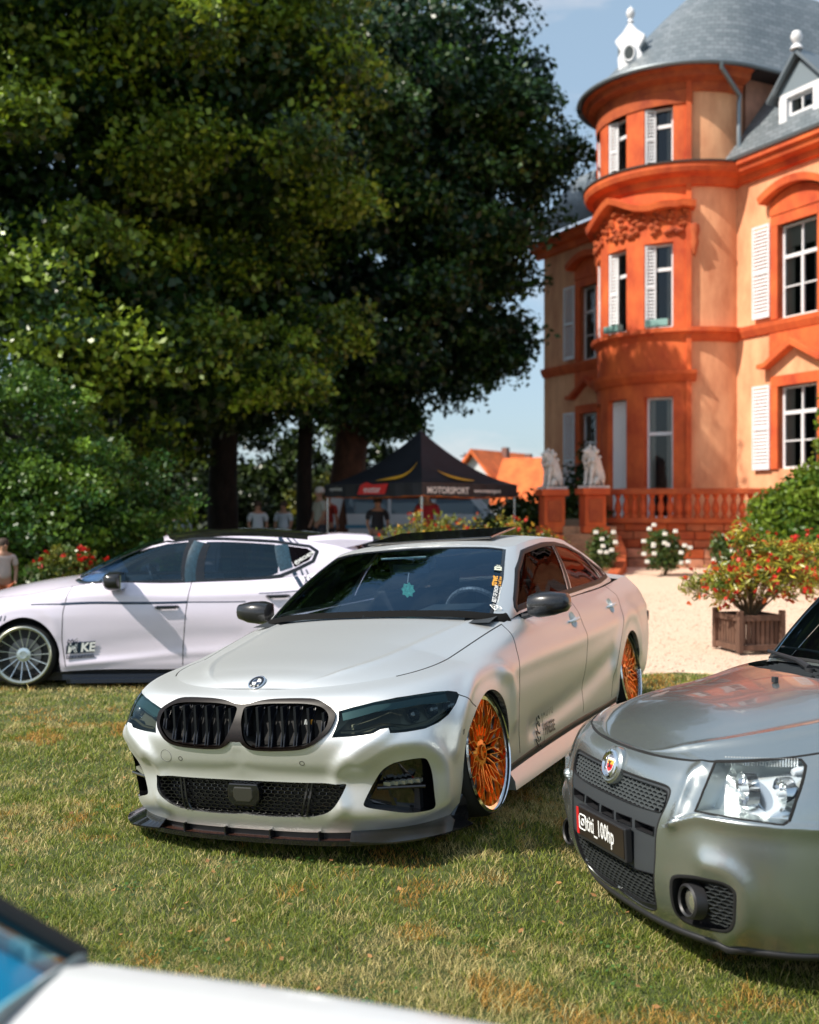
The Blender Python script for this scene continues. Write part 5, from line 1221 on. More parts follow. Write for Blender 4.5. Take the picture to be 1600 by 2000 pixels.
# ================================================================= foliage
def leaves(name, C, size, tint, parent=None, m=None, up=.5, out=None, kind=None, aspect=.62):
    n = len(C); nn = rng.normal(size=(n, 3)); nn /= np.linalg.norm(nn, axis=1, keepdims=True); nn[:, 2] += up
    if out is not None: nn += out
    nn /= np.linalg.norm(nn, axis=1, keepdims=True)
    a = np.cross(nn, rng.normal(size=(n, 3))); a /= np.linalg.norm(a, axis=1, keepdims=True); b = np.cross(nn, a)
    s = (size*rng.uniform(.6, 1.25, n))[:, None]
    V = np.stack([C-a*s, C+b*s*aspect-nn*s*.12, C+a*s, C-b*s*aspect-nn*s*.12], 1)
    Q = np.arange(4*n).reshape(-1, 4)
    o = fast_mesh(name, V.reshape(-1, 3), Q, m or attr_mat('leaf', .38, .18, .45), np.repeat(tint, 4, 0), parent)
    if kind: o['kind'] = kind
    return o
def blob_points(blobs, per, leafn, crad, shell=.72, flat=.55, seed=0, big=0):
    r = np.random.default_rng(seed); C = []; O = []
    for cx, cy, cz, rx, ry, rz, wt in blobs:
        n = int(per*wt); d = r.normal(size=(n, 3)); d /= np.linalg.norm(d, axis=1, keepdims=True); rad = r.uniform(shell, 1.04, n)[:, None]
        c = np.array([cx, cy, cz])+d*rad*[rx, ry, rz]
        for k in range(3): c += d*[rx, ry, rz]*.10*np.sin(c[:, k:k+1]*1.7+k)
        if big:
            M_ = max(4, n//16); q = r.integers(0, M_, n); bd = r.normal(size=(M_, 3)); bd /= np.linalg.norm(bd, axis=1, keepdims=True); bc = np.array([cx, cy, cz])+bd*r.uniform(.80, 1.02, (M_, 1))*[rx, ry, rz]
            o_ = r.normal(size=(n, 3)); o_ /= np.linalg.norm(o_, axis=1, keepdims=True); o_ *= r.random((n, 1))**.4*big*r.uniform(.6, 1.3, (M_, 1))[q]; o_[:, 2] *= .55; c = bc[q]+o_; d = bd[q]
        C.append(c); O.append(d)
    C = np.concatenate(C); O = np.concatenate(O); n = len(C)
    cr_ = crad*r.uniform(.6, 1.3, n)
    off = r.normal(size=(n, leafn, 3)); off /= np.linalg.norm(off, axis=2, keepdims=True); off *= r.random((n, leafn, 1))**.45; off[:, :, 2] *= flat
    P = C[:, None]+off*cr_[:, None, None]
    P[:, :, 2] -= (off[:, :, 0]**2+off[:, :, 1]**2)*cr_[:, None]*.35
    hue = r.random(n)
    return P.reshape(-1, 3), np.repeat(O, leafn, 0), np.repeat(hue, leafn)
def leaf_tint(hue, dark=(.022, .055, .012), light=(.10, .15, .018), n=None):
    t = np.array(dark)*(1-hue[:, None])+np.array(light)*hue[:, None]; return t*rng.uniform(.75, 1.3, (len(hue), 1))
def limb(mb, a, b, r0, r1, wob=.15, n=7, rd=None):
    rd = rd or random.Random(1); a, b = Vector(a), Vector(b); pts = []; 
    for i in range(n+1):
        t = i/n; p = a.lerp(b, t); w = wob*math.sin(math.pi*t); pts.append(p+Vector((rd.uniform(-1, 1)*w, rd.uniform(-1, 1)*w, rd.uniform(-.3, .3)*w)))
    mb.tube(pts, [r0*(1-i/n)+r1*i/n for i in range(n+1)], 9); return pts
def tree(label, base, trunk_h, r, blobs, per, leafn, crad, size, dark, light, seed, limbs=(), group=None, shell=.7, lean=(0, 0), bark=None, up=.5, core=0, big=1.15):
    t = empty('broadleaf_tree', label, 'tree', base, group=group); rd = random.Random(seed); bx, by, bz = base
    mb = MB(); top = (lean[0], lean[1], trunk_h)
    mb.tube([(0, 0, -.2), (.02, 0, .15), (lean[0]*.3, lean[1]*.3, trunk_h*.35), (lean[0]*.7+.06, lean[1]*.7, trunk_h*.7), top], [r*1.5, r*1.12, r, r*.9, r*.75], 14)
    for e, rr in limbs: limb(mb, top, (e[0]-bx, e[1]-by, e[2]-bz), r*rr, .05, .5, 8, rd)
    bark = bark or mat('bark', (.022, .016, .012), .95, noise=.6, nscale=7, bump=1, bscale=14, stretch=(1, 1, .35))  # bark darkened: shade under the crowns is put into its colour
    mb.build('trunk', bark, t, True)
    P, O, hue = blob_points(blobs, per, leafn, crad, shell, seed=seed, big=big)
    P = P-np.array(base); hue = hue**1.5
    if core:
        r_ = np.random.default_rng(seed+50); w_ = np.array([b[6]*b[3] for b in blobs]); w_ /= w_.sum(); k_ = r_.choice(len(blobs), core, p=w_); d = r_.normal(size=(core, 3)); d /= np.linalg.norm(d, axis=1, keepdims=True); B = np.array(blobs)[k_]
        Cc = B[:, :3]+d*B[:, 3:6]*(r_.random((core, 1))**.5*.8)-np.array(base); leaves('inner_crown', Cc, .12, leaf_tint(r_.random(core)*.1, dark, light), t, up=.3)  # inner leaves keep to the dark tint: shade between clumps put into colour
    leaves('crown', P, size*np.where(rng.random(len(P)) < .5, 1, .8), leaf_tint(hue, dark, light), t, up=up, out=O*.5)
    return t
def build_trees():
    g = 'tall trees behind the hatchback'  # leaf tints below carry part of the trees' deep shade in their colour
    L = lambda e, r: (e, r)
    # left tree, nearest and brightest
    tree('tall leafy tree on the left with sunlit yellow-green crown', (-6.4, 24, .3), 3.8, .42,
         [(-8.3, 22, 8.2, 4.2, 3.6, 3.2, 1.2), (-5.6, 21.6, 12, 4.4, 3.6, 3.0, 1.2), (-9.5, 20.5, 13, 4, 3, 3, .8), (-3.6, 22.4, 9.4, 2.8, 2.6, 2.3, .6), (-6.6, 21, 5.6, 3.0, 2.4, 1.5, .45), (-4.6, 24.4, 6.2, 3.0, 2.4, 1.8, .5), (-5.2, 22, 4.2, 2.6, 1.8, 1.3, .35), (-2.9, 24, 6.0, 1.6, 1.4, 1.2, .15)], 390, 120, .75, .088, (.010, .040, .010), (.23, .33, .022), 3,
         [L((-8.5, 22, 8), .5), L((-5, 22, 10), .6), L((-4, 23, 7), .45)], g, core=34000)
    tree('tall dark tree in the centre with leaning reddish trunk and drooping right boughs', (-1.9, 30, .4), 4.6, .5,
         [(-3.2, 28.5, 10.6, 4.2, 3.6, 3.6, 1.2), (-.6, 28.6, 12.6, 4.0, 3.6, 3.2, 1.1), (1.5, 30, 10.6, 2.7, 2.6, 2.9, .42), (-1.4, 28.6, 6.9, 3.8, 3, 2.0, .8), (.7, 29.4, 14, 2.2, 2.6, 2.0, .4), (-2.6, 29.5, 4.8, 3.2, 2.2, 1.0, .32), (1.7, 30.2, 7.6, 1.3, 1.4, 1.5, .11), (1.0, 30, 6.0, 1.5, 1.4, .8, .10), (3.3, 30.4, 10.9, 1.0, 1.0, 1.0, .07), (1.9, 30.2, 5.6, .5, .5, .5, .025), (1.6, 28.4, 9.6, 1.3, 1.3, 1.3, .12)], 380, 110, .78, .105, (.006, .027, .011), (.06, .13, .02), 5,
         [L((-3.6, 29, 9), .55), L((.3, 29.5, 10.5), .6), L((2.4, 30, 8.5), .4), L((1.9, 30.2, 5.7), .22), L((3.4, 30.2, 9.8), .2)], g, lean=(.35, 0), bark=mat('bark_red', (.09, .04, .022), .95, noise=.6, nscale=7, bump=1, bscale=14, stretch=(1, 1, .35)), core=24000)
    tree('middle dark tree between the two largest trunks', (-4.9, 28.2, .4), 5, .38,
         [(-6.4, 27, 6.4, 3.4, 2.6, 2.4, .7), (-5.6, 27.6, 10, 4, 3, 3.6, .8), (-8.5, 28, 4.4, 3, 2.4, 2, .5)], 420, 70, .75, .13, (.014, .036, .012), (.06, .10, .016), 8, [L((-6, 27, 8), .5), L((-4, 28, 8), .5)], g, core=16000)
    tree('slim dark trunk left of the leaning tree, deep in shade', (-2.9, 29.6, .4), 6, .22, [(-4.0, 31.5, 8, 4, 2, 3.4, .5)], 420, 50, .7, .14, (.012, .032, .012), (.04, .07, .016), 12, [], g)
    # young tree in front on the far left
    tree('young bushy tree with fresh green leaves at the left edge behind the hatchback', (-6.0, 17.5, .15), 1.2, .10,
         [(-6.3, 17, 2.0, 1.5, 1.2, 2.0, 1), (-5.1, 16.8, 1.3, 1.1, 1, 1.4, .6), (-7.2, 17, 2.6, 1.3, 1.1, 1.7, .7), (-4.5, 17.2, .8, .9, .9, 1.0, .4)], 190, 110, .36, .05, (.02, .07, .010), (.16, .27, .025), 15, [L((-6.4, 17, 3), .5), L((-5.2, 17, 2.2), .4)], None, up=.2)
def bush(name, label, cat, base, blobs, per, leafn, crad, size, dark, light, seed, group=None, flowers=None, up=.3, shell=.6, aspect=.6):
    t = empty(name, label, cat, base, group=group); P, O, hue = blob_points(blobs, per, leafn, crad, shell, .8, seed)
    P = P-np.array(base); leaves('foliage', P, size, leaf_tint(hue, dark, light), t, up=up, out=O*.3, aspect=aspect, kind='stuff')
    mb = MB(); rd = random.Random(seed)
    for b in blobs[:5]: limb(mb, (0, 0, -.05), (b[0]-base[0], b[1]-base[1], b[2]-base[2]), .03, .012, .06, 4, rd)
    mb.build('stem', mat('stem', (.09, .06, .03), .9), t, True)
    if flowers:
        cnt, fs, cols = flowers; r = np.random.default_rng(seed+1); idx = r.choice(len(P), cnt); C = P[idx]+O[idx]*crad*.5; k = 5
        C = np.repeat(C, k, 0)+r.normal(size=(cnt*k, 3))*fs*.5; col = np.array(cols)[r.integers(0, len(cols), cnt)]; leaves('blossom', C, fs, np.repeat(col, k, 0)*r.uniform(.7, 1.1, (cnt*k, 1)), t, attr_mat('petal', .5, .3), up=.3, aspect=.9, kind='stuff')
    return t
def rose(parent, c, r, m, seed):
    rd = random.Random(seed); V = []; Fc = []
    for k in range(7):
        a = k*2.4; ti = .3+.5*(k/7); d = Vector((math.cos(a)*math.cos(ti), math.sin(a)*math.cos(ti), math.sin(ti))); s = Vector((-math.sin(a), math.cos(a), 0)); u = d.cross(s); o = len(V); p = Vector(c)+d*r*.35
        V += [p-s*r*.6-u*r*.4, p+s*r*.6-u*r*.4, p+s*r*.5+u*r*.5+d*r*.4, p-s*r*.5+u*r*.5+d*r*.4]; Fc.append((o, o+1, o+2, o+3))
    return mesh_obj('rose', V, Fc, m, parent)
def build_plants():
    bush('flower_bed', 'long bed of orange and red flowers in front of the terrace steps', 'flowers', (1.2, 19, .3), [(x, 19, .85+.12*math.sin(x*5), .5, .5, .55, 1) for x in np.arange(-.2, 2.7, .42)], 60, 26, .18, .035, (.05, .09, .01), (.26, .24, .03), 21, flowers=(420, .028, [(.65, .14, .02), (.55, .04, .02), (.6, .35, .04)]))
    bush('flowering_shrub', 'small shrub of red flowers behind the bonnet of the white hatchback', 'shrub', (-4.4, 14, .1), [(-4.5, 14, .8, .45, .3, .38, 1), (-4.1, 14, .62, .35, .3, .3, .6)], 90, 20, .14, .035, (.04, .08, .012), (.2, .2, .03), 22, flowers=(46, .035, [(.6, .02, .015)]))
    bush('shrub', 'rounded bright green shrub against the chateau wall behind the potted oleander', 'shrub', (6.9, 20.2, .4), [(6.75, 20, 1.35, .5, .5, .65, .8), (7.4, 20, 1.65, .8, .7, .75, 1), (7.3, 19.7, .9, .9, .7, .6, .8), (8.0, 20, 1.9, .5, .5, .9, .5)], 260, 40, .26, .06, (.04, .10, .010), (.16, .24, .02), 23)
    bush('shrub', 'overhanging green branches at the right edge below the chateau window', 'shrub', (7.9, 19, .4), [(7.45, 19, 3.0, .22, .3, .55, .4), (7.5, 19, 3.6, .16, .2, .25, .12)], 90, 26, .14, .06, (.05, .11, .010), (.18, .26, .02), 24)
    # potted oleander
    b = (3.75, 11.9, 0.03)
    t = bush('oleander', 'flowering oleander with orange and red tips growing from the wooden planter', 'shrub', (b[0]+.02, b[1], .42),
             [(b[0]+.02, b[1], .86, .55, .5, .22, .5), (b[0]-.38, b[1], .75, .34, .3, .16, .25), (b[0]+.5, b[1], .88, .4, .4, .28, .35), (b[0]+.1, b[1], 1.12, .36, .4, .2, .28), (b[0]-.08, b[1], 1.32, .14, .2, .14, .08), (b[0]+.55, b[1], 1.15, .24, .3, .14, .12)], 210, 16, .13, .048, (.06, .12, .012), (.50, .42, .05), 25, flowers=(300, .024, [(.62, .03, .02), (.7, .14, .03), (.6, .04, .02)]), up=.7, shell=.3, aspect=.22)
    mb = MB(); rd = random.Random(4)
    for k in range(30):
        a = rd.uniform(0, 6.28); rr_ = rd.uniform(.3, .85); mb.tube([(0, 0, -.05), (math.cos(a)*rr_*.3, math.sin(a)*rr_*.25, .16), (math.cos(a)*rr_, math.sin(a)*rr_*.6, rd.uniform(.25, .75))], [.012, .008, .004], 5)
    mb.build('twigs', mat('twig', (.16, .10, .05), .9), t, True, kind='stuff')
    # planter
    pl = empty('planter_box', 'weathered wooden slatted planter box on the gravel holding the oleander', 'planter', b, (0, 0, R_(14)))
    wood = mat('old_wood', (.11, .055, .035), .85, noise=.45, nscale=16, stretch=(1, 1, .15))
    W_ = .255; H_ = .42
    for sx in (-1, 1):
        for sy in (-1, 1):
            mb = MB(); mb.box((sx*W_-.028, sy*W_-.028, 0), (sx*W_+.028, sy*W_+.028, H_+.03)); mb.build('post', wood, pl, bevel=.004)
    for s in (-1, 1):
        for z in (.05, H_-.05):
            mb = MB(); mb.box((-W_+.03, s*W_-.018, z-.03), (W_-.03, s*W_+.018, z+.03)); mb.build('rail', wood, pl); mb = MB(); mb.box((s*W_-.018, -W_+.03, z-.03), (s*W_+.018, W_-.03, z+.03)); mb.build('rail', wood, pl)
        for k in range(8):
            c = -W_+.058+k*.0565
            mb = MB(); mb.box((c-.021, s*(W_-.022)-.008, .03), (c+.021, s*(W_-.022)+.008, H_-.02)); mb.build('slat', wood, pl); mb = MB(); mb.box((s*(W_-.022)-.008, c-.021, .03), (s*(W_-.022)+.008, c+.021, H_-.02)); mb.build('slat', wood, pl)
    mb = MB(); mb.box((-W_+.03, -W_+.03, .3), (W_-.03, W_-.03, .38)); mb.build('soil', mat('soil', (.03, .02, .015), .95), pl)
    # low dark hedges that close the view under the trees
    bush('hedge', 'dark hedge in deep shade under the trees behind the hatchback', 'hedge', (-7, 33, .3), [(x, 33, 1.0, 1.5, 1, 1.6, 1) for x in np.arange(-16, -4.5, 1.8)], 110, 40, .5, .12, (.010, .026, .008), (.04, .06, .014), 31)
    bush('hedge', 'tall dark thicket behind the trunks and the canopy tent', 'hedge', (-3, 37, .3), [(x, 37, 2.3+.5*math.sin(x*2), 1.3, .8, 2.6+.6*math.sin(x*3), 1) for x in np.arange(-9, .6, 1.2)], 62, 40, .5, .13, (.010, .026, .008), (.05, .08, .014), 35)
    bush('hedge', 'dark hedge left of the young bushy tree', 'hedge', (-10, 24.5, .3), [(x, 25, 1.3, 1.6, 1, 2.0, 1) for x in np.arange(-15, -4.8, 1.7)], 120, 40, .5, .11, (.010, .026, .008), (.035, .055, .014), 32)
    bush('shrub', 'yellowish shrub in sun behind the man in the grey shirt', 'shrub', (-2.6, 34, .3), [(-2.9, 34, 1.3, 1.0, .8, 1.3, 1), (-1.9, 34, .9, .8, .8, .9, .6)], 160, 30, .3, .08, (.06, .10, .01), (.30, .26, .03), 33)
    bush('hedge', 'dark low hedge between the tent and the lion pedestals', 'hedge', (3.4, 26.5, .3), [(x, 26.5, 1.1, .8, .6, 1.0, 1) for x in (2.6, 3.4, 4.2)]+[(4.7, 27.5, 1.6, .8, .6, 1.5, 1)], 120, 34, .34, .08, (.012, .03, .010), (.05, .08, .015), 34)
    # roses along the terrace wall
    for i, (lab, cx, cy, w, n) in enumerate((('white rose bush at the foot of the stair pedestal', 3.72, 21.0, .30, 8), ('white rose bush in full bloom at the middle of the terrace wall', 4.90, 20.7, .48, 17), ('white rose bush half hidden by the oleander', 6.0, 20.6, .28, 5))):
        base = (cx, cy, .35); t = bush('rose_bush', lab, 'rose bush', base, [(cx, cy, .85, w*.8, .2, .42, 1), (cx+w*.3, cy, .75, w*.7, .2, .3, .6)], 70, 18, .14, .04, (.03, .07, .014), (.1, .14, .03), 40+i, group='rose bushes along the terrace wall')
        rd = random.Random(i)
        for k in range(n): rose(t, (rd.uniform(-w, w), -.3, rd.uniform(.22, .98)), .062, mat('rose_white', (.8, .78, .72), .6), k)
# ================================================================= chateau
BX, BY = Vector((.451, -.893, 0)).normalized(), Vector((.893, .451, 0)).normalized()
stucco = mat('salmon_stucco', (.52, .19, .09), .9, noise=1, nscale=1.3, bump=.25, bscale=25, col2=(.92, .49, .265), detail=10, stretch=(1, 1, .38))
stone = mat('red_sandstone', (.40, .045, .014), .85, noise=1, nscale=1.6, bump=.5, bscale=12, col2=(.78, .16, .036), detail=10, stretch=(1, 1, .6))
stone_d = mat('dark_sandstone', (.30, .05, .02), .9, noise=1, nscale=3, bump=.4, bscale=12, col2=(.55, .12, .03), detail=9)
slate = mat('slate', (.10, .125, .14), .45, noise=.25, nscale=6)
white_w = mat('white_woodwork', (.72, .72, .74), .5, noise=.08, nscale=5)
pane_m = glass('window_pane', (.50, .56, .60), (.8, .9, 1), 0, 1.5)
TC = (6.02, 0.0)
def tp(th, r): a = R_(th); return (TC[0]+r*math.sin(a), TC[1]-r*math.cos(a))
def ring(mb, r0, r1, th0, th1, z0, z1, step=3.0):
    n = max(1, int(round(abs(th1-th0)/step))); V = []; Fc = []
    for i in range(n+1):
        th = th0+(th1-th0)*i/n; a = tp(th, r0); b = tp(th, r1); V += [(a[0], a[1], z0), (b[0], b[1], z0), (b[0], b[1], z1), (a[0], a[1], z1)]
    for i in range(n):
        for k in range(4): Fc.append((i*4+k, i*4+(k+1) % 4, i*4+4+(k+1) % 4, i*4+4+k))
    Fc += [(0, 3, 2, 1), (n*4, n*4+1, n*4+2, n*4+3)]; mb.add(V, Fc); return mb
def sweep_ring(mb, prof, th0, th1, step=3):
    """prof: closed list of (r,z)"""
    n = max(1, int(abs(th1-th0)/step)); V = []; Fc = []; k_ = len(prof)
    for i in range(n+1):
        th = th0+(th1-th0)*i/n
        for r, z in prof: x, y = tp(th, r); V.append((x, y, z))
    for i in range(n):
        for k in range(k_): Fc.append((i*k_+k, i*k_+(k+1) % k_, (i+1)*k_+(k+1) % k_, (i+1)*k_+k))
    Fc += [tuple(range(k_))[::-1], tuple(range(n*k_, n*k_+k_))]; mb.add(V, Fc)
def sweep_line(mb, prof, x0, x1, y0=0.0):
    """prof: (out,z) closed; runs along local x"""
    k_ = len(prof); V = [(x0, y0-o, z) for o, z in prof]+[(x1, y0-o, z) for o, z in prof]
    mb.add(V, [(k, (k+1) % k_, (k+1) % k_+k_, k+k_) for k in range(k_)]+[tuple(range(k_)), tuple(range(2*k_-1, k_-1, -1))])
def window(root, M, w, h, bars=(.62,), mull=True, open_=0, curtain=0):
    """frame with panes; local x across, y inward, z up from the sill"""
    def B(a, b, nm, m, par=root, bev=0): mb = MB(); mb.box(a, b, M if par is root else None); return mb.build(nm, m, par, bevel=bev)
    mb = MB(); t = .055
    for a, b in (((-w/2, 0, 0), (-w/2+t, .07, h)), ((w/2-t, 0, 0), (w/2, .07, h)), ((-w/2+t, 0, 0), (w/2-t, .07, t)), ((-w/2+t, 0, h-t), (w/2-t, .07, h))): mb.box(a, b, M)
    zt = h*bars[0]
    mb.box((-w/2+t, -.01, zt-.04), (w/2-t, .07, zt+.04), M)
    if mull: mb.box((-.035, -.005, t), (.035, .07, zt-.04), M); mb.box((-.02, .0, zt+.04), (.02, .07, h-t), M)
    for z in bars[1:]: mb.box((-w/2+t, .012, h*z-.015), (w/2-t, .06, h*z+.015), M)
    f = mb.build('window', white_w, root)
    cells = [(-w/2+t, 0 if mull else w/2-t), (0, w/2-t)] if mull else [(-w/2+t, w/2-t)]
    for x0, x1 in cells:
        for z0, z1 in ((t, zt-.04), (zt+.04, h-t)):
            mb = MB(); mb.add([M @ Vector(v) for v in ((x0, .035, z0), (x1, .035, z0), (x1, .035, z1), (x0, .035, z1))], [(0, 1, 2, 3)]); mb.build('pane', pane_m, f)
    for sx in (-1, 1):
        mb = MB(); V = []; n_ = 6
        for i in range(n_+1): xx = sx*(w/2-t-.20*w*i/n_); V += [(xx, .075+.012*(i % 2), t), (xx, .075+.012*(i % 2), h-t)]
        mb.add([M @ Vector(v) for v in V], [(2*i, 2*i+2, 2*i+3, 2*i+1) for i in range(n_)]); mb.build('drape', mat('curtain', (.6, .5, .4), .8), f)
    if curtain: mb = MB(); mb.box((-w/2+t, .05, zt+.2), (w/2-t, .06, h-t), M); mb.build('curtain', mat('curtain', (.6, .5, .4), .8), f)
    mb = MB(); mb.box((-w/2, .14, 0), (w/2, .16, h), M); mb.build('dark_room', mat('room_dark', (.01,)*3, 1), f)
    return f
def shutter(root, M, w, h, m=None):
    m = m or white_w; mb = MB(); t = .045
    for a, b in (((0, 0, 0), (t, .035, h)), ((w-t, 0, 0), (w, .035, h)), ((t, 0, 0), (w-t, .035, .09)), ((t, 0, h-.06), (w-t, .035, h)), ((t, 0, h*.48), (w-t, .035, h*.48+.06))): mb.box(a, b, M)
    f = mb.build('shutter', m, root); mb = MB(); n = int(h/.085)
    for i in range(n):
        z = .09+(h-.15)*i/n; mb.add([M @ Vector(v) for v in ((t, .002, z), (w-t, .002, z), (w-t, .034, z+.05), (t, .034, z+.05), (t, .012, z-.004), (w-t, .012, z-.004))], [(0, 1, 2, 3), (0, 4, 5, 1)])
    mb.build('louvres', m, f, kind='stuff'); return f
def build_chateau():
    root = empty('chateau', 'orange stucco chateau with round stone tower, slate roof and white shutters', 'building', (4.02, 32.13, 0))
    root.rotation_euler = (0, 0, math.atan2(BX.y, BX.x))
    G = .2; E = 9.45; C = CAMZ
    # ---- wing walls with openings
    def wall(x0, x1, holes, nm='wall'):
        xs = sorted({x0, x1, *[h[0] for h in holes], *[h[1] for h in holes]}); mb = MB()
        zs = sorted({G, E, *[h[2] for h in holes], *[h[3] for h in holes]})
        for a, b in zip(xs[:-1], xs[1:]):
            z0 = G
            hs = sorted([h for h in holes if h[0] <= a+1e-6 and h[1] >= b-1e-6], key=lambda h: h[2])
            for h in hs: mb.box((a, 0, z0), (b, .4, h[2])); z0 = h[3]
            mb.box((a, 0, z0), (b, .4, E))
        mb.build(nm, stucco, root)
    U0, U1, L0, L1 = C+4.28, C+6.35, C+.95, C+2.78
    wx = [2.35]; rx = [7.98+1.85, 7.98+5.2, 7.98+8.6]
    hl = [(2.35-.5, 2.35+.5, U0, U1), (2.35-.5, 2.35+.5, C+.2, L1)]
    hr = []
    for x in rx: hr += [(x-.56, x+.56, U0, U1), (x-.56, x+.56, L0, L1)]
    wall(0, 4.3, hl); wall(7.6, 20, hr)
    mb = MB(); mb.box((-.0, .4, G), (.35, 12, E)); mb.build('side_wall', stucco, root)
    mb = MB(); mb.box((19.6, .4, G), (20, 12, E)); mb.build('side_wall', stucco, root)
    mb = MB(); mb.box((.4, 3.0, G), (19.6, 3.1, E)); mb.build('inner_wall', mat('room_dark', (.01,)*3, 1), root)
    corn = [(0, E-.35), (.10, E-.33), (.14, E-.2), (.30, E-.14), (.34, E-.02), (.40, E+.0), (.40, E+.10), (0, E+.12)]
    for a, b in ((-.3, 4.3), (7.9, 20)): mb = MB(); sweep_line(mb, corn, a, b); mb.build('cornice', stone, root)
    mb = MB(); sweep_line(mb, [(0, E+.10), (.44, E+.10), (.47, E+.20), (0, E+.2)], 7.95, 20); mb.build('gutter', mat('zinc', (.22, .25, .27), .4, .6), root, bevel=.02)
    for a, b in ((0, 4.3), (7.8, 20)):
        mb = MB(); sweep_line(mb, [(0, U0-.30), (.05, U0-.28), (.12, U0-.14), (.14, U0-.04), (0, U0-.02)], a, b); mb.build('sill_band', stone, root)
    # window stone surrounds
    def surround(x, z0, z1, w, kind):
        t = .2
        for s in (-1, 1): mb = MB(); mb.box((x+s*(w/2+t/2)-t/2, -.06, z0), (x+s*(w/2+t/2)+t/2, .25, z1)); mb.build('window_jamb', stone, root, bevel=.01)
        mb = MB(); mb.box((x-w/2-t, -.06, z1), (x+w/2+t, .25, z1+.24)); mb.build('lintel', stone, root, bevel=.01)
        if kind == 'arch':
            mb = MB(); n = 14; V = []; Fc = []
            def arc(rw, rise, base): return [(x+rw*(2*i/n-1), base+rise*(1-(2*i/n-1)**2)) for i in range(n+1)]
            lo_, hi_ = arc(w/2+.34, .26, z1+.52), arc(w/2+.38, .28, z1+.66)
            for (a, b), (c, d) in zip(lo_, hi_): V += [(a, 0, b), (a, -.28, b), (c, -.30, d), (c, 0, d)]
            for i in range(n):
                for k in range(4): Fc.append((i*4+k, i*4+(k+1) % 4, i*4+4+(k+1) % 4, i*4+4+k))
            Fc += [(0, 1, 2, 3), (n*4, n*4+1, n*4+2, n*4+3)]; mb.add(V, Fc); mb.build('window_hood', stone, root)
            mb = MB(); pts = [(x-w/2-.2, z1+.24)]+[(a, b) for a, b in arc(w/2+.2, .26, z1+.50)]+[(x+w/2+.2, z1+.24)]; mb.poly(pts, .1, Matrix.Translation((0, -.08, 0))); mb.build('tympanum', stone, root)
        else:
            mb = MB(); z = z1+.42; V = []
            for a, b, o in ((-w/2-.42, z, 0), (-.18, z+.44, 1), (.18, z+.44, 1), (w/2+.42, z, 0)): pass
            pts = [(x-w/2-.42, z), (x-w/2-.20, z), (x, z+.42), (x+w/2+.20, z), (x+w/2+.42, z), (x+w/2+.42, z+.10), (x+w/2+.22, z+.12), (x, z+.58), (x-w/2-.22, z+.12), (x-w/2-.42, z+.10)]
            mb.poly(pts, .3, Matrix.Translation((0, -.28, 0))); mb.build('pediment', stone, root, bevel=.015)
            mb = MB(); mb.poly([(x-w/2-.2, z1+.24), (x-w/2-.2, z), (x, z+.42), (x+w/2+.2, z), (x+w/2+.2, z1+.24)], .1, Matrix.Translation((0, -.05, 0))); mb.build('tympanum', stucco, root)
            mb = MB(); mb.box((x-w/2-.25, -.04, z+.1), (x+w/2+.25, .2, U0-.3)); mb.build('apron_panel', stone, root)
    for x, w in ((2.35, 1.0), *[(x, 1.12) for x in rx]):
        z0l = C+.2 if x < 4 else L0
        surround(x, U0, U1, w, 'arch'); surround(x, z0l, L1, w, 'ped')
        window(root, Matrix.Translation((x, .12, U0)), w, U1-U0, (.66, .34), curtain=1); window(root, Matrix.Translation((x, .12, z0l)), w, L1-z0l, (.68, .34))
        for zz0, zz1 in ((U0+.08, U1+.1), (z0l, L1+.06)):
            shutter(root, Matrix.Translation((x-w/2-.72, -.10, zz0)), .52, zz1-zz0); shutter(root, Matrix.Translation((x+w/2+.16, -.10, zz0)) @ Matrix.Rotation(R_(-38), 4, 'Z'), .52, zz1-zz0)
    # ---- tower
    T0 = C-.15
    r = 1.96; rb = 2.03; bay = (-52, 56)
    wc = (-31, 2, 35); hw = 9.6
    def storey(z0, z1, s0, s1, wide=True):
        for a, b in ((-95, bay[0]), (bay[1], 95)): mb = MB(); ring(mb, r-.35, r, a, b, z0, z1); mb.build('tower_wall', stucco, root)
        for a, b in ((z0, s0), (s1, z1)): mb = MB(); ring(mb, rb-.35, rb, bay[0], bay[1], a, b); mb.build('bay_panel', stone, root)
        e = [bay[0]]+[x for c in wc for x in (c-hw, c+hw)]+[bay[1]]
        for k in range(0, len(e), 2): mb = MB(); ring(mb, rb-.35, rb, e[k], e[k+1], s0, s1, 2.5); mb.build('pier', stone, root)
        for s in (0, 1):  # pilaster strip at the bay edges
            th = bay[s]; mb = MB(); ring(mb, rb, rb+.06, th-3.2 if s else th, th if s else th+3.2, z0, z1, 2); mb.build('pilaster', stone, root)
        for c in wc:
            x, y = tp(c, rb-.20); w = 2*rb*math.sin(R_(hw))*.93
            M = Matrix.Translation((x, y, s0)) @ Matrix.Rotation(R_(c), 4, 'Z'); window(root, M, w, s1-s0, (.70,), mull=False, curtain=0)
            if wide:
                x, y = tp(c-hw+.5, rb-.02); shutter(root, Matrix.Translation((x, y, s0+.02)) @ Matrix.Rotation(R_(c+22), 4, 'Z'), .25, s1-s0-.04)
    storey(G, C+3.35, T0, C+2.68, False); storey(C+3.35, C+7.6, C+4.28, C+6.25); storey(C+7.6, C+10.0, C+8.0, C+9.42)
    # closed white curtain in the middle french window
    x, y = tp(2, rb-.16); M = Matrix.Translation((x, y, T0)) @ Matrix.Rotation(R_(2), 4, 'Z')
    mb = MB(); n = 18; w = .62; V = []; Fc = []
    for i in range(n+1): xx = -w/2+w*i/n; V += [(xx, .02*math.sin(i*2.2), .02), (xx, .02*math.sin(i*2.2), 2.8)]
    for i in range(n): Fc.append((2*i, 2*i+2, 2*i+3, 2*i+1))
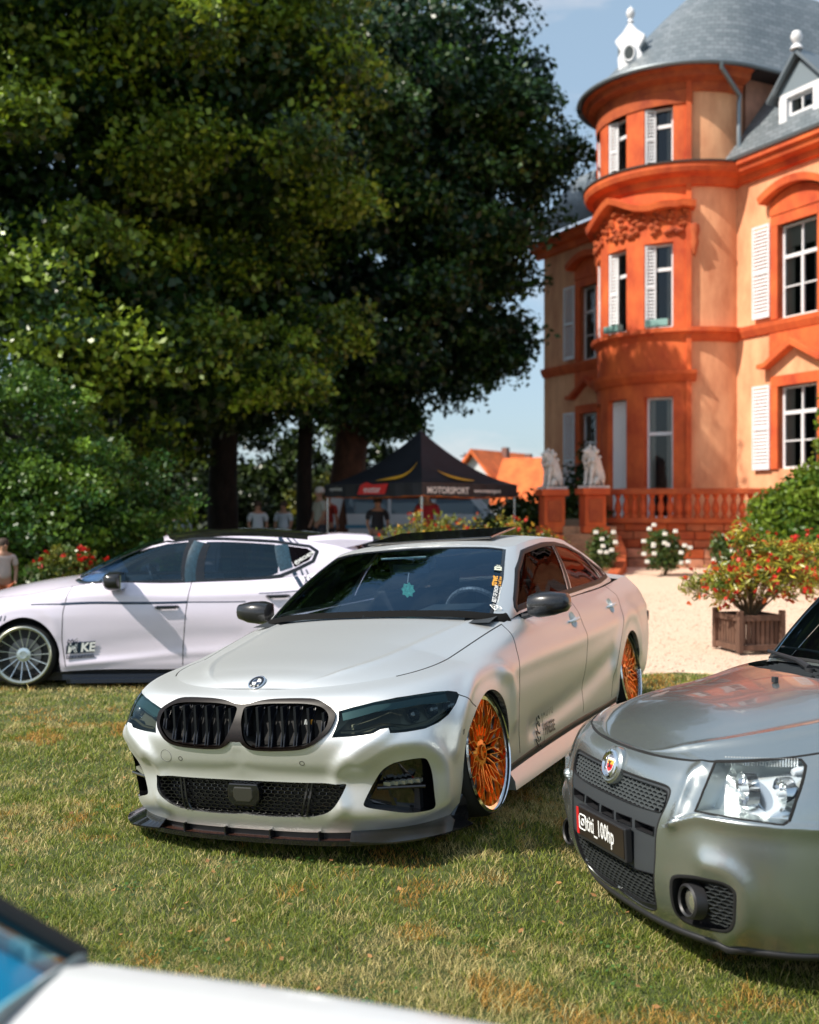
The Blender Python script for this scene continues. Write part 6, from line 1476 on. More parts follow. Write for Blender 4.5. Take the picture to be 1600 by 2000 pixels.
    mb.add([M @ Vector(v) for v in V], Fc); mb.build('curtain', mat('curtain_white', (.68, .66, .66), .9), root)
    def ringm(prof, nm, m=stone, a=-92, b=93): mb = MB(); sweep_ring(mb, prof, a, b); mb.build(nm, m, root)
    z = C+4.15; ringm([(r-.1, z-.22), (r+.06, z-.20), (r+.14, z-.05), (r+.22, z), (r+.22, z+.10), (r-.1, z+.13)], 'ring_course')
    z = C+3.18; ringm([(r-.1, z-.18), (rb+.05, z-.16), (rb+.16, z), (rb+.18, z+.08), (r-.1, z+.12)], 'ring_course', a=-55, b=59)
    z = C+7.85; ringm([(r-.1, z-.35), (r+.12, z-.32), (r+.18, z-.16), (r+.36, z-.08), (r+.40, z+.02), (r+.40, z+.12), (r-.1, z+.16)], 'ring_course')
    ringm([(r-.1, z+.16), (r+.43, z+.12), (r+.43, z+.16), (r-.1, z+.24)], 'ring_capping', mat('weathered_cap', (.05, .035, .03), .9))
    z = C+10.15; ringm([(r-.1, z-.45), (r+.07, z-.44), (r+.10, z-.25), (r+.30, z-.18), (r+.34, z-.06), (r+.44, z), (r-.1, z+.02)], 'eave_course', stone_d)
    ringm([(r-.1, C+9.42), (rb+.03, C+9.42), (rb+.05, C+9.72), (r-.1, C+9.72)], 'frieze', stone_d, -53, 57)
    # carved pediment of the first floor bay
    mb = MB(); n = 30; V = []; Fc = []; z = C+6.95
    for i in range(n+1):
        th = bay[0]-2+(bay[1]-bay[0]+4)*i/n; t = 2*i/n-1; rise = .34*max(0, 1-abs(t)*1.9)+.05*math.cos(t*9)+(.06 if abs(t) > .85 else 0)
        for rr_, zz in ((rb-.05, z+rise-.02), (rb+.26, z+rise), (rb+.30, z+rise+.14), (rb-.05, z+rise+.18)): x, y = tp(th, rr_); V.append((x, y, zz))
    for i in range(n):
        for k in range(4): Fc.append((i*4+k, i*4+(k+1) % 4, i*4+4+(k+1) % 4, i*4+4+k))
    mb.add(V, Fc+[(0, 1, 2, 3), (n*4, n*4+1, n*4+2, n*4+3)]); mb.build('carved_hood', stone, root)
    rd = random.Random(9); mb = MB()
    for k in range(150):
        th = rd.uniform(bay[0]+4, bay[1]-2); zz = rd.uniform(C+6.45, C+6.95+.25*max(0, 1-abs(th-2)/30)); x, y = tp(th, rb+.03); s = rd.uniform(.04, .09)
        mb.lathe([(0, -s), (s*.8, -s*.4), (s, .2*s), (s*.5, s*.8), (0, s)], 6, c=(x, y, zz))
    mb.build('carved_garland', stone_d, root, True, kind='stuff')
    for s, th in ((-1, bay[0]-1), (1, bay[1]+2)):
        x, y = tp(th, rb+.06); mb = MB(); mb.lathe([(0, .55), (.10, .5), (.12, .35), (.07, .2), (.10, .1), (.04, -.15), (0, -.25)], 10, c=(x, y, C+6.1)); mb.build('carved_bracket', stone_d, root, True)
    # planters on the first floor sills
    for c in (2, 35):
        x, y = tp(c, rb+.10); M = Matrix.Translation((x, y, C+4.29)) @ Matrix.Rotation(R_(c), 4, 'Z'); mb = MB(); mb.box((-.27, -.08, 0), (.27, .08, .16), M); mb.build('window_box', mat('window_box', (.20, .36, .33), .6), root, bevel=.01)
    # ---- upper block behind the tower
    mb = MB(); mb.box((4.1, .3, E), (7.95, 8, C+10.15)); mb.build('upper_wall', mat('pale_stucco', (.45, .22, .15), .9, noise=.3, nscale=2), root)
    # roofs
    def loft(outline, steps, m, nm):
        V = []; n = len(outline); c = Vector((6.02, 2.4))
        for k, z in steps:
            for x, y in outline: V.append((c.x+(x-c.x)*k if True else x, (c.y+(y-c.y)*k) if k > .01 else c.y, z))
        Fc = []
        for j in range(len(steps)-1):
            for i in range(n): Fc.append((j*n+i, j*n+(i+1) % n, (j+1)*n+(i+1) % n, (j+1)*n+i))
        mb = MB(); mb.add(V, Fc); return mb.build(nm, m, root, True)
    out = [tp(th, 2.48) for th in np.linspace(-90, 90, 31)]+[(8.5, 1), (8.5, 3), (8.5, 6), (8.5, 8.5), (3.55, 8.5), (3.55, 6), (3.55, 3), (3.55, 1)]
    Z = C+10.16
    sl = slate_tiles('slate_tiled')
    loft(out, [(1, Z), (.985, Z+.05), (.88, Z+.5), (.72, Z+1.3), (.56, Z+2.1), (.42, Z+2.75), (.32, Z+3.05)], sl, 'tower_roof')
    mb = MB(); n = 31; V = []
    for th in np.linspace(-90, 90, n): x, y = tp(th, 2.50); V.append((x, y, Z+.02))
    V.append((8.53, 1, Z+.02)); V.append((8.53, 8, Z+.02)); mb.tube(V, .055, 8); mb.build('gutter', MATS['zinc'], root, True)
    mb = MB(); mb.box((6.4, .2, Z-.02), (8.5, 8.4, Z+.0)); mb.build('soffit', mat('soffit', (.03, .02, .02), .9), root)
    # wing roofs
    for a, b in ((7.95, 20.2), (-.4, 4.2)):
        mb = MB(); mb.add([(a, -.42, E+.16), (b, -.42, E+.16), (b, 1.3, E+2.3), (a, 1.3, E+2.3), (b, 6, E+4.3), (a, 6, E+4.3), (b, 12, E+.2), (a, 12, E+.2)], [(0, 1, 2, 3), (3, 2, 4, 5), (5, 4, 6, 7)]); mb.build('wing_roof', sl, root)
    # downpipe
    a = tp(70, 2.5); b = tp(88, 2.12); mb = MB(); mb.tube([(a[0], a[1], Z), (a[0], a[1]+.02, Z-.12), (b[0]+.02, b[1]-.02, Z-.55), (b[0]+.03, b[1]-.05, Z-.75), (b[0]+.03, b[1]-.05, E+.35), (b[0]+.25, b[1]-.2, E+.2)], .055, 8); mb.build('downpipe', MATS['zinc'], root, True)
    # oculus dormer on the tower roof
    x, y = tp(10, 1.85); M = Matrix.Translation((x, y, Z+.30)) @ Matrix.Rotation(R_(34), 4, 'Z') @ Matrix.Scale(.92, 4)
    pts = [(-.42, 0), (-.30, .12), (-.33, .45), (-.24, .62), (-.38, .85), (-.40, .93), (-.18, 1.12), (0, 1.36), (.18, 1.12), (.40, .93), (.38, .85), (.24, .62), (.33, .45), (.30, .12), (.42, 0)]
    mb = MB(); mb.poly(pts, .16, M); d = mb.build('dormer', white_w, root, bevel=.015)
    mb = MB(); mb.lathe([(.125, -.02), (.15, -.035), (.175, .0), (.175, .03)], 18, axis='y'); o = mb.build('oculus_ring', white_w, d, True); o.matrix_local = M @ Matrix.Translation((0, -.03, .52)) @ Matrix.Diagonal((1, 1, 1.4, 1))
    mb = MB(); mb.lathe([(0, -.012), (.12, -.012)], 18, axis='y'); o = mb.build('oculus_pane', mat('oculus_dark', (.02, .03, .03), .3), d); o.matrix_local = M @ Matrix.Translation((0, -.035, .52)) @ Matrix.Diagonal((1, 1, 1.4, 1))
    mb = MB(); mb.lathe([(0, 1.34), (.09, 1.36), (.05, 1.44), (.10, 1.52), (.12, 1.60), (.08, 1.70), (.02, 1.74), (0, 1.80)], 12); o = mb.build('finial', white_w, d, True); o.matrix_local = M @ Matrix.Translation((0, .08, 0))
    mb = MB(); mb.poly([(-.36, 0), (-.36, .84), (0, 1.16), (.36, .84), (.36, 0)], 1.5, M @ Matrix.Translation((0, .14, 0))); mb.build('dormer_roof', slate, d)
    mb = MB(); mb.tube([M @ Vector((0, .1, 1.19)), M @ Vector((0, 1.5, 1.19))], .05, 6); mb.build('ridge_cap', white_w, d)
    # gabled dormers on the wing roof
    for x in rx:
        M = Matrix.Translation((x, .02, E+.22)); mb = MB()
        for s in (-1, 1): mb.box((s*.48-.11, 0, 0), (s*.48+.11, .5, 1.0), M)
        mb.box((-.59, .02, 1.0), (.59, .5, 1.12), M); d = mb.build('dormer', white_w, root, bevel=.01)
        window(d, M @ Matrix.Translation((0, .1, .05)), .74, .95, (.6,))
        mb = MB(); mb.poly([(-.66, 1.12), (.66, 1.12), (0, 1.72)], .1, M @ Matrix.Translation((0, .02, 0))); mb.build('dormer_gable', mat('gable_blue', (.18, .22, .25), .5), d)
        mb = MB(); 
        for s in (-1, 1): mb.add([M @ Vector(v) for v in ((s*.82, -.14, .98), (0, -.14, 1.84), (0, 1.6, 1.84), (s*.82, 1.6, .98), (s*.82, -.14, 1.06), (0, -.14, 1.94), (0, 1.6, 1.94), (s*.82, 1.6, 1.06))], [(0, 1, 2, 3), (4, 5, 6, 7), (0, 4, 5, 1), (0, 3, 7, 4)])
        mb.build('dormer_roof', MATS['zinc'], d)
        mb = MB(); mb.lathe([(0, 1.9), (.14, 1.92), (.10, 2.0), (.05, 2.04), (.10, 2.10), (.13, 2.2), (.09, 2.3), (0, 2.34)], 12); o = mb.build('finial', white_w, d, True); o.matrix_local = M @ Matrix.Translation((0, -.08, 0))
    # chimney
    mb = MB(); mb.box((10.4, 4.4, E+3), (11.3, 5.1, E+5.5)); c = mb.build('chimney', stone_d, root, bevel=.02); mb = MB(); mb.box((10.3, 4.3, E+5.5), (11.4, 5.2, E+5.72)); mb.build('chimney_cap', white_w, c, bevel=.02)
    return root
def slate_tiles(name):
    """slate colour with courses; the joints are a fine relief too small to model at this distance"""
    m = mat(name, (.13, .155, .17), .42, noise=.22, nscale=4); n = m.node_tree.nodes; l = m.node_tree.links; b = n['Principled BSDF']
    t = n.new('ShaderNodeTexCoord'); br = n.new('ShaderNodeTexBrick'); mp_ = n.new('ShaderNodeMapping'); mp_.inputs['Rotation'].default_value = (R_(90), 0, 0)
    cb = n.new('ShaderNodeCombineXYZ'); sx = n.new('ShaderNodeSeparateXYZ'); l.new(t.outputs['Object'], sx.inputs[0]); ad = n.new('ShaderNodeMath'); l.new(sx.outputs[0], ad.inputs[0]); l.new(sx.outputs[1], ad.inputs[1])
    l.new(ad.outputs[0], cb.inputs[0]); l.new(sx.outputs[2], cb.inputs[1]); l.new(cb.outputs[0], br.inputs['Vector'])
    br.inputs['Scale'].default_value = 1; br.inputs['Brick Width'].default_value = .26; br.inputs['Row Height'].default_value = .14; br.inputs['Mortar Size'].default_value = .008
    br.inputs['Color1'].default_value = (.12, .145, .16, 1); br.inputs['Color2'].default_value = (.19, .215, .235, 1); br.inputs['Mortar'].default_value = (.05, .06, .07, 1)
    l.new(br.outputs[0], b.inputs['Base Color']); bp = n.new('ShaderNodeBump'); bp.inputs['Strength'].default_value = .5; bp.inputs['Distance'].default_value = .02; l.new(br.outputs['Fac'], bp.inputs['Height']); bp.invert = True; l.new(bp.outputs[0], b.inputs['Normal'])
    return m
# ================================================================= terrace, steps, lions
def skin_obj(name, V, E, Rr, m, parent, sub=2):
    me = bpy.data.meshes.new(name); me.from_pydata(V, E, [])
    o = bpy.data.objects.new(name, me); COL.objects.link(o); o.modifiers.new('s', 'SKIN')
    for i, r in enumerate(Rr): me.skin_vertices[0].data[i].radius = r if hasattr(r, '__len__') else (r, r)
    me.skin_vertices[0].data[0].use_root = True
    s = o.modifiers.new('b', 'SUBSURF'); s.levels = s.render_levels = sub
    bpy.context.view_layer.update(); dg = bpy.context.evaluated_depsgraph_get(); me2 = bpy.data.meshes.new_from_object(o.evaluated_get(dg)); bpy.data.objects.remove(o)
    me2.materials.clear(); me2.materials.append(m); me2.polygons.foreach_set('use_smooth', np.ones(len(me2.polygons), bool)); me2.name = name
    o = bpy.data.objects.new(name, me2); return link(o, parent)
def lion(label, loc, rz, sc=1):
    t = empty('lion_statue', label, 'statue', loc, (0, 0, rz), group='stone lions on the stair pedestals', scale=sc); m = mat('pale_limestone', (.62, .58, .54), .85, noise=.25, nscale=9, bump=.6, bscale=14)
    # seated, facing -x
    V = [(.12, 0, .20), (.10, 0, .36), (.02, 0, .52), (-.05, 0, .66), (-.10, 0, .76), (-.20, 0, .80), (-.27, 0, .76),
         (.10, .12, .14), (-.02, .14, .16), (-.10, .14, .06), (.10, -.12, .14), (-.02, -.14, .16), (-.10, -.14, .06),
         (-.08, .09, .48), (-.13, .09, .28), (-.14, .09, .10), (-.20, .09, .05), (-.08, -.09, .48), (-.13, -.09, .28), (-.14, -.09, .10), (-.20, -.09, .05), (.24, 0, .08), (.20, .12, .04)]
    E = [(0, 1), (1, 2), (2, 3), (3, 4), (4, 5), (5, 6), (0, 7), (7, 8), (8, 9), (0, 10), (10, 11), (11, 12), (2, 13), (13, 14), (14, 15), (15, 16), (2, 17), (17, 18), (18, 19), (19, 20), (0, 21), (21, 22)]
    R = [.15, .15, .15, .14, .12, .085, .06, .11, .08, .05, .11, .08, .05, .07, .05, .045, .045, .07, .05, .045, .045, .04, .03]
    skin_obj('figure', V, E, R, m, t)
    rd = random.Random(2); mb = MB()
    for k in range(60):
        a = rd.uniform(0, 6.28); z = rd.uniform(.42, .90); rr_ = .15*math.sin(math.pi*min(1, (z-.30)/.62))+.03; x = -.05+.0+math.cos(a)*rr_; y = math.sin(a)*rr_
        if x < -.16 and z > .7: continue
        s = rd.uniform(.03, .05); mb.lathe([(0, -s*1.3), (s*.8, -s*.5), (s, .2*s), (s*.4, s), (0, s*1.2)], 6, c=(x, y, z))
    mb.build('mane', m, t, True, kind='stuff')
    mb = MB(); mb.lathe([(0, .0), (.02, .012), (.0, .03)], 6, c=(-.31, 0, .78)); 
    for s in (-1, 1): mb.lathe([(0, 0), (.03, .015), (.0, .05)], 6, c=(-.13, s*.08, .86))
    mb.build('ear', m, t, True, kind='stuff')
    mb = MB(); mb.box((-.28, -.2, -.02), (.30, .2, .04)); mb.build('plinth', m, t, bevel=.01)
    return t
def build_terrace():
    # coordinates in the world; arc around the tower centre
    cx, cy = 6.735, 26.75; G = .35
    def ap(deg, r): a = R_(deg); return Vector((cx+r*math.sin(a), cy-r*math.cos(a), 0))
    R0 = 3.75; a0, a1 = -39, 74
    root = empty('terrace', 'red sandstone terrace wall with balustrade in front of the round tower', 'wall', (cx, cy-R0, G))
    inv = Matrix.Translation((-cx, -(cy-R0), -G))
    def arcbox(mb, r0, r1, d0, d1, z0, z1, step=4):
        n = max(1, int(round((d1-d0)/step))); V = []; Fc = []
        for i in range(n+1):
            d = d0+(d1-d0)*i/n; p, q = ap(d, r0), ap(d, r1); V += [inv @ Vector((p.x, p.y, z0)), inv @ Vector((q.x, q.y, z0)), inv @ Vector((q.x, q.y, z1)), inv @ Vector((p.x, p.y, z1))]
        for i in range(n):
            for k in range(4): Fc.append((i*4+k, i*4+(k+1) % 4, i*4+4+(k+1) % 4, i*4+4+k))
        mb.add(V, Fc+[(0, 3, 2, 1), (n*4, n*4+1, n*4+2, n*4+3)])
    mb = MB(); arcbox(mb, .1, R0-.3, -90, 90, G-.2, 1.38, 10); mb.build('terrace_floor', mat('paving', (.32, .22, .15), .9), root)
    mb = MB(); arcbox(mb, R0-.3, R0-.06, a0, a1, G-.2, 1.30); mb.build('wall_core', stone_d, root)
    # real stones in courses
    rd = random.Random(5); zs = [.33, .55, .76, .95, 1.14, 1.31]; mats_ = [stone_d, mat('stone_pink', (.50, .22, .13), .9, noise=.4, nscale=5, bump=.5, bscale=16), mat('stone_rust', (.42, .12, .05), .9, noise=.4, nscale=5, bump=.5, bscale=16)]
    for c in range(5):
        d = a0+rd.uniform(0, 3)
        rr_ = R0+(.22 if c < 2 else 0)
        while d < a1-2:
            w = rd.uniform(4.5, 8.5)*(1 if c > 1 else .9); e = min(a1, d+w); mb = MB(); pr = rd.uniform(-.02, .025); arcbox(mb, rr_-.25, rr_+pr, d+.12, e-.12, zs[c]+.008, zs[c+1]-.008, 3); mb.build('stone', mats_[1 if (c < 2 and rd.random() < .7) else rd.choice((0, 2))], root, bevel=.015); d = e
    mb = MB(); arcbox(mb, R0-.35, R0+.10, a0, a1, 1.31, 1.42); mb.build('plinth_course', stone_d, root, bevel=.01)
    mb = MB(); arcbox(mb, R0-.24, R0+.06, a0, a1, 1.93, 2.06); mb.build('handrail', stone_d, root, bevel=.02)
    prof = [(.0, 0), (.07, 0), (.07, .05), (.04, .07), (.045, .10), (.075, .18), (.08, .24), (.055, .33), (.035, .40), (.045, .44), (.065, .46), (.065, .51), (0, .51)]
    bal = MB().lathe(prof, 12); me = None; d = a0+3.5; k = 0
    bm_ = [stone, mat('stone_gold', (.62, .22, .05), .9, noise=.4, nscale=5)]
    while d < a1-2:
        if me is None: o = bal.build('baluster', bm_[0], root, True); me = o.data
        else: o = bpy.data.objects.new('baluster', me); link(o, root)
        p = ap(d, R0-.09); o.location = inv @ Vector((p.x, p.y, 1.42)); d += 3.0
    # stair pedestals with lions
    def pedestal(label, p, w, z0, z1):
        t = empty('pedestal', label, 'pedestal', (p[0], p[1], z0), (0, 0, R_(8)), group='stair pedestals'); h = z1-z0
        for nm, a, b, e in (('base', 0, .14, .06), ('shaft', .14, h-.14, 0), ('cap', h-.14, h, .07)): mb = MB(); mb.box((-w/2-e, -w/2-e, a), (w/2+e, w/2+e, b)); mb.build(nm, stone, t, bevel=.012)
        mb = MB(); mb.box((-w/2+.08, -w/2-.02, .24), (w/2-.08, -w/2, h-.24)); mb.build('panel', stone_d, t, bevel=.01); return t
    p1 = (3.95, 23.2); p2 = (3.10, 23.4)
    pedestal('sandstone pedestal joined to the balustrade, under the right lion', p1, .46, 1.1, 2.06); pedestal('free-standing sandstone pedestal left of the steps, under the left lion', p2, .46, 1.1, 2.04)
    lion('pale stone lion seated on the pedestal beside the balustrade', (p1[0]+.02, p1[1], 2.08), R_(30), .98); lion('pale stone lion seated on the left free-standing pedestal', (p2[0], p2[1], 2.06), R_(25), .93)
    st = empty('stairs', 'sandstone steps rising between the two lion pedestals', 'steps', (3.3, 21.6, .3))
    sm = mat('step_stone', (.42, .22, .12), .9, noise=.4, nscale=6, bump=.4, bscale=20)
    for k in range(6): mb = MB(); mb.box((-.15+.03*k, .30*k, -.1), (1.0+.03*k, 2.4, .16*(k+1)-.02)); mb.build('step', sm, st, bevel=.01)
    mb = MB(); V = []; n = 9
    for i in range(n):
        t = i/(n-1); x = 1.02-.55*t**2+.0; y = 1.5-2.6*t; z = .72-.62*t**.8; V += [(x, y, -.1), (x+.22, y, -.1), (x+.22, y, z), (x, y, z)]
    Fc = []
    for i in range(n-1):
        for k in range(4): Fc.append((i*4+k, i*4+(k+1) % 4, i*4+4+(k+1) % 4, i*4+4+k))
    mb.add(V, Fc+[(0, 1, 2, 3), (4*n-4, 4*n-3, 4*n-2, 4*n-1)]); mb.build('side_wall', stone_d, st, bevel=.02)
    mb = MB(); mb.box((-.42, .2, -.1), (-.17, 2.2, .78)); mb.build('side_wall', stone_d, st, bevel=.02)
# ================================================================= tent, people, houses, scooter
def person(label, loc, rz, shirt, trousers, hair=(.05, .03, .02), cap=None, h=1.75, arm=0, seat_=False):
    t = empty('person', label, 'person', loc, (0, 0, rz), scale=h/1.75); sk = mat('skin', (.42, .22, .14), .6)
    def P(*a): return list(a)
    ax = .12+arm
    V = [(0, 0, .95), (0, .01, 1.12), (0, .015, 1.30), (0, .01, 1.43), (0, 0, 1.52), (0, -.012, 1.60), (0, -.015, 1.69),
         (.20, .01, 1.41), (.25, .0, 1.14), (.24-.05, -ax, .93), (.24-.06, -ax-.05, .85), (-.20, .01, 1.41), (-.25, 0, 1.14), (-.24+.05, -ax, .93), (-.24+.06, -ax-.05, .85),
         (.09, 0, .88), (.10, -.01, .48), (.10, .03, .08), (.11, -.10, .03), (-.09, 0, .88), (-.10, -.02, .48), (-.10, .03, .08), (-.11, -.10, .03)]
    E = [(0, 1), (1, 2), (2, 3), (3, 4), (4, 5), (5, 6), (3, 7), (7, 8), (8, 9), (9, 10), (3, 11), (11, 12), (12, 13), (13, 14), (0, 15), (15, 16), (16, 17), (17, 18), (0, 19), (19, 20), (20, 21), (21, 22)]
    R = [(.14, .10), (.14, .10), (.16, .11), (.12, .08), (.055, .055), (.085, .095), (.07, .08), .055, .042, .032, (.04, .02), .055, .042, .032, (.04, .02), .085, .06, .042, .035, .085, .06, .042, .035]
    skin_obj('body', V, E, R, sk, t)
    V2 = [(0, 0, .92), (0, .01, 1.12), (0, .015, 1.30), (0, .01, 1.42), (0, .0, 1.47), (.20, .01, 1.40), (.245, 0, 1.20), (-.20, .01, 1.40), (-.245, 0, 1.20)]
    skin_obj('shirt', V2, [(0, 1), (1, 2), (2, 3), (3, 4), (3, 5), (5, 6), (3, 7), (7, 8)], [(.175, .13), (.17, .13), (.185, .13), (.14, .10), .07, .075, .065, .075, .065], mat('cloth_%02d%02d%02d' % tuple(int(c*99) for c in shirt), shirt, .85), t)
    V3 = [(0, 0, .95), (.09, 0, .85), (.10, -.01, .48), (.10, .03, .10), (-.09, 0, .85), (-.10, -.02, .48), (-.10, .03, .10)]
    skin_obj('trousers', V3, [(0, 1), (1, 2), (2, 3), (0, 4), (4, 5), (5, 6)], [(.16, .12), .105, .075, .06, .105, .075, .06], mat('cloth_%02d%02d%02d' % tuple(int(c*99) for c in trousers), trousers, .85), t)
    mb = MB(); mb.lathe([(.105, -.03), (.112, .02), (.10, .07), (.06, .105), (0, .115)], 16, c=(0, .012, 1.66)); mb.build('cap' if cap else 'hair', mat('hair_%02d' % int((cap or hair)[0]*99), cap or hair, .8), t, True)
    mb = MB(); mb.add([(-.015, -.10, 1.62), (.015, -.10, 1.62), (0, -.10, 1.66), (0, -.13, 1.625)], [(0, 1, 3), (1, 2, 3), (2, 0, 3)]); mb.build('nose', sk, t)
    for s in (-1, 1): mb = MB(); mb.lathe([(0, -.01), (.012, 0), (0, .01)], 8, c=(s*.035, -.098, 1.655)); mb.build('eye', mat('eye', (.02,)*3, .2), t)
    return t
def build_tent():
    c = (.25, 23.7, .3); t = empty('canopy_tent', 'black pop-up canopy tent with gold arcs and red and white lettering beside the trees', 'tent', c, (0, 0, R_(45)))
    blk = mat('tent_black', (.012, .014, .02), .55, noise=.3, nscale=3); S_ = 1.5; zt = 1.85; zb = 1.55; pk = 3.05
    cs = [(-S_, -S_), (S_, -S_), (S_, S_), (-S_, S_)]
    nseg = 12
    for k in range(4):
        a, b = Vector(cs[k]), Vector(cs[(k+1) % 4]); V = []; Fc = []
        for i in range(nseg+1):
            s = i/nseg
            for j in range(nseg+1):
                e = a.lerp(b, j/nseg)*(1-s); z = zt+(pk-zt)*(s**1.7*.45+s*.55*(s*.5+.5))-.10*math.sin(math.pi*j/nseg)*(1-s)*.5*math.sin(math.pi*s+.3); V.append((e.x, e.y, z))
        for i in range(nseg):
            for j in range(nseg): q = i*(nseg+1)+j; Fc.append((q, q+1, q+nseg+2, q+nseg+1))
        mesh_obj('roof_panel', V, Fc, blk, t, True)
        V = []; Fc = []
        for j in range(nseg+1): e = a.lerp(b, j/nseg); o = (e.normalized()*.015 if j % 2 else e*0); V += [(e.x+o.x, e.y+o.y, zt), (e.x+o.x*2, e.y+o.y*2, zb+.03*(abs(j/nseg-.5)*2))]
        for j in range(nseg): Fc.append((2*j, 2*j+1, 2*j+3, 2*j+2))
        v = mesh_obj('valance', V, Fc, blk, t)
        mb = MB(); mb.tube([(a.x, a.y, zb+.03), ((a.x+b.x)/2, (a.y+b.y)/2, zb), (b.x, b.y, zb+.03)], .012, 5); mb.build('hem', mat('hem_orange', (.5, .13, .02), .6), v)
        mb = MB(); mb.tube([(a.x*.97, a.y*.97, 0), (a.x*.97, a.y*.97, zt)], .022, 6); mb.build('leg', silver_trim, t)
    gold = mat('gold_print', (.75, .38, .03), .5); red = mat('red_print', (.62, .02, .02), .5)
    # printed arcs on the two panels that face the lawn: left panel is the -x side, right panel the -y side
    def on_roof(side, s, f, lift=.02):
        e = (Vector((-S_, S_)).lerp(Vector((-S_, -S_)), f) if side == 0 else Vector((-S_, -S_)).lerp(Vector((S_, -S_)), f))*(1-s)
        z = zt+(pk-zt)*(s**1.7*.45+s*.55*(s*.5+.5)); n = Vector((-1, 0, 1)).normalized() if side == 0 else Vector((0, -1, 1)).normalized(); return Vector((e.x, e.y, z))+n*lift
    for side, f0, f1 in ((0, .50, .92), (1, .25, .60)):
        L1 = []; L2 = []; n = 18
        for i in range(n+1):
            u = i/n; f = f0+(f1-f0)*u; s = .10+.42*u**2.2+.05*math.sin(u*6)*(1-u); wd = .045*math.sin(math.pi*min(1, u*1.05)*.95+.1)+.006
            if side: f = f1-(f1-f0)*u; s = .12+.25*u**2
            L1.append(on_roof(side, s+wd, f)); L2.append(on_roof(side, s-wd, f))
        mesh_obj('printed_arc', L1+L2, [(i, i+1, n+2+i, n+1+i) for i in range(n)], gold, t)
    Mr = Matrix.Translation((-S_-.03, .3, zb+.07)) @ Matrix.Rotation(-math.pi/2, 4, 'Z') @ Matrix.Rotation(math.pi/2, 4, 'X')
    mb = MB(); mb.add([(-.1, 0, 0), (.75, .0, 0), (.85, .22, 0), (.4, .20, 0), (.2, .26, 0), (.0, .2, 0)], [(0, 1, 2, 3, 4, 5)]); o = mb.build('red_logo', red, t); o.matrix_local = Mr
    text_obj('tent_lettering', 'Motul' if False else 'motor', .2, white_paint, t, Mr @ Matrix.Translation((.1, .04, .004)), bold=.002)
    text_obj('tent_lettering', 'services', .13, white_paint, t, Mr @ Matrix.Translation((-1.0, .09, 0)), bold=.001)
    Mf = Matrix.Translation((-1.38, -S_-.03, zb+.08)) @ Matrix.Rotation(math.pi/2, 4, 'X')
    text_obj('tent_lettering', 'MOTORSPORT', .19, white_paint, t, Mf, bold=.003); text_obj('tent_lettering', 'www.motorsport', .12, white_paint, t, Mf @ Matrix.Translation((1.42, .03, 0)), bold=.002)
    # table
    tb = empty('folding_table', 'long folding table with grey cloth under the black canopy tent', 'table', (.0, 22.9, .3)); mb = MB(); mb.box((-.9, -.3, .70), (.9, .3, .74)); mb.build('table_top', mat('table_grey', (.25, .27, .30), .6), tb); mb = MB(); mb.box((-.9, -.31, .25), (.9, -.30, .70)); mb.build('table_cloth', mat('cloth_grey', (.06, .07, .08), .8), tb)
    for x in (-.8, .8):
        for y in (-.25, .25): mb = MB(); mb.tube([(x, y, 0), (x, y, .7)], .015, 6); mb.build('leg', silver_trim, tb)
def build_van():
    t = empty('van', 'pale blue and white van parked behind the canopy tent', 'van', (.1, 29.5, .35)); wp = mat('van_white', (.55, .62, .66), .3, 0, .5)
    mb = MB(); mb.poly([(-2.3, .3), (2.5, .3), (2.5, 1.0), (2.2, 1.15), (1.6, 1.85), (1.3, 1.98), (-2.2, 1.98), (-2.35, 1.6)], 1.8); mb.build('body', wp, t, bevel=.06)
    for a, b in ((-1.9, -.7), (-.6, .5)): mb = MB(); mb.box((a, -.012, 1.15), (b, .02, 1.7)); mb.build('window', pane_m, t, bevel=.01)
    mb = MB(); mb.add([(.62, -.012, 1.15), (1.9, -.012, 1.15), (1.45, -.012, 1.7), (.62, -.012, 1.7)], [(0, 1, 2, 3)]); mb.build('window', pane_m, t)
    mb = MB(); mb.box((-2.3, -.014, .75), (2.4, .0, .85)); mb.build('side_stripe', mat('van_blue', (.05, .22, .35), .4), t)
    for x in (-1.5, 1.7):
        for y in (.1, 1.7): mb = MB(); mb.lathe([(0, -.1), (.2, -.1), (.32, -.08), (.32, .08), (0, .1)], 20, c=(x, y, .32), axis='y'); mb.build('wheel', black_rubber, t, True)
def house(label, x, y, w, d, h, rh, rz, wall, roof_c, z0=0):
    t = empty('house', label, 'house', (x, y, z0), (0, 0, rz)); mb = MB(); mb.poly([(-w/2, 0), (w/2, 0), (w/2, h), (0, h+rh), (-w/2, h)], d); mb.build('wall', mat('house_%d' % int(wall[0]*100), wall, .8), t)
    mb = MB()
    for s in (-1, 1): mb.add([(s*(w/2+.5), -.5, h-.5*rh*2/w), (0, -.5, h+rh+.06), (0, d+.5, h+rh+.06), (s*(w/2+.5), d+.5, h-.5*rh*2/w), (s*(w/2+.5), -.5, h-.5*rh*2/w+.25), (0, -.5, h+rh+.31), (0, d+.5, h+rh+.31), (s*(w/2+.5), d+.5, h-.5*rh*2/w+.25)], [(0, 1, 2, 3), (4, 5, 6, 7), (0, 4, 5, 1), (3, 7, 6, 2), (0, 3, 7, 4)])
    r = mb.build('roof', roof_c, t); mb = MB(); mb.box((w*.1-.18, d*.5, h+rh*.5), (w*.1+.18, d*.5+.4, h+rh+.55)); mb.build('chimney', mat('chim', (.2, .1, .08), .9), r)
    for xx in (-w/4, w/4): f = MB().box((xx-.5, -.06, h-1.9), (xx+.5, 0, h-.6)).build('window', white_w, t); MB().box((xx-.4, -.08, h-1.8), (xx+.4, -.061, h-.7)).build('pane', pane_m, f)
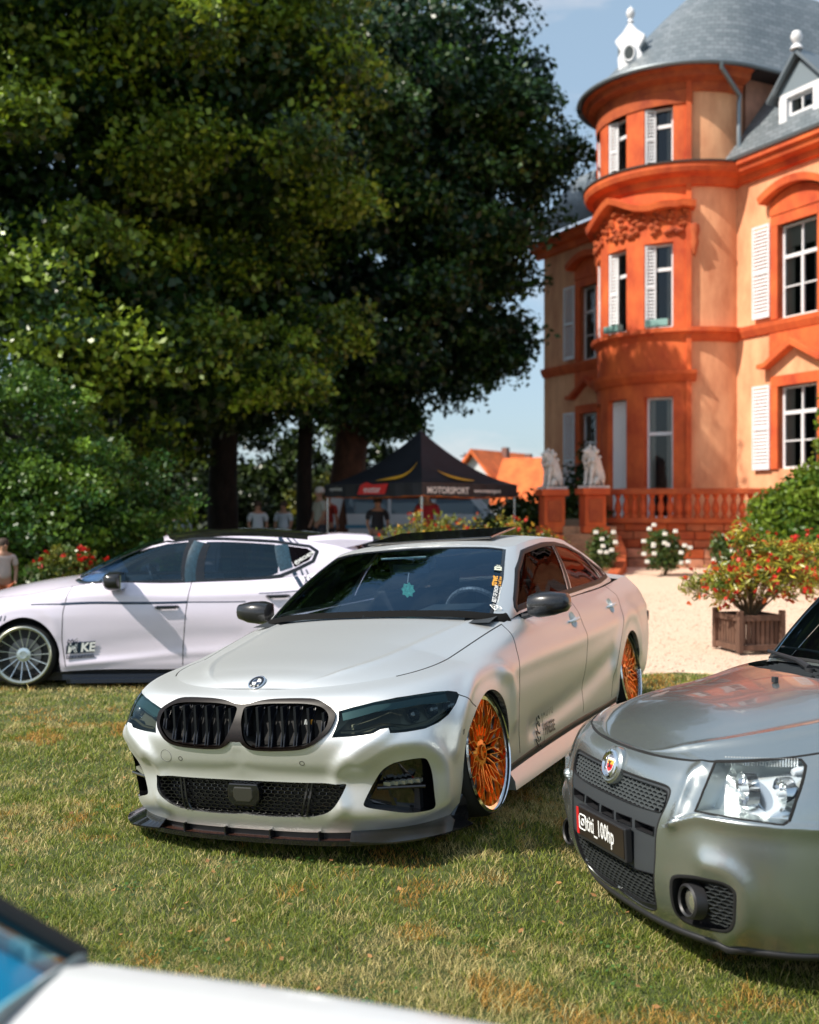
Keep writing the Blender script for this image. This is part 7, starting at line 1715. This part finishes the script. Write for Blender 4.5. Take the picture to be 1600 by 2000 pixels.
def build_far():
    tile = mat('orange_tile', (.62, .13, .03), .85, noise=.35, nscale=1.5, bump=.5, bscale=5); tile2 = mat('brown_tile', (.16, .06, .04), .85, noise=.3, nscale=1.5)
    house('far house with white gable and orange tiled roof above the right slope of the tent', 4.0, 66, 3.4, 6, 3.0, 1.9, R_(-35), (.55, .58, .6), tile, .2)
    house('far house with dark brown roof between the other two houses', 7.2, 78, 6, 7, 2.6, 1.5, R_(20), (.5, .5, .52), tile2, .2)
    house('far house with long bright orange tiled roof left of the lion', 8.3, 64, 3.6, 2.4, 1.9, 2.0, R_(65), (.5, .48, .45), tile, .6)
    # distant tree line
    r = np.random.default_rng(77); n = 26000; x = r.uniform(-120, 140, n); y = r.uniform(110, 150, n); top = 4.0+2.2*vnoise(x, y*0, 9, 4)+1.5*vnoise(x, y*0, 3, 6); z = r.random(n)**.7*top; z[y < 120] *= .9
    g = leaves('distant_wood', np.c_[x, y, z], .9, leaf_tint(r.random(n), (.03, .05, .02), (.07, .10, .035)), None, kind='stuff')
    # utility pole
    t = empty('utility_pole', 'thin utility pole with a crossarm far behind the tent', 'pole', (3.6, 70, .2)); mb = MB(); mb.tube([(0, 0, 0), (0, 0, 5.2)], .08, 6); mb.build('mast', mat('pole', (.12, .12, .13), .7), t); mb = MB(); mb.tube([(-.3, 0, 5.0), (2.4, 0, 4.95)], .05, 5); mb.build('crossarm', MATS['pole'], t)
def build_people():
    person('man in light grey T-shirt and pale cap standing with his back to the tent', (-2.10, 25.0, .3), R_(-60), (.42, .42, .36), (.06, .07, .09), cap=(.6, .55, .5), h=1.82)
    person('person in red top close behind the man in the grey T-shirt', (-1.95, 25.7, .3), R_(150), (.32, .03, .02), (.03, .03, .04), h=1.72)
    person('person in white shirt walking under the trees, left of the pair', (-3.6, 25.5, .25), R_(20), (.55, .60, .64), (.05, .06, .09), h=1.55)
    person('person in white shirt under the trees with dark hair, right of the pair', (-3.05, 26, .25), R_(-20), (.55, .60, .66), (.04, .05, .07), h=1.55)
    person('person in black standing behind the folding table inside the tent', (-.70, 23.6, .25), R_(10), (.02, .02, .025), (.02, .02, .03), h=1.62)
    person('person in dark red top at the right side of the tent table', (.38, 23.4, .25), R_(-15), (.35, .02, .03), (.03, .03, .04), h=1.78)
    person('person in patterned dark shirt half hidden by the young tree', (-4.1, 19.0, .1), R_(30), (.10, .16, .2), (.03, .03, .04), h=1.6)
    person('person in orange and white top at the far left edge beyond the hatchback', (-5.25, 13.9, .05), R_(40), (.55, .42, .38), (.45, .12, .05), h=1.15)
def build_scooter():
    t = empty('scooter', 'small black scooter hidden behind the saloon with one round mirror showing', 'scooter', (1.76, 9.35, .03), (0, 0, R_(70)), scale=.55)
    m = black_gloss
    for y in (-.55, .55): mb = MB(); mb.lathe([(.12, -.04), (.2, -.05), (.22, 0), (.2, .05), (.12, .04)], 22, c=(y, 0, .22), axis='y'); w = mb.build('wheel', black_rubber, t, True); MB().lathe([(0, -.03), (.12, -.03), (.12, .03), (0, .03)], 16, c=(y, 0, .22), axis='y').build('rim', silver_trim, w, True)
    mb = MB(); mb.poly([(-.75, .30), (-.2, .22), (.25, .22), (.38, .30), (.42, .85), (.34, .90), (.26, .35), (-.1, .35), (-.15, .62), (-.75, .66)], .24, Matrix.Translation((0, -.12, 0))); mb.build('body', m, t, bevel=.04)
    mb = MB(); mb.box((-.72, -.13, .66), (-.12, .13, .74)); mb.build('saddle', black_rubber, t, bevel=.03)
    mb = MB(); mb.tube([(.55, 0, .22), (.40, 0, .95), (.36, -.30, 1.02)], .02, 6); mb.tube([(.40, 0, .95), (.36, .30, 1.02)], .02, 6); mb.build('handlebar', m, t, True)
    for s, c in ((-1, (.30, -.52, 1.12)), (1, (.34, .10, 1.42))):
        mb = MB(); mb.tube([(.36, s*.24, 1.0), (.36, s*.34, 1.12), (c[0], c[1], c[2])], .009, 5); st = mb.build('mirror_stalk', m, t, True); mb = MB(); mb.lathe([(0, -.012), (.075, -.01), (.085, 0), (.07, .02), (0, .03)], 20, axis='x' if False else 'y'); o = mb.build('mirror', m, st, True); o.location = c
# ================================================================= build everything
R1, S1, T1 = build_silver()
R2, S2, T2 = build_white_hatch()
R3, S3, T3 = build_grey()
contacts(T1, (.80, 3.652), .80, .0); contacts(T2, (.87, 3.506), .80, .0); contacts(T3, (.70, 3.0), .70, .0)
build_corner()
build_ground()
build_chateau(); build_terrace()
build_trees(); build_plants()
build_tent(); build_van(); build_far(); build_people(); build_scooter()
build_grass()
